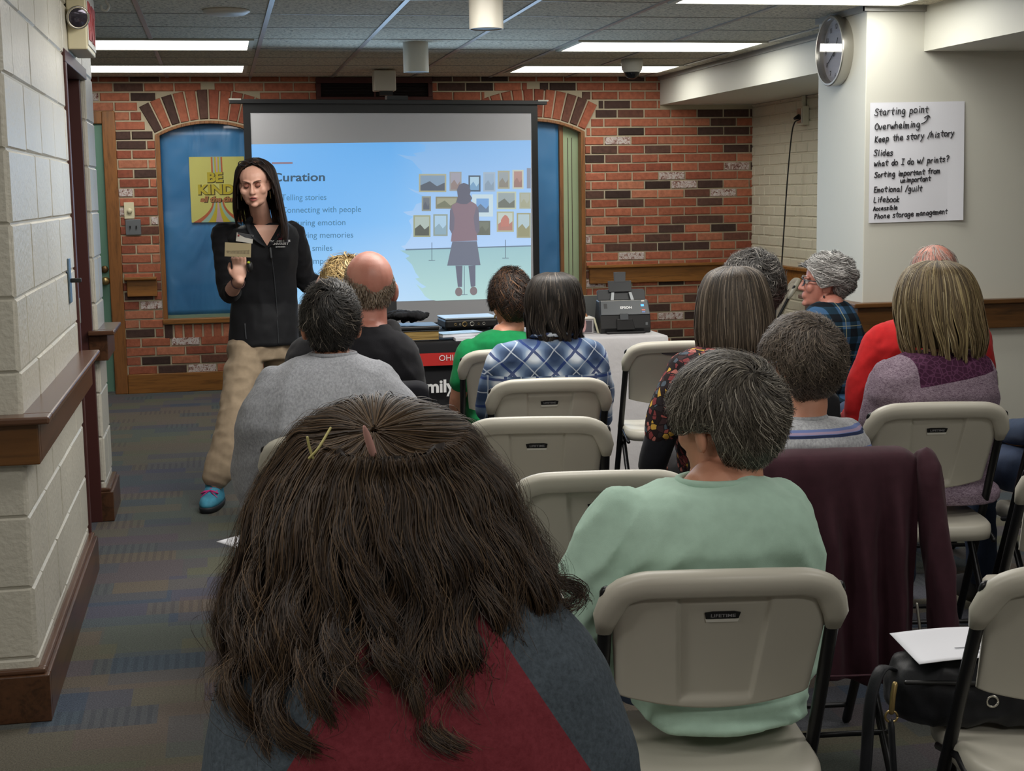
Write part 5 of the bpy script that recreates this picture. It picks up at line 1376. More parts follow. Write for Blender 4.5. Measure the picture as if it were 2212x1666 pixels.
def seated(label, Yc, rows, shirt, head, skin_m='skin', pants='navy', arms=None, seed=1, vox=0.0065, wr=0.006, face=False, lap=True, legs=True, wsc=(14, 14, 8), hipdx=0.0):
    """a person on a folding chair seen from behind; rows = outline of the top, head = (px, py, yaw, pitch, size)"""
    R_ = [prow(Yc, r) for r in rows]
    R_.sort(key=lambda q: -q[2])
    cx = R_[min(3, len(R_)-1)][0]; yb = Yc+0.30
    base = np.array([cx, yb, 0.0]); t = thing('person', label, 'person', base)
    px, py, yaw, pitch, hs = head[:5]; hy = R_[0][1]+(head[5] if len(head) > 5 else 0.035)
    hc = onY(px, py, hy); hc[2] -= head[6] if len(head) > 6 else 0.016
    R_ = [q for q in R_ if q[2] > 0.52]
    l = R_[-1]; w_ = min(0.176, max(l[3]*0.97, 0.160))
    R_ += [(l[0], Yc+0.298, min(0.548, l[2]-0.010), w_, 0.150), (l[0], Yc+0.288, min(0.524, l[2]-0.018), w_, 0.168), (l[0], Yc+0.280, 0.472, w_*0.97, 0.170)]
    neck = (R_[0][0], R_[0][1], R_[0][2]-0.03)
    parts, A = head_parts(hc, yaw, pitch, hs, face, neckto=neck)
    core = [shrink(q, 0.026) for q in R_[1:-3]]+[shrink(R_[-3], 0.045)]
    parts.append(loft(core, 28, 2.3))
    sh = [loft(R_, 44, 2.35)]
    if len(R_) > 3: k = R_[3] if len(R_) > 5 else R_[2]
    bare = None
    if arms is None and lap:
        arms = []
        s_ = R_[3]; b_ = R_[min(5, len(R_)-1)]
        for sg in (-1, 1):
            x0 = s_[0]+sg*(s_[3]-0.055); arms.append(dict(p=[(x0, s_[1]+0.01, s_[2]-0.01), (s_[0]+sg*(b_[3]-0.03), s_[1]+0.07, 0.70), (s_[0]+sg*0.13, s_[1]+0.30, 0.655)], r=(0.060, 0.052, 0.040), sl=1.0))
    for a in arms or []:
        P = spline(np.array(a['p'], float), 14); r = np.interp(np.linspace(0, 1, 14), np.linspace(0, 1, len(a['r'])), a['r'])
        k = max(3, int(round(a.get('sl', 1.0)*13))+1)
        sh.append(tube(P[:k], r[:k], 16))
        parts.append(tube(P, r*(0.74 if a.get('sl', 1) > 0.95 else 0.80)*np.linspace(1, 0.9, 14), 14))
        d = P[-1]-P[-2]; d /= np.linalg.norm(d); parts += hand_parts(P[-1], d, a.get('up', (0, 0, 1)), 0.95, a.get('curl', 0.5), 0.1, a.get('side', 1))
    remesh('body', parts, vox, M[skin_m], t, base, 3)
    so = remesh('shirt', sh, 0.0085, shirt, t, base, 5, folds(cx, R_[0][2], wr, seed*3.1))
    if legs:
        hip = R_[-1]; pp = []; hx = cx+hipdx
        pp.append(ellipsoid((hx, hip[1]+0.06, 0.545), (0.165, 0.12, 0.082)))
        for sg in (-1, 1):
            k_, a_ = np.array((cx+sg*0.12, yb+0.36, 0.53)), np.array((cx+sg*0.12, yb+0.33, 0.10))
            pp.append(tube(spline([(hx+sg*0.085, hip[1]+0.06, 0.545), (k_+np.array((hx+sg*0.09, hip[1]+0.05, 0.54)))/2, k_, (k_+a_)/2+np.array([0, 0.015, 0]), a_], 18), np.interp(np.linspace(0, 1, 18), [0, 0.35, 0.5, 0.75, 1], [0.080, 0.073, 0.066, 0.058, 0.05]), 14))
        remesh('trousers', pp, 0.013, M[pants], t, base, 4, wrinkles(0.005, 12, seed))
        for sg in (-1, 1):
            MB().add(*loft([(cx+sg*0.12, yb+0.40, 0.0, 0.045, 0.125, 2.6), (cx+sg*0.12, yb+0.40, 0.03, 0.047, 0.13, 2.6), (cx+sg*0.12, yb+0.39, 0.06, 0.042, 0.115, 2.4), (cx+sg*0.12, yb+0.345, 0.095, 0.036, 0.055, 2.2), (cx+sg*0.12, yb+0.335, 0.12, 0.034, 0.042, 2)], 24)).build('shoe', M['shoe'], t, True, base=base)
    return t, base, hc, A, R_, so
def px2m(px, Y): return px*Y*1.02/F
def collar(t, base, R0, m, r=0.009, dz=0.004, k=0.93):
    c = R0; P = [(c[0]+c[3]*k*math.cos(a), c[1]+c[4]*k*math.sin(a), c[2]+dz) for a in np.linspace(0, 2*math.pi, 33)]
    V, Fc = tube(np.array(P)-base, r, 8, False); return link('collar', mesh('collar', V, Fc[:-2], m), t)
M['shoe'] = mat('dark_shoe', '1c1a1a', 0.5)
for k, c in (('navy', '23262f'), ('denim', '2c3a54'), ('charcoal', '202022'), ('khaki', '9a8668')): M[k] = mat(k+'_cloth', c, 0.9, var=(30, 0.12), bump=(300, 0.1, 0.002))
# cloth patterns --------------------------------------------------
def cloth_mat(name, c, var=0.08, weave=420, b=0.12, rough=0.92, sc=40):
    g = G(name); v = g.coord(); a = lin(c); n = g.noise(v, sc, 4)[0]
    g.bump(g.noise(v, weave, 3)[0], b, 0.003)
    return g.out(g.ramp(n, [(0.3, tuple(x*(1-var) for x in a[:3])+(1,)), (0.7, tuple(min(1, x*(1+var)) for x in a[:3])+(1,))]), rough, Specular_IOR_Level=0.2, Sheen_Weight=0.05)
def heather(name, a, b):
    g = G(name); v = g.coord(); n = g.noise(g.mapping(v, (1, 1, 0.6)), 170, 4, 0.7)[0]; g.bump(n, 0.15, 0.003)
    return g.out(g.ramp(n, [(0.35, lin(a)), (0.65, lin(b))]), 0.95, Specular_IOR_Level=0.15)
def bands(g, u, per, w, soft=None, off=0.0):
    f = g.math('FRACT', g.math('ADD', g.math('DIVIDE', u, per), off)); d = g.math('ABSOLUTE', g.math('SUBTRACT', f, 0.5))
    return g.math('LESS_THAN', d, w/per/2)
def soft(g, u, per, off=0.0):
    return g.math('MULTIPLY_ADD', g.math('SINE', g.math('MULTIPLY', g.math('ADD', u, off), 2*math.pi/per)), 0.5, 0.5)
def plaid(name, white, blue, dark, yoke_z, per=0.112):
    g = G(name); v = g.coord(); x = g.xyz(v)
    n = g.noise(v, 9, 2)[0]; wob = g.math('MULTIPLY', g.math('SUBTRACT', n, 0.5), 0.02)
    up = g.math('GREATER_THAN', x[2], yoke_z)
    cs, sn_ = 0.7071, 0.7071
    ax = g.math('ADD', g.math('MULTIPLY', x[0], cs), g.math('MULTIPLY', x[2], sn_)); bx = g.math('SUBTRACT', g.math('MULTIPLY', x[2], cs), g.math('MULTIPLY', x[0], sn_))
    def pick(a, b): return g.math('ADD', g.math('MULTIPLY', up, a), g.math('MULTIPLY', g.math('SUBTRACT', 1.0, up), b))
    U = g.math('ADD', pick(ax, x[0]), wob); W_ = g.math('ADD', pick(bx, x[2]), wob)
    s1, s2 = soft(g, U, per), soft(g, W_, per)
    f = g.math('MULTIPLY', g.math('ADD', s1, s2), 0.5)
    col = g.ramp(f, [(0.12, lin(dark)), (0.42, lin('4d6080')), (0.64, lin('7f94b0')), (0.88, lin(white))])
    ln = g.math('MAXIMUM', bands(g, U, per, 0.010, off=0.12), bands(g, W_, per, 0.010, off=0.12))
    col = g.mix(g.math('MULTIPLY', ln, 0.9), col, lin(blue))
    ln2 = g.math('MAXIMUM', bands(g, U, per, 0.004, off=0.62), bands(g, W_, per, 0.004, off=0.62))
    col = g.mix(g.math('MULTIPLY', ln2, 0.55), col, lin(white))
    g.bump(g.noise(v, 400, 2)[0], 0.1, 0.002)
    return g.out(col, 0.92, Specular_IOR_Level=0.2)
def tartan(name):
    g = G(name); v = g.coord(); x = g.xyz(v); per = 0.07
    U = g.math('ADD', g.math('MULTIPLY', x[0], 0.8), g.math('MULTIPLY', x[1], 0.6)); W_ = x[2]
    a, b = bands(g, U, per, 0.033), bands(g, W_, per, 0.033)
    f = g.math('MULTIPLY', g.math('ADD', a, b), 0.5)
    col = g.ramp(f, [(0.0, lin('10161d')), (0.4, lin('1b3242')), (0.9, lin('38587a'))], 'CONSTANT')
    ln = g.math('MAXIMUM', bands(g, U, per*2, 0.003, off=0.27), bands(g, W_, per*2, 0.003, off=0.27))
    return g.out(g.mix(g.math('MULTIPLY', ln, 0.7), col, lin('a7a884')), 0.92, Specular_IOR_Level=0.2)
def stripes(name, z0):
    g = G(name); v = g.coord(); x = g.xyz(v); n = g.noise(g.mapping(v, (1, 1, 0.5)), 160, 4, 0.7)[0]
    base = g.ramp(n, [(0.35, lin('8f9094')), (0.65, lin('b3b5b8'))])
    per = 0.050; zz = g.math('SUBTRACT', x[2], z0)
    col = g.mix(bands(g, zz, per, 0.018, off=0.5), base, lin('6c7bab')); col = g.mix(bands(g, zz, per, 0.006, off=0.5), col, lin('a08fa8')); col = g.mix(bands(g, g.math('ADD', zz, 0.008), per, 0.007, off=0.5), col, lin('2a3352'))
    g.bump(n, 0.1, 0.002)
    return g.out(col, 0.93, Specular_IOR_Level=0.15)
def floral(name):
    g = G(name); v = g.coord()
    nv = g.noise(v, 14, 2); dv = g.n('ShaderNodeMix', {0: 0.03, 4: v, 5: nv[1]}, data_type='VECTOR').outputs[1]
    vo = g.n('ShaderNodeTexVoronoi', {'Vector': dv, 'Scale': 52.0}); vs = g.xyz(vo.outputs['Color'])
    col = g.ramp(vs[0], [(0.0, lin('241a1c')), (0.30, lin('7c3a3c')), (0.45, lin('2b2629')), (0.58, lin('a9675f')), (0.68, lin('4a5560')), (0.78, lin('c19a45')), (0.86, lin('8d4a44')), (0.93, lin('3b2a2c'))], 'CONSTANT')
    edge = g.n('ShaderNodeTexVoronoi', {'Vector': dv, 'Scale': 52.0}, feature='DISTANCE_TO_EDGE').outputs['Distance']
    col = g.mix(g.math('LESS_THAN', edge, 0.07), col, lin('1d1719'))
    return g.out(col, 0.9, Specular_IOR_Level=0.2)
def knit(name, a, b, yoke=None):
    g = G(name); v = g.coord(); x = g.xyz(v)
    n = g.noise(g.mapping(v, (1, 1, 2.6)), 120, 4, 0.8, 1.5)[0]; g.bump(n, 0.5, 0.006)
    col = g.ramp(n, [(0.40, lin(a)), (0.58, lin(b))])
    if yoke:
        up = g.math('GREATER_THAN', x[2], g.math('MULTIPLY_ADD', x[0], yoke[1], yoke[0]))
        ins = g.math('LESS_THAN', g.math('ABSOLUTE', g.math('SUBTRACT', x[0], yoke[3])), yoke[2])
        w2 = g.n('ShaderNodeTexVoronoi', {'Vector': v, 'Scale': 55.0}, feature='DISTANCE_TO_EDGE').outputs['Distance']
        col = g.mix(g.math('MULTIPLY', up, ins), col, g.ramp(w2, [(0.03, lin('5b3550')), (0.12, lin('3f2036'))]))
    return g.out(col, 0.95, Specular_IOR_Level=0.15)
def raglan(name, zc, xc, k):
    g = G(name); v = g.coord(); x = g.xyz(v); ax = g.math('ABSOLUTE', g.math('SUBTRACT', x[0], xc))
    lim = g.math('MULTIPLY_ADD', g.math('SUBTRACT', zc, x[2]), k, 0.09)
    n = g.noise(v, 150, 4, 0.7)[0]; g.bump(g.noise(v, 380, 3)[0], 0.15, 0.003)
    a = g.ramp(n, [(0.3, lin('6b2a31')), (0.7, lin('7d363e'))]); b = g.ramp(n, [(0.3, lin('3c4349')), (0.7, lin('515a62'))])
    return g.out(g.mix(g.math('GREATER_THAN', ax, lim), a, b), 0.95, Specular_IOR_Level=0.12)
# ------------------------------------------------------------------ the audience
def hr(cx, cy, x0, x1, y0, y1, Y, depth=1.24):
    """ellipsoid centre and radii from a head-of-hair outline at depth Y"""
    c = onY((x0+x1)/2, (y0+y1)/2, Y); a = (onY(x1, cy, Y)[0]-onY(x0, cy, Y)[0])/2; h = (onY(cx, y0, Y)[2]-onY(cx, y1, Y)[2])/2
    return c, (a, a*depth, h)
BROWN = ['2a211b', '231b17', '342820', '40322a', '6a5a4c']
# grey sweatshirt
t, b, hc, A, R_, so = seated('person in a grey sweatshirt with short dark hair, seated second from the aisle', 4.17, [(764, 672, 766, .058), (776, 640, 790, .085), (798, 596, 826, .108), (830, 556, 866, .13), (870, 527, 896, .145), (920, 512, 912, .155), (985, 510, 914, .16), (1050, 507, 905, .165), (1095, 522, 900, .165)], heather('grey_heather', '84868b', 'a2a4a9'), (714, 690, 0, 0, 1.0), 'skin2', 'navy', seed=1, wr=0.012)
t['label'] = 'person in a grey sweatshirt with short dark hair, nearest the aisle'
c, r = hr(714, 690, 646, 781, 606, 771, R_[0][1]+0.03)
short_hair(t, b, c, (r[0]*0.93, r[1], r[2]), ['1d1a18', '15120f', '26221e', '4b4640', '7b7268'], [5, 4, 3, 1.2, 0.4], 4200, (0.035, 0.075), 0.0024, 0, 42, -0.103, -0.012, 0.05, lift=0.016, seed=3, wave=0.6)
collar(t, b, R_[0], heather('grey_rib', '7c7e83', '94969b'), 0.008, -0.004, 1.02)
# bald man in black
t, b, hc, A, R_, so = seated('bald person in a black hoodie in front of the grey sweatshirt', 5.04, [(700, 765, 835, .058), (712, 700, 850, .085), (732, 648, 878, .11), (765, 620, 902, .13), (810, 613, 914, .145), (870, 612, 920, .15)], cloth_mat('black_fleece', '19191d', 0.2), (797, 622, 6, 6, 1.14, 0.035, 0.0), 'skin3', 'charcoal', seed=2)
t['label'] = 'person in a black hoodie with a balding grey cropped head'
c, r = hr(797, 610, 743, 852, 546, 690, R_[0][1]+0.035)
short_hair(t, b, c, (r[0], r[1], r[2]*0.97), ['6b5c4c', '7c6c5a', '55483c', '96897a'], None, 5200, (0.006, 0.014), 0.0022, 0, 25, -0.075, -0.03, 0.05, bald=((0.30, -0.28, 0.9), 26), lift=0.003, seed=4, swirl=0.2)
h = MB(); q = R_[1]; V, Fc = tube([(q[0]+0.115*math.cos(a)+0.01, q[1]+0.02+0.10*math.sin(a), q[2]-0.012-0.035*math.sin(a)*-1) for a in np.linspace(-math.pi*1.08, 0.08*math.pi, 20)], 0.030, 12)
so2 = link('hood', mesh('hood', V-b, Fc, cloth_mat('black_hood', '151518', 0.2)), t)
# blonde front row
t, b, hc, A, R_, so = seated('person with curly blonde hair just left of the balding head', 6.20, [(668, 725, 775, .05), (678, 695, 805, .08), (700, 668, 830, .1), (735, 655, 842, .12), (790, 655, 845, .14)], cloth_mat('dark_top', '2a2a30'), (748, 605, 0, 0, 0.98), 'skin', 'denim', seed=3)
c, r = hr(748, 605, 700, 796, 553, 655, R_[0][1]+0.03)
short_hair(t, b, c, r, ['9a7f52', 'b59a68', 'd3bd8c', '6f5a3a'], None, 2200, (0.05, 0.09), 0.004, 0, 30, -0.09, -0.05, 0.05, lift=0.03, seed=5, wave=2.0, lump=0.012)
# green shirt
gy = 6.22
q0 = onY(1004, 762, gy+0.19); q1 = onY(992, 815, gy+0.19); q2 = onY(988, 880, gy+0.25)
t, b, hc, A, R_, so = seated('person in a bright green T-shirt with short dark brown hair', gy, [(712, 1066, 1112, .05), (720, 1040, 1132, .072), (736, 1020, 1156, .1), (766, 1006, 1172, .12), (810, 1002, 1180, .13), (870, 1002, 1178, .14), (930, 1004, 1175, .15)], cloth_mat('green_jersey', '147a45', 0.1), (1103, 650, 12, 0, 0.98), 'skin', 'charcoal', arms=[dict(p=[(q0[0]+0.02, q0[1], q0[2]), (q1[0]+0.02, q1[1]+0.02, q1[2]), (q2[0], q2[1]+0.03, q2[2]), (q2[0]+0.04, q2[1]+0.16, q2[2]-0.04)], r=(0.06, 0.056, 0.045, 0.034), sl=0.40), dict(p=[(q0[0]+0.40, q0[1], q0[2]), (q0[0]+0.43, q0[1]+0.05, 0.75), (q0[0]+0.33, q0[1]+0.28, 0.66)], r=(0.06, 0.05, 0.04), sl=0.5)], seed=4, face=True)
c, r = hr(1103, 640, 1060, 1148, 578, 705, R_[0][1]+0.03)
short_hair(t, b, c, r, ['241a14', '1d1510', '3a271b', '5b3d27', '7a5638'], [4, 4, 3, 1.2, 0.5], 3200, (0.04, 0.09), 0.003, 12, 25, -0.088, -0.03, 0.05, lift=0.018, seed=6, wave=1.2)
for sg in (-1,): MB().add(*tube([hc+A @ np.array((sg*0.076, -0.002, -0.046)), hc+A @ np.array((sg*0.078, 0, -0.056))], 0.004, 8)).build('earring', M['brass'], t, True, base=b)
# blue plaid
t, b, hc, A, R_, so = seated('person in a blue and white plaid shirt with dark shaggy hair', 5.20, [(730, 1150, 1238, .06), (738, 1104, 1266, .092), (750, 1072, 1294, .112), (778, 1055, 1310, .132), (820, 1048, 1318, .145), (872, 1046, 1322, .15), (915, 1050, 1322, .15)], plaid('blue_plaid', 'cfd8e2', '22376f', '2c3c58', 0.84), (1196, 662, -4, 0, 1.02), 'skin', 'denim', seed=5, wr=0.007)
Yh = R_[0][1]+0.02
ring = lambda rows, Y, d=1.05, cyo=0.0: [(*(lambda a, e: ((a[0]+e[0])/2, Y+cyo, a[2], (e[0]-a[0])/2, (e[0]-a[0])/2*d))(onY(x0, py, Y), onY(x1, py, Y)),) for py, x0, x1 in rows]
long_hair(t, b, ring([(590, 1185, 1210), (595, 1165, 1225), (606, 1150, 1242), (630, 1141, 1252), (660, 1139, 1255), (690, 1142, 1254), (715, 1148, 1250), (738, 1150, 1248)], Yh), ['221d19', '2c2621', '191512', '453c34', '6f655a'], [4, 4, 3, 2, 0.7], 3400, 0.0032, [60, 60, 62, 64, 66, 70, 74, 78], seed=7, wave=0.010, wl=8, flare=0.014, tend=(0.92, 1.08), clump=26, capend=0.92)
V, Fc = tube([(R_[0][0]+0.075*math.cos(a), R_[0][1]+0.07*math.sin(a), R_[0][2]+0.004-0.012*math.sin(a)) for a in np.linspace(0, 2*math.pi, 30)], 0.018, 8, False, 0.5)
link('collar', mesh('collar', V-b, Fc[:-2], plaid('plaid_collar', 'cfd8e2', '22376f', '2c3c58', -9)), t)
for sg in (-1,):
    MB().tube([hc+A @ np.array((sg*0.078, 0.0, 0.0))-b, hc+A @ np.array((sg*0.080, 0.09, 0.004))-b], 0.0025, 6).build('glasses', M['blackm'], t, True)
# floral blouse
fy = 4.475
e0, e1, e2 = onY(1462, 790, fy+0.19), onY(1432, 880, fy+0.18), onY(1412, 1000, fy+0.21)
t, b, hc, A, R_, so = seated('person in a dark floral blouse with a smooth brown bob', fy, [(744, 1545, 1645, .062), (756, 1490, 1690, .092), (772, 1462, 1712, .112), (800, 1448, 1728, .132), (850, 1446, 1735, .145), (910, 1450, 1735, .15)], floral('floral_print'), (1588, 672, 2, 0, 1.03), 'skin3', 'charcoal', arms=[dict(p=[(e0[0]+0.035, e0[1], e0[2]-0.02), (e1[0]+0.02, e1[1], e1[2]), (e2[0]+0.0, e2[1]+0.02, e2[2]), (e2[0]+0.06, e2[1]+0.18, e2[2]-0.05)], r=(0.068, 0.062, 0.05, 0.04), sl=0.45), dict(p=[(e0[0]+0.38, e0[1], e0[2]), (e0[0]+0.42, e0[1]+0.06, 0.74), (e0[0]+0.30, e0[1]+0.3, 0.66)], r=(0.062, 0.052, 0.04), sl=1.0)], seed=6)
V, Fc = tube(spline([(e1[0]+0.018, e1[1]+0.005, e1[2]-0.03), (e2[0]+0.002, e2[1]+0.015, e2[2]), (e2[0]+0.045, e2[1]+0.14, e2[2]-0.04)], 14), np.linspace(0.056, 0.043, 14), 14)
link('under_sleeve', mesh('u', V-b, Fc, cloth_mat('navy_sleeve', '15161c', 0.2)), t)
Yh = R_[0][1]+0.03
long_hair(t, b, ring([(577, 1570, 1600), (582, 1552, 1622), (596, 1530, 1642), (625, 1517, 1654), (660, 1511, 1662), (700, 1508, 1667), (730, 1509, 1668), (752, 1513, 1664)], Yh), ['3a3128', '4a4036', '2e2720', '6a5d4e', '8d8072'], [4, 4, 2, 2, 1], 4600, 0.0026, [50, 50, 52, 54, 56, 58, 60, 60], seed=8, wave=0.0035, wl=4, flare=0.004, tend=(0.98, 1.02), clump=60, capend=0.97, t0max=0.75)
# dark grey wavy head behind
t, b, hc, A, R_, so = seated('person with wavy dark grey hair, head half hidden behind the brown bob', 5.35, [(690, 1592, 1668, .058), (702, 1552, 1712, .09), (720, 1530, 1735, .11), (760, 1520, 1745, .13), (820, 1520, 1748, .145)], cloth_mat('slate_top', '3a3a40'), (1628, 622, -8, 0, 1.05), 'skin3', 'navy', seed=7)
c, r = hr(1628, 620, 1563, 1690, 541, 690, R_[0][1]+0.035)
short_hair(t, b, c, r, ['34312e', '282522', '45413d', '6a6560', '8f8a84'], [4, 3, 3, 1.5, 0.7], 3400, (0.04, 0.08), 0.003, -8, 40, -0.095, -0.012, 0.05, lift=0.016, seed=9, wave=1.5, lump=0.006)
# curly grey, teal tartan, turned to the left
t, b, hc, A, R_, so = seated('person in teal plaid shirt and dark glasses with curly grey hair, in profile', 6.30, [(650, 1772, 1822, .055), (664, 1750, 1838, .08), (688, 1732, 1852, .105), (728, 1720, 1864, .125), (790, 1716, 1868, .14), (850, 1718, 1866, .15)], tartan('teal_tartan'), (1778, 603, 72, 2, 1.0, 0.06), 'skin3', 'navy', seed=8, face=True, vox=0.005)
cc_ = hc+A @ np.array((0, -0.026, 0.03))
short_hair(t, b, cc_, (0.097, 0.112, 0.105), ['6e6c69', '8f8d8a', 'a9a7a4', 'cfcdca', '4b4946'], [3, 3, 2.5, 2, 2], 3800, (0.04, 0.07), 0.0036, 72, 8, -0.115, -0.015, 0.072, lift=0.016, seed=10, wave=3.6, lump=0.016, sideback=66, K=12)
def glasses(t, hc, A, b, w=0.062, z=0.004, col='20222c', lens=True, s=1.0):
    m = mat('glasses_frame', col, 0.3)
    g = MB(); L = lambda x, y, zz: hc+A @ (np.array((x, y, zz))*s)-b
    for sg in (-1, 1):
        P = [L(sg*0.034+0.025*math.cos(a), 0.099-0.010*abs(math.cos(a)), z+0.017*math.sin(a)) for a in np.linspace(0, 2*math.pi, 25)]
        g.tube(P, 0.0022*s, 6, 0, False)
        g.tube([L(sg*0.059, 0.092, z+0.008), L(sg*0.074, 0.03, z+0.006), L(sg*0.077, -0.012, z+0.002)], 0.0028*s, 6)
    g.tube([L(-0.010, 0.101, z+0.004), L(0.010, 0.101, z+0.004)], 0.002*s, 6)
    return g.build('glasses', m, t, True)
glasses(t, hc, A, b, z=0.002)
def eyes(t, hc, A, b, z=0.004, s=1.0, closed=False, brow='4a3a30'):
    for sg in (-1, 1):
        o = hc+A @ (np.array((sg*0.031, 0.0775, z))*s)-b
        v, f = ellipsoid(o, (0.0115*s,)*3, A); e = link('eyeball', mesh('eye', v, f, mat('eye_white', 'cfc8c2', 0.2)), t)
        if not closed:
            o2 = hc+A @ (np.array((sg*0.031, 0.0855, z-0.001))*s)-b; v, f = ellipsoid(o2, (0.0055*s, 0.004*s, 0.0055*s), A); link('iris', mesh('iris', v, f, mat('iris', '3b2a20', 0.2)), e)
        P = [hc+A @ (np.array((sg*(0.012+0.036*u), 0.0955-0.016*u*u, z+0.019+0.006*math.sin(u*2.4)))*s)-b for u in np.linspace(0, 1, 9)]
        link('eyebrow', mesh('brow', *tube(P, np.array([.0035, .004, .004, .004, .0035, .003, .0025, .002, .0012])*s, 6), mat('brow', brow, 0.9)), t)
eyes(t, hc, A, b, brow='77706a')
v, f = ellipsoid(hc+A @ np.array((0.079, 0.0, -0.062))-b, (0.004, 0.004, 0.007)); link('earring', mesh('e', v, f, M['blackm']), t)
v, f = ellipsoid(hc+A @ np.array((-0.079, 0.0, -0.062))-b, (0.004, 0.004, 0.007)); link('earring', mesh('e', v, f, M['blackm']), t)
# red jacket
ry = 5.18
e0, e1, e2 = onY(1892, 735, ry+0.19), onY(1852, 830, ry+0.19), onY(1836, 905, ry+0.23)
t, b, hc, A, R_, so = seated('person in a red jacket with a thinly haired bald head', ry, [(684, 1965, 2065, .065), (698, 1915, 2100, .095), (716, 1890, 2120, .115), (750, 1872, 2134, .135), (800, 1868, 2140, .15), (870, 1868, 2142, .155)], cloth_mat('red_shell', 'ac1d1f', 0.1), (2014, 604, -6, 8, 1.2, 0.035, 0.0), 'skin3', 'denim', arms=[dict(p=[(e0[0]+0.03, e0[1], e0[2]-0.01), (e1[0]+0.035, e1[1]+0.01, e1[2]), (e2[0]+0.04, e2[1], e2[2]), (e2[0]+0.10, e2[1]+0.2, e2[2]-0.02)], r=(0.075, 0.07, 0.06, 0.045), sl=1.0), dict(p=[(e0[0]+0.42, e0[1], e0[2]), (e0[0]+0.43, e0[1]+0.06, 0.75), (e0[0]+0.3, e0[1]+0.3, 0.66)], r=(0.07, 0.06, 0.045), sl=1.0)], seed=9)
c = hc+A @ (np.array((0, -0.012, 0.035))*1.2)
short_hair(t, b, c, (0.0885, 0.1125, 0.0995), ['8a7f7a', 'a0968f', '6f655f'], None, 900, (0.02, 0.04), 0.0018, 0, 10, -0.06, -0.02, 0.08, lift=0.002, seed=11, swirl=0.3, cap=False)
V, Fc = tube([(R_[0][0]+0.085*math.cos(a), R_[0][1]+0.075*math.sin(a), R_[0][2]-0.002-0.02*math.sin(a)) for a in np.linspace(math.pi*0.9, math.pi*2.1, 20)], 0.020, 8, True, 0.5)
link('collar', mesh('collar', V-b, Fc, cloth_mat('blue_lining', '33528a')), t)
# purple knit, blonde
t, b, hc, A, R_, so = seated('person in a purple knit top with straight dark blonde hair', 4.24, [(758, 1985, 2085, .058), (766, 1955, 2112, .085), (782, 1918, 2130, .108), (812, 1886, 2142, .13), (855, 1876, 2147, .145), (920, 1888, 2142, .15), (1040, 1950, 2120, .155), (1110, 1962, 2122, .16), (1155, 1972, 2118, .165)], None or mat('tmp', '808080'), (2028, 655, 2, 0, 1.02), 'skin', 'denim', seed=10)
so.data.materials[0] = knit('purple_knit', '5d4a5a', '9c8c98', (R_[3][2]-0.014, 0.14, 0.140, 0.036))
Yh = R_[0][1]+0.03
long_hair(t, b, ring([(565, 2010, 2040), (570, 1990, 2058), (584, 1966, 2080), (612, 1952, 2096), (650, 1944, 2106), (690, 1946, 2112), (730, 1956, 2116), (766, 1968, 2108)], Yh), ['5f5038', '776649', '4c3f2b', '96865f', 'b5a684'], [3, 4, 3, 2, 1], 4600, 0.0028, [52, 52, 54, 56, 58, 60, 62, 62], seed=12, wave=0.007, wl=6, flare=0.010, tend=(0.93, 1.08), clump=38, capend=0.93, t0max=0.75)
# striped shirt
t, b, hc, A, R_, so = seated('person in a grey shirt with blue stripes and cropped brown hair', 3.39, [(900, 1692, 1778, .052), (910, 1655, 1812, .08), (926, 1628, 1842, .1), (955, 1604, 1868, .118), (995, 1592, 1882, .125), (1070, 1590, 1884, .135)], mat('tmp', '808080'), (1736, 776, 6, 0, 0.98), 'skin', 'navy', seed=11)
so.data.materials[0] = stripes('grey_stripes', R_[2][2]-0.004)
c, r = hr(1736, 772, 1652, 1820, 676, 868, R_[0][1]+0.03)
short_hair(t, b, c, r, ['4a4037', '3a322a', '5c5046', '766a5c'], [4, 3, 3, 1], 5200, (0.018, 0.04), 0.0022, 6, 40, -0.098, -0.006, 0.05, lift=0.008, seed=13, wave=0.4)
collar(t, b, R_[0], heather('grey_rib2', '8a8b90', 'a6a8ab'), 0.007, -0.003, 1.05)
# mint shirt
my = 2.47
e0, e1, e2 = onY(1330, 1130, my+0.18), onY(1268, 1260, my+0.18), onY(1268, 1400, my+0.21)
t, b, hc, A, R_, so = seated('person in a mint green shirt with short grey brown hair', my, [(1034, 1470, 1618, .058), (1044, 1436, 1645, .078), (1060, 1390, 1672, .102), (1088, 1345, 1712, .122), (1125, 1315, 1742, .135), (1180, 1296, 1760, .145), (1260, 1290, 1768, .15), (1360, 1298, 1764, .152), (1460, 1312, 1752, .155), (1540, 1322, 1738, .16), (1610, 1330, 1738, .165)], cloth_mat('mint_jersey', 'a9c6b5', 0.05, 500), (1568, 900, 26, -2, 1.02, 0.05), 'skin', 'denim', arms=[dict(p=[(e0[0]+0.01, e0[1], e0[2]), (e1[0]+0.015, e1[1]+0.005, e1[2]), (e2[0]+0.01, e2[1]+0.05, e2[2]), (e2[0]+0.06, e2[1]+0.2, e2[2]-0.03)], r=(0.066, 0.066, 0.052, 0.04), sl=0.72), dict(p=[(e0[0]+0.33, e0[1], e0[2]), (e0[0]+0.37, e0[1]+0.08, 0.78), (e0[0]+0.28, e0[1]+0.3, 0.67)], r=(0.064, 0.055, 0.042), sl=0.7)], seed=12, face=True, vox=0.005, wr=0.013, wsc=(11, 11, 6))
c, r = hr(1572, 885, 1462, 1686, 765, 1018, R_[0][1]+0.045, 1.2)
short_hair(t, b, c, r, ['4a443c', '3b352e', '5d564c', '7d766a', 'a39c90'], [4, 3, 3, 2, 1], 6500, (0.05, 0.10), 0.0019, 26, 40, -0.108, -0.004, 0.05, lift=0.012, seed=14, wave=0.5, K=10, whorl_x=-12)
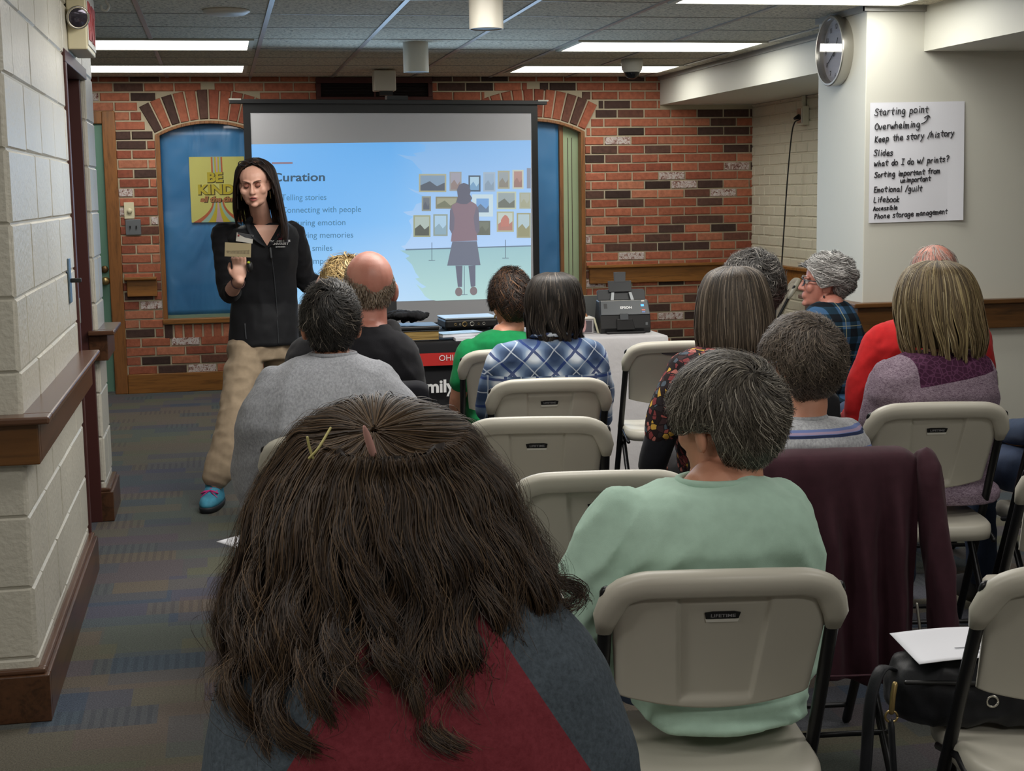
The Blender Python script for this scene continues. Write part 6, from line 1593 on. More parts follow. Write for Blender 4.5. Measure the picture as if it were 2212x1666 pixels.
collar(t, b, R_[0], cloth_mat('mint_rib', 'a2bfae', 0.05), 0.009, -0.006, 1.03)
glasses(t, hc, A, b, col='8c7a70')
# jeans at the right edge
t, b, hc, A, R_, so = seated('person in blue jeans cut off by the right edge', 4.18, [(735, 2315, 2385, .058), (750, 2285, 2425, .09), (780, 2262, 2440, .12), (850, 2255, 2445, .135), (940, 2258, 2445, .14)], cloth_mat('blue_jersey', '39465c'), (2350, 630, 0, 0, 1.0), 'skin', 'denim', seed=13, hipdx=-0.07)
# ------------------------------------------------------------------ the long haired woman in front
fy_ = 1.50
t, b, hc, A, R_, so = seated('person in a maroon and charcoal raglan top with long wavy brown hair in the foreground', fy_, [(1262, 720, 985, .075), (1285, 650, 1075, .095), (1312, 590, 1155, .112), (1350, 540, 1215, .125), (1410, 502, 1262, .14), (1480, 474, 1300, .155), (1560, 455, 1332, .165), (1650, 438, 1360, .17), (1760, 430, 1375, .175)], mat('tmp', '808080'), (830, 1075, 4, -4, 1.0, 0.05, 0.045), 'skin', 'charcoal', seed=15, vox=0.006, wr=0.006, wsc=(9, 9, 6))
so.data.materials[0] = raglan('raglan_jersey', R_[2][2]-0.03, R_[3][0]-b[0]+0.005, 0.62)
def rg(py, x0, x1, Y, ry, tilt=0.0):
    a, c = onY(x0, py, Y), onY(x1, py, Y); return ((a[0]+c[0])/2, Y, a[2], (c[0]-a[0])/2, ry, tilt)
hy_ = R_[0][1]+0.055
X0 = onY(830, 1000, hy_)[0]
zt_ = onY(830, 857, hy_)[2]
rings = [(X0-0.020, hy_-0.086, zt_-0.030, 0.003, 0.003, 0.60), (X0-0.013, hy_-0.068, zt_-0.029, 0.047, 0.042, 0.56), (X0-0.004, hy_-0.042, zt_-0.036, 0.085, 0.080, 0.30), rg(950, 640, 1012, hy_-0.024, 0.102, 0.15), rg(1002, 604, 1042, hy_-0.012, 0.114, 0.05), rg(1060, 575, 1082, hy_-0.015, 0.122), rg(1130, 550, 1104, hy_-0.025, 0.125), rg(1200, 532, 1140, hy_-0.035, 0.125), rg(1270, 518, 1165, hy_-0.045, 0.122), rg(1340, 508, 1160, hy_-0.055, 0.122), rg(1400, 502, 1130, hy_-0.065, 0.122), rg(1460, 510, 1110, hy_-0.075, 0.12), rg(1520, 540, 1080, hy_-0.082, 0.118)]
FH_PAL = ['2a1f18', '231a15', '31241b', '3d2d20', '523e2b']
hair = long_hair(t, b, rings, FH_PAL, [4, 3.5, 3, 1.6, 0.8], 12500, 0.00115, [0, 0, 0, 30, 56, 66, 68, 72, 78, 84, 90, 94, 96], seed=21, fly=0.08, K=40, wave=0.0165, wl=11.5, flare=0.020, clump=62, capend=0.80, t0max=0.70, palt='5f4a32', frizz=0.0015, ends=[(-180, .72), (-95, .86), (-62, 1.0), (-40, 1.12), (-24, .95), (-8, .86), (6, .90), (16, 1.02), (24, 1.13), (33, .94), (48, .86), (70, .78), (110, .74), (180, .70)])
# pink parting on the crown
pc = onY(800, 962, rings[2][1]-0.078)
v, f = ellipsoid((0, 0, 0), (0.0045, 0.003, 0.030), rotz(0.0) @ roty(math.radians(-18)) @ rotx(math.radians(28)), 14, 10)
link('parting', mesh('parting', v+pc-b, f, mat('scalp', 'c9988e', 0.7)), hair)
# loose locks that stand away from the fall of hair
rs = np.random.RandomState(5)
def lock(pts, n, spread, width, wob=0.006, tip=1.0):
    """pts: (px,py,Y) along one lock"""
    P = spline(np.array([onY(*q) for q in pts]), 26); u = np.linspace(0, 1, 26)
    off = rs.normal(0, spread, (n, 1, 3))*(1-0.55*np.sin(u*math.pi)[None, :, None]*0.6)
    sw = rs.normal(0, 1, (n, 3))[:, None]*wob*(np.sin(u*9+rs.rand()*6)*u)[None, :, None]
    Q = P[None]+off+sw; L = rs.uniform(0.75, 1.0, n)
    idx = u[None]*L[:, None]*25; i = np.clip(idx.astype(int), 0, 24); fr = (idx-i)[..., None]
    Q = np.take_along_axis(Q, i[..., None].repeat(3, 2), 1)*(1-fr)+np.take_along_axis(Q, (i+1)[..., None].repeat(3, 2), 1)*fr
    O = np.zeros_like(Q); O[..., 1] = -1; O[..., 2] = 0.3
    return ribbons(Q-b, width*(0.6+0.8*rs.rand(n)), O, strand_cols(n, FH_PAL, rs, [4, 3.5, 3, 1.6, .8]))
LV, LF, LC = [], [], []; nn = 0
yb_ = hy_-0.15
for pts, n, sp_ in (([(1040, 1120, yb_+.06), (1120, 1210, yb_+.08), (1180, 1255, yb_+.09), (1235, 1265, yb_+.10), (1262, 1290, yb_+.10), (1238, 1308, yb_+.10)], 90, 0.006),
    ([(1050, 1160, yb_+.05), (1130, 1235, yb_+.07), (1190, 1285, yb_+.08), (1215, 1310, yb_+.08), (1246, 1302, yb_+.08), (1250, 1275, yb_+.08)], 60, 0.005),
    ([(560, 1300, yb_+.05), (520, 1400, yb_+.06), (512, 1450, yb_+.06), (498, 1490, yb_+.06), (462, 1505, yb_+.06)], 70, 0.005),
    ([(540, 1200, yb_+.07), (505, 1330, yb_+.08), (495, 1420, yb_+.08), (512, 1450, yb_+.08), (560, 1440, yb_+.08)], 90, 0.007),
    ([(960, 1380, yb_), (985, 1460, yb_-.01), (1000, 1530, yb_-.012), (985, 1585, yb_-.012), (930, 1612, yb_-.01)], 150, 0.007),
    ([(900, 1380, yb_), (922, 1460, yb_-.005), (925, 1540, yb_-.005), (960, 1590, yb_-.005), (1000, 1570, yb_-.005)], 26, 0.003),
    ([(640, 1380, yb_+.0), (600, 1460, yb_+.0), (640, 1540, yb_-.005), (660, 1600, yb_-.005), (620, 1640, yb_)], 190, 0.011),
    ([(580, 1440, yb_+.02), (570, 1490, yb_+.02), (610, 1510, yb_+.01), (640, 1480, yb_+.01)], 110, 0.008),
    ([(620, 1520, yb_+.01), (560, 1560, yb_+.02), (525, 1600, yb_+.02), (520, 1650, yb_+.02)], 40, 0.004),
    ([(720, 1380, yb_-.01), (705, 1470, yb_-.012), (740, 1560, yb_-.012), (790, 1600, yb_-.01), (805, 1570, yb_-.01)], 60, 0.004),
    ([(1060, 1330, yb_+.01), (1115, 1400, yb_+.01), (1120, 1470, yb_+.005), (1080, 1520, yb_+.0), (1040, 1500, yb_)], 34, 0.003),
    ([(850, 1330, yb_), (870, 1420, yb_-.008), (820, 1480, yb_-.012), (760, 1500, yb_-.012)], 120, 0.010),
    ([(1000, 1300, yb_+.01), (1080, 1380, yb_+.01), (1110, 1460, yb_+.005), (1070, 1520, yb_)], 26, 0.004),
    ([(1020, 1060, yb_+.08), (1085, 1150, yb_+.09), (1130, 1220, yb_+.10), (1160, 1250, yb_+.10), (1205, 1232, yb_+.10)], 70, 0.008)):
    V, Fq, C = lock(pts, n, sp_, 0.0012); LV.append(V); LF.append(Fq+nn); LC.append(C); nn += len(V)
link('loose_locks', mesh('locks', np.vstack(LV), np.vstack(LF), M['hair'], True, None, np.vstack(LC)), hair)
cl = MB()
for pts in ([(664, 945), (668, 965), (676, 990)], [(668, 990), (688, 968), (714, 925)]):
    P = spline([onY(x, y, rings[2][1]-0.085+0.02*(1 if x > 700 else 0)) for x, y in pts], 10)-b; cl.tube(P, 0.0015, 6)
cl.build('hair_pin', mat('straw_pin', 'a39a60', 0.5), t, True)

# ------------------------------------------------------------------ the presenter
pb = np.array((0.16, 7.50, 0.0))
t = thing('person', 'person in a black zip vest and khaki trousers standing and holding up a small photo', 'person', pb)
PYA = 7.50
hcP = np.array((0.178, 7.205, 1.574)); yawP = 170; hs = 0.89
parts, A = head_parts(hcP, yawP, -12, hs, True, 3, neckto=(0.225, 7.42, 1.335), wide=1.22, top=0.070)
def P_(px, py, Y): return onY(px, py, Y)
vr = [(483, 540, 622, .062), (496, 500, 640, .088), (515, 487, 645, .102), (555, 497, 643, .118), (605, 503, 640, .108), (655, 500, 641, .108), (705, 497, 643, .118), (746, 495, 645, .122)]
VR = []
for py, x0, x1, ry in vr:
    Yv = PYA-0.12*max(0, (640-py)/160); a, c = onY(x0, py, Yv), onY(x1, py, Yv); VR.append(((a[0]+c[0])/2, Yv, a[2], (c[0]-a[0])/2, ry))
vest = remesh('vest', [loft(VR, 44, 2.3)], 0.007, cloth_mat('black_softshell', '1c1d20', 0.12, 600, 0.08, 0.6), t, pb, 5, wrinkles(0.006, (10, 10, 7), 3.3))
parts.append(loft([shrink(q, 0.02) for q in VR[1:]], 28, 2.2))
# legs under the trousers
legL = [(0.128, 7.50, 0.82), (0.090, 7.42, 0.62), (0.050, 7.34, 0.45), (0.004, 7.29, 0.30), (-0.054, 7.255, 0.160)]
legR = [(0.275, 7.52, 0.82), (0.30, 7.55, 0.62), (0.325, 7.57, 0.45), (0.345, 7.61, 0.30), (0.36, 7.64, 0.10)]
tr_ = [loft([(0.185, 7.505, 0.835, 0.150, 0.105), (0.183, 7.505, 0.78, 0.160, 0.115), (0.18, 7.505, 0.70, 0.158, 0.112)], 36, 2.3)]
for L in (legL, legR):
    parts.append(tube(spline(L[:-1]+[(L[-1][0]-0.012 if L is legL else L[-1][0], L[-1][1], 0.10)], 16), np.linspace(0.07, 0.034, 16), 14)); tr_.append(tube(spline(L, 20), np.interp(np.linspace(0, 1, 20), [0, 0.25, 0.5, 0.8, 1], [0.088, 0.088, 0.078, 0.072, 0.066]), 18))
remesh('trousers', tr_, 0.008, cloth_mat('khaki_twill', 'a3917a', 0.08, 700, 0.1), t, pb, 4, wrinkles(0.010, (9, 9, 12), 8.1))
# arms
shA, elA, wrA = np.array((0.028, 7.42, 1.325)), np.array((0.040, 7.385, 1.045)), np.array((0.090, 7.135, 1.115))
shB, elB, wrB = np.array((0.362, 7.43, 1.325)), np.array((0.428, 7.53, 1.075)), np.array((0.625, 7.43, 1.085))
sl = []
for s_, e_, w_, k in ((shA, elA, wrA, 0.56), (shB, elB, wrB, 0.55)):
    P = spline([s_, (s_+e_)/2+(e_-s_)[[1, 0, 2]]*0, e_, (e_+w_)/2, w_], 22); r = np.interp(np.linspace(0, 1, 22), [0, .25, .5, .75, 1], [.058, .054, .047, .040, .027])
    kk = int(22*k)+2; sl.append(tube(P[:kk], r[:kk]*1.06, 18)); parts.append(tube(P, r*0.86, 16))
remesh('sleeves', sl+[ellipsoid(shA+np.array((0.04, 0, 0.0)), (0.06, 0.07, 0.06)), ellipsoid(shB-np.array((0.04, 0, 0.0)), (0.06, 0.07, 0.06))], 0.007, cloth_mat('black_jersey', '141417', 0.15, 500, 0.1, 0.85), t, pb, 4, wrinkles(0.006, (16, 16, 16), 6.6))
parts += hand_parts(wrA, (0.02, 0.10, 1), (0.1, -1, 0.1), 0.92, 0.60, 0.05, -1)
parts += hand_parts(wrB, (0.85, -0.4, -0.1), (0, -0.2, 1), 0.90, 0.35, 0.12, 1)
def carve(co, no):
    d = np.zeros(len(co))
    for sg in (-1, 1):
        for (x, y, z, s, k) in ((0.030, 0.084, 0.005, 0.0125, -0.0075), (0.030, 0.088, -0.0135, 0.010, -0.002)):
            p = hcP+A @ (np.array((sg*x, y, z))*hs); d += k*np.exp(-((co-p)**2).sum(1)/(2*s*s))
    p = hcP+A @ (np.array((0, 0.098, -0.064))*hs); dd = ((co-p)@A); d += -0.004*np.exp(-(dd[:, 0]/0.016)**2-(dd[:, 2]/0.0028)**2-(dd[:, 1]/0.02)**2)
    return co+no*d[:, None].astype(np.float32)
M['skinp'] = skin('presenter_skin', 'e0b19c')
body = remesh('body', parts, 0.0042, M['skinp'], t, pb, 3, carve)
LP = lambda x, y, z: hcP+A @ (np.array((x, y, z))*hs)-pb
for sg in (-1, 1):
    v, f = ellipsoid(LP(sg*0.031, 0.0755, 0.004), (0.0125, 0.0125, 0.0115), A); e = link('eyelid', mesh('lid', v, f, skin('lid_skin', '9c6858')), t)
    P = [LP(sg*(0.0185+0.025*u), 0.0885-0.006*u*u+0.0015*math.sin(u*3.1), -0.001-0.005*math.sin(u*3.14)+0.002*u) for u in np.linspace(0, 1, 9)]
    link('eyelash', mesh('lash', *tube(P, 0.0013, 6), mat('lash', '1d1512', 0.8)), e)
    P = [LP(sg*(0.013+0.038*u), 0.0975-0.018*u*u, 0.024+0.006*math.sin(u*2.6)-0.002*(1-u)) for u in np.linspace(0, 1, 9)]
    link('eyebrow', mesh('brow', *tube(P, np.array([.0028, .0032, .0032, .003, .0028, .0024, .002, .0016, .001]), 6), mat('brow', '4b3428', 0.9)), t)
lipm = mat('lips', '9a5450', 0.4)
up_ = [LP(0.0225*u, 0.0985-0.012*u*u, -0.0595+0.0035*(1-abs(u))-0.003*abs(u)-0.0012*(abs(u) < 0.1)) for u in np.linspace(-1, 1, 15)]
lo_ = [LP(0.020*u, 0.0985-0.011*u*u, -0.0705-0.001*(1-u*u)+0.004*u*u) for u in np.linspace(-1, 1, 15)]
rr = np.sin(np.linspace(0.12, math.pi-0.12, 15))
link('upper_lip', mesh('lip', *tube(up_, 0.0033*rr+0.0004, 8), lipm), t); link('lower_lip', mesh('lip', *tube(lo_, 0.0048*rr+0.0004, 8), lipm), t)
link('mouth_gap', mesh('gap', *tube([LP(0.018*u, 0.0975-0.012*u*u, -0.0645) for u in np.linspace(-1, 1, 11)], 0.0022, 6), mat('mouth_dark', '2b1414', 0.6)), t)
for sg in (-1, 1):
    link('earring', mesh('er', *tube([LP(sg*0.078, -0.004, -0.05), LP(sg*0.079, 0, -0.075), LP(sg*0.079, 0, -0.088)], [0.0012, 0.003, 0.0018], 8), M['brass']), t)
# hair: straight, parted, over both shoulders
hrings = [(*q, tl) for q, tl in zip(ring([(342, 546, 558), (346, 532, 570), (353, 521, 581), (368, 511, 593), (402, 507, 601), (436, 507, 608), (466, 509, 613), (496, 514, 618), (524, 522, 616)], 7.225, 1.16, 0.012), (0, 0, .0, 0, 0, 0, 0, 0, 0))]
long_hair(t, pb, hrings, ['241a16', '2e221c', '1c1412', '3d2d24', '5a4436'], [4, 3, 3, 1.5, .6], 4200, 0.0026, [0, 0, 0, 34, 58, 61, 62, 60, 58], yaw=yawP, seed=30, K=18, wave=0.004, wl=5, flare=0.012, clump=40, capend=0.70, t0max=0.55, ends=[(-180, .84), (-120, .9), (-90, .96), (-50, .98), (0, .9), (60, .80), (90, .76), (120, .74), (180, .82)])
# glasses pushed up on the head
g_ = MB(); gz = 0.118
for sg in (-1, 1):
    P = [LP(sg*0.036+0.027*math.cos(a), 0.048-0.010*abs(math.cos(a))+0.010*math.sin(a), gz+0.014*math.sin(a)+0.002) for a in np.linspace(0, 2*math.pi, 25)]
    g_.tube(P, 0.0022, 6, 0, False); g_.tube([LP(sg*0.063, 0.045, gz+0.004), LP(sg*0.079, 0.0, 0.085), LP(sg*0.080, -0.03, 0.055)], 0.002, 6)
g_.tube([LP(-0.010, 0.05, gz+0.004), LP(0.010, 0.05, gz+0.004)], 0.002, 6)
gg = g_.build('glasses', mat('dark_frame', '23242a', 0.3), t, True)
for sg in (-1, 1):
    MB().poly([tuple(LP(sg*0.036+0.026*math.cos(a), 0.047-0.010*abs(math.cos(a))+0.010*math.sin(a), gz+0.013*math.sin(a)+0.002)) for a in np.linspace(0, 2*math.pi, 25)[:-1]]).build('lens', M['glass'], gg)
# vest details found on its front
def hit(obj, px, py, lift=0.002):
    o = Vector(CAM-pb); d = Vector(ray(px, py)).normalized(); ok, loc, no, i = obj.ray_cast(o, d)
    if not ok: return None, None
    return np.array(loc)+np.array(no)*lift, np.array(no)
zp = [hit(vest, x, y, 0.0015)[0] for x, y in ((584, 536), (587, 560), (591, 590), (595, 630), (598, 670), (600, 710), (601, 742))]
zp = [p for p in zp if p is not None]
link('zipper', mesh('zip', *tube(spline(zp, 24), 0.0032, 6), mat('zip_grey', '3f4246', 0.4, 0.4)), t)
link('zip_pull', mesh('pull', *tube([zp[0]+np.array((0, -0.004, 0)), zp[0]+np.array((0.003, -0.005, -0.045))], 0.005, 8), mat('zip_pull', '55585c', 0.4, 0.3)), t)
link('pocket_zip', mesh('pz', *tube(spline([hit(vest, x, y, 0.001)[0] for x, y in ((529, 700), (530, 716), (532, 732))], 8), 0.004, 6), mat('pocket_zip', '34363a', 0.5)), t)
# skin V and flared collar
VV = []
for k_ in range(9):
    py = 487+(531-487)*k_/8; x0, x1 = 549+28*k_/8, 602-25*k_/8
    for j_ in range(9):
        h_ = hit(vest, x0+(x1-x0)*j_/8, py, 0.0035)[0]; VV.append(h_ if h_ is not None else (VV[-1] if VV else onY(x0, py, 7.25)-pb))
MB().add(VV, [(i*9+j, i*9+j+1, i*9+j+10, i*9+j+9) for i in range(8) for j in range(8)]).build('neckline', M['skinp'], t, True)
cm = cloth_mat('collar_black', '222428', 0.1, 600, 0.08, 0.6)
for pts in ([(541, 474), (538, 488), (548, 512), (571, 530)], [(606, 476), (610, 490), (602, 510), (582, 532)]):
    P = []
    for (x, y) in pts:
        h_, n_ = hit(vest, x, y, 0.006)
        P.append(h_ if h_ is not None else onY(x, y, PYA-0.19)-pb)
    link('collar', mesh('collar', *tube(spline(P, 16), np.linspace(0.022, 0.007, 16), 12, True, 0.45), cm), t)
def decal(px, py):
    p, n = hit(vest, px, py, 0.004); x = np.cross((0, 0, 1), n); x /= np.linalg.norm(x); y = np.cross(n, x); return p, x, y, n
p, x, y, n = decal(530, 514)
tilt = -0.16; xx = x*math.cos(tilt)+y*math.sin(tilt); yy = np.cross(n, xx)
q = lambda u, v, d=0.0: tuple(p+xx*u+yy*v+n*(0.006+d))
tg = MB().prism([q(-0.042, -0.021), q(0.042, -0.021), q(0.042, 0.021), q(-0.042, 0.021)], tuple(n*0.0015)).build('name_tag', M['whitep'], t)
MB().poly([q(-0.036, 0.016, 0.0025), q(0.0, 0.004, 0.0025), q(0.0415, 0.001, 0.0025), q(0.0415, 0.021, 0.0025), q(-0.036, 0.021, 0.0025)]).build('tag_band', mat('tag_grey', '4a4c50', 0.6), tg)
v, f = ellipsoid(np.array(q(-0.031, 0.008, 0.002)), (0.005, 0.005, 0.005)); link('tag_logo', mesh('tl', v, f, mat('tag_red', '8c2d33', 0.6)), tg)
p, x, y, n = decal(605, 518)
MB().prism([tuple(p+x*a+y*c+n*0.001) for a, c in ((-0.010, 0.030), (0.010, 0.030), (0.014, 0.022), (0.010, 0.002), (-0.010, 0.002), (-0.014, 0.022))], tuple(n*0.001)).build('emblem', mat('emblem_red', '7d2336', 0.6), t)
MB().prism([tuple(p+x*a+y*c+n*0.002) for a, c in ((-0.006, 0.025), (0.006, 0.025), (0.008, 0.020), (0.005, 0.008), (-0.005, 0.008), (-0.008, 0.020))], tuple(n*0.001)).build('emblem_inner', mat('emblem_dark', '2a1c22', 0.6), t)
for k, (s, sz) in enumerate((('THE OHIO STATE', 0.0125), ('UNIVERSITY', 0.0145), ('EXTENSION', 0.0085))):
    text('lettering', s, sz, M['white'], t, basis(p+n*0.004-y*(0.010+0.0135*k), x, y), 0.0003, 'CENTER')
# bracelet
bw = wrA*0.62+elA*0.38; ax = (wrA-elA)/np.linalg.norm(wrA-elA)
e1_ = np.cross(ax, (1, 0, 0)); e1_ /= np.linalg.norm(e1_); e2_ = np.cross(ax, e1_)
bc_ = wrA*0.86+elA*0.14
link('bracelet', mesh('br', *tube([bc_-pb+0.032*(math.cos(a)*e1_+math.sin(a)*e2_) for a in np.linspace(0, 2*math.pi, 25)], 0.0032, 6, False), mat('dark_beads', '3a1c1c', 0.5)), t)
# running shoes
def trainer(c, ang):
    Rm = rotz(ang); prof = [(0.0, 0.0, 0.041, 0.138), (0.0, 0.022, 0.046, 0.145), (0.0, 0.030, 0.044, 0.142)]
    def L(rows): 
        v, f = loft([(0, cy, z, rx*1.14, ry*1.05, 2.6) for cy, z, rx, ry in rows], 32); return v @ Rm.T+c-pb, f
    s = MB().add(*L(prof)).build('sole', mat('shoe_sole', '23262c', 0.6), t, True)
    u = MB().add(*L([(0, 0.026, 0.0435, 0.140), (-0.002, 0.045, 0.044, 0.135), (0.01, 0.065, 0.041, 0.118), (0.035, 0.085, 0.037, 0.085), (0.055, 0.105, 0.035, 0.062), (0.062, 0.125, 0.034, 0.052)])).build('shoe', mat('shoe_blue', '3d8aa5', 0.7, var=(28, 0.25)), t, True)
    v, f = ellipsoid((0, -0.095, 0.040), (0.038, 0.04, 0.026)); MB().add(v @ Rm.T+c-pb, f).build('toe_cap', mat('shoe_toe', '6fb3c2', 0.6), t, True)
    lm_ = mat('pink_lace', 'c8287a', 0.7); l = MB()
    for k in range(6):
        yy_ = -0.045+0.021*k; zz_ = 0.088+0.0088*k
        for sg in (-1, 1): l.tube(np.array([(sg*0.030, yy_, zz_-0.009), (0, yy_+0.007, zz_+0.002), (-sg*0.028, yy_+0.016, zz_-0.002)]) @ Rm.T+c-pb, 0.0045, 6)
    for sg in (-1, 1): l.tube(spline(np.array([(0, -0.040, 0.094), (sg*0.024, -0.062, 0.092), (sg*0.040, -0.050, 0.082), (sg*0.012, -0.040, 0.092)]), 12) @ Rm.T+c-pb, 0.004, 6); l.tube(spline(np.array([(0, -0.040, 0.094), (sg*0.02, -0.068, 0.084), (sg*0.040, -0.072, 0.066)]), 8) @ Rm.T+c-pb, 0.0022, 6)
    l.build('laces', lm_, t, True)
trainer(np.array((-0.082, 7.235, 0.0)), math.radians(-12)); trainer(np.array((0.365, 7.60, 0.0)), math.radians(8))
# the photo and the remote she holds
c0 = onY(514, 540, 7.085)
ph = thing('old_photo', 'small sepia photo held up in the hand of the presenter', 'photo', c0)
MB().box((-0.061, -0.0006, -0.033), (0.061, 0.0006, 0.033), M=Matrix.Rotation(math.radians(4), 4, 'Y')).build('card', mat('sepia_card', '8f8263', 0.7), ph)
im = MB(); gr2 = random.Random(2)
for k in range(16):
    x = -0.052+0.0066*k; h = gr2.uniform(0.008, 0.018); im.poly([(x, -0.0012, -0.018+x*-.07), (x+0.005, -0.0012, -0.018+x*-.07), (x+0.004, -0.0012, -0.018+h), (x+0.001, -0.0012, -0.018+h*0.9)])
im.box((-0.054, -0.0013, -0.007), (0.054, -0.0011, -0.003)); im.build('picture', mat('sepia_ink', '6d624b', 0.8), ph)
rc = onY(539, 576, 7.12); rm_ = thing('clicker', 'small black presentation clicker in the hand with the photo', 'clicker', rc)
v, f = ellipsoid((0, 0, 0), (0.016, 0.02, 0.028)); MB().add(v, f).build('shell', M['black'], rm_, True)
v, f = ellipsoid((-0.004, -0.012, 0.020), (0.008, 0.008, 0.006)); MB().add(v, f).build('button', mat('lime_button', 'a8b832', 0.5), rm_, True)
# ------------------------------------------------------------------ coats, bags and papers on the chairs
def drape(name, label, cat, x, y, deg, hw, zb, m, fold=0.012, front=0.16, seed=1, skew=0.0, off=0.0, sl=None, nf=15):
    """a coat hung over a chair back; x, y: middle of the chair top"""
    rz = math.radians(deg); t = thing(name, label, cat, (x-math.sin(rz)*0.235, y+math.cos(rz)*0.235, 0), rz)
    prof = []                                                     # (y, z) from the sitter's side over the top to the back
    yk = lambda z: -0.235+(0.845-z)*0.47
    for z in np.linspace(0.845-front, 0.83, 8): prof.append((yk(z)+0.034, z))
    for a in np.linspace(0, math.pi, 9)[1:-1]: prof.append((-0.258+0.062*math.cos(a), 0.850+0.026*math.sin(a)))
    ztop = 0.82
    for z in np.linspace(ztop, zb, 34):
        yy = min(yk(z)-0.055, -0.285+0.03*(ztop-z)) if z > 0.5 else -0.285+0.03*(ztop-z)
        prof.append((-0.322-0.004*min(1, (ztop-z)/0.2), z))
    prof = np.array(prof); K = len(prof); N = 61; V = []; s0 = 15
    for i in range(K):
        for j in range(N):
            u = -1+2*j/(N-1); v = max(0, (i-s0)/(K-1-s0))
            w = hw*(1-0.06*v)+off*0
            fo = fold*min(1, 0.15+v*2.5)*(0.55*math.sin(u*nf+seed+1.2*mnoise.noise(Vector((u*2, v*1.5, seed))))+0.6*mnoise.noise(Vector((u*6.0, v*0.9, seed*2.0)))+0.25*mnoise.noise(Vector((u*9, v*5, seed))))
            edge = -0.020*max(0, abs(u)-0.8)**2/0.04
            z = prof[i][1]+edge*(1 if i >= 8 else 0.6)-(0.03*u*skew*v)+0.012*v*math.sin(u*3+seed)
            V.append((u*w+off+0.02*v*skew, prof[i][0]-fo+0.014*u*u*(1 if i > 8 else 0), z))
    Fc = [(i*N+j, i*N+j+1, (i+1)*N+j+1, (i+1)*N+j) for i in range(K-1) for j in range(N-1)]
    o = link('coat', mesh('coat', V, Fc, m), t); s = o.modifiers.new('s', 'SOLIDIFY'); s.thickness = 0.006; s.offset = 1; ss_ = o.modifiers.new('ss', 'SUBSURF'); ss_.levels = ss_.render_levels = 1
    for pts, r0, r1 in (sl or []):
        P = spline(pts, 22); V, Fc = tube(P, np.linspace(r0, r1, 22), 18, True, 0.55)
        sm = remesh('sleeve', [(V, Fc)], 0.008, m, t, (0, 0, 0), 3, wrinkles(0.008, (16, 16, 5), seed))
    return t
bur = cloth_mat('burgundy_softshell', '3c2029', 0.1, 500, 0.08, 0.75)
t = drape('jacket', 'burgundy jacket hung over the chair of the striped shirt', 'jacket', 1.447, 3.39, -6, 0.232, 0.295, bur, 0.040, 0.05, 2.0, 0.5, 0.0, [([(0.250, -0.285, 0.822), (0.266, -0.31, 0.70), (0.284, -0.32, 0.52), (0.302, -0.315, 0.285)], 0.052, 0.050)])
MB().tube([(0.21, -0.355, 0.50), (0.222, -0.36, 0.40), (0.225, -0.36, 0.33)], 0.004, 6).build('zipper', M['steel'], t, True)
MB().tube(spline([(-0.21, -0.345, 0.335), (0.0, -0.352, 0.325), (0.2, -0.352, 0.325)], 12), 0.0025, 6).build('hem_seam', mat('seam', '5a3a44', 0.8), t, True)
drape('jacket', 'dark navy jacket hung over the chair of the black hoodie', 'jacket', 0.47, 5.04, -6, 0.225, 0.48, cloth_mat('navy_shell', '16171d', 0.15), 0.012, 0.03, 5.0)
drape('jacket', 'black jacket hung over the chair of the floral blouse', 'jacket', 1.70, 4.45, -8, 0.235, 0.40, cloth_mat('black_shell', '141417', 0.2), 0.018, 0.015, 8.0)
drape('jacket', 'grey and red jacket hanging on the chair in the alcove', 'jacket', 3.88, 10.35, 20, 0.16, 0.48, cloth_mat('grey_shell', '5c6068', 0.2), 0.02, 0.10, 3.0)
# handbag on the lower right chair
rz = math.radians(-10); c12 = np.array((1.545+0.235*math.sin(-rz)*-1*-1*1, 2.33+0.235*math.cos(rz), 0.0))
bl = cloth_mat('black_nylon', '17181c', 0.15, 300, 0.1, 0.5)
bc0 = np.array((1.485, 2.655, 0.450))
t = thing('handbag', 'black nylon handbag lying on the lower right chair seat', 'bag', bc0, math.radians(-14))
V, Fc = loft([(0, 0, 0.0, 0.165, 0.075, 3.5), (0, 0, 0.02, 0.182, 0.088, 3.2), (0, 0, 0.07, 0.185, 0.09, 2.8), (0.0, 0.0, 0.105, 0.172, 0.078, 2.6), (0, 0.0, 0.125, 0.14, 0.05, 2.4)], 44)
remesh('body', [(V, Fc)], 0.008, bl, t, (0, 0, 0), 4, wrinkles(0.007, (18, 18, 14), 4.0))
MB().tube([(-0.165, -0.078, 0.088), (0.0, -0.094, 0.092), (0.165, -0.078, 0.088)], 0.005, 6).build('zipper', M['black'], t, True)
link('strap', mesh('strap', *tube(spline([(-0.165, 0.0, 0.085), (-0.205, -0.03, 0.10), (-0.232, -0.06, 0.04), (-0.245, -0.09, -0.08), (-0.262, -0.10, -0.24), (-0.30, -0.10, -0.36), (-0.33, -0.1, -0.425)], 30), 0.014, 10, True, 0.3), bl), t)
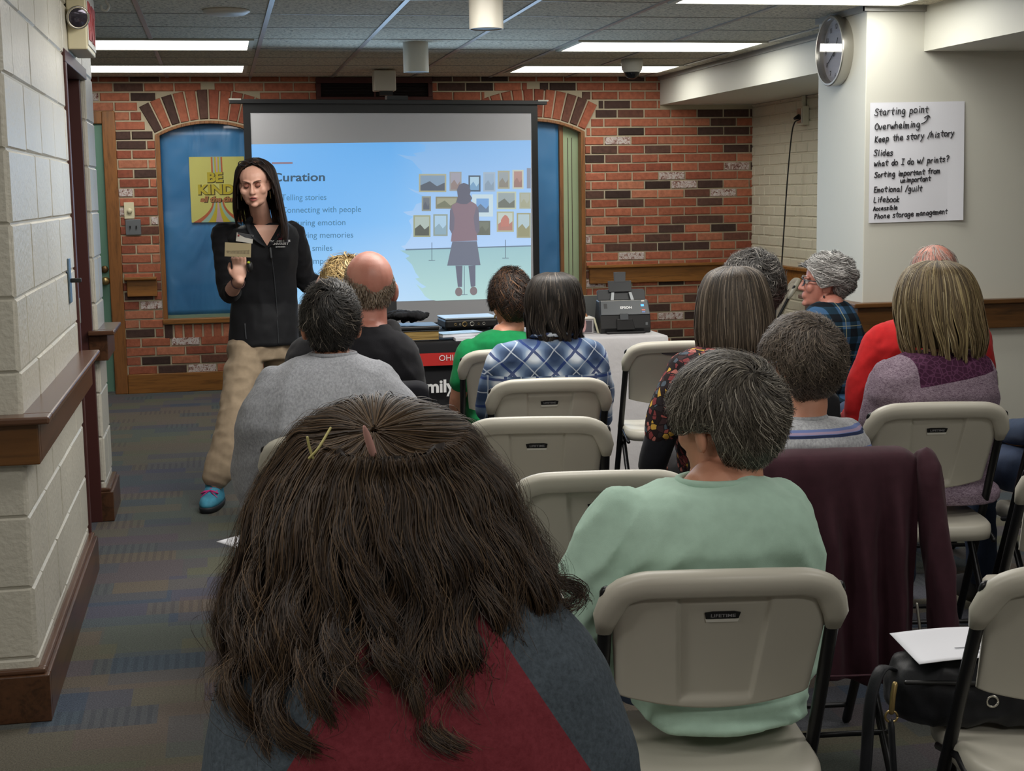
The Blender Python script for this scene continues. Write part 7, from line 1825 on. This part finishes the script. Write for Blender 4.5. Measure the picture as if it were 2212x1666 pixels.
link('shoulder_strap', mesh('ss', *tube(spline([(-0.195, -0.085, 0.0), (-0.19, -0.10, -0.10), (-0.175, -0.10, -0.22), (-0.16, -0.09, -0.36)], 18), 0.016, 10, True, 0.4), bl), t)
ring_ = [(-0.195+0.012*math.cos(a), -0.085, 0.02+0.012*math.sin(a)) for a in np.linspace(0, 2*math.pi, 17)]
link('buckle', mesh('bk', *tube(ring_, 0.0025, 6, False), M['brass']), t); link('clasp', mesh('cl', *tube([(-0.195, -0.085, 0.03), (-0.192, -0.083, 0.065), (-0.188, -0.08, 0.085)], 0.006, 8), M['brass']), t)
q_ = [(0.0+0.011*math.cos(a), -0.0935, 0.055+0.011*math.sin(a)) for a in np.linspace(0, 2*math.pi, 17)]
link('eyelet', mesh('ey', *tube(q_, 0.0028, 6, False), M['steel']), t)
# handouts
def sheet(name, label, c, rz, w, h, tilt=0.0, fold=True, group=None):
    t = thing(name, label, 'paper', c, rz, group); n = 12; V = []; Fc = []
    for i in range(n+1):
        for j in range(n+1):
            u, v = j/n-0.5, i/n-0.5; V.append((u*w, v*h, 0.0015+tilt*(v+0.5)*h+0.006*math.sin((u+0.5)*2.5)))
    for i in range(n):
        for j in range(n): k = i*(n+1)+j; Fc.append((k, k+1, k+n+2, k+n+1))
    o = link('page', mesh('page', V, Fc, M['paper']), t); s = o.modifiers.new('s', 'SOLIDIFY'); s.thickness = 0.0012
    return t
t = sheet('handout', 'folded white handout lying on the black handbag', bc0+np.array((-0.055, 0.02, 0.128)), math.radians(-4), 0.20, 0.155, 0.10)
mb = MB()
for k, (x0, x1, yy) in enumerate(((-0.005, 0.06, -0.030), (0.012, 0.06, -0.040), (0.012, 0.05, -0.056))): mb.box((x0, yy, 0.013+0.1*(yy+0.078)-0.004), (x1, yy+0.003, 0.0135+0.1*(yy+0.078)-0.004))
mb.build('print', mat('print_grey', '8d8f96', 0.8), t)
sheet('handout', 'white handout sticking out from the seat of the grey sweatshirt', np.array((0.075, 4.60, 0.4405)), math.radians(32), 0.19, 0.15)
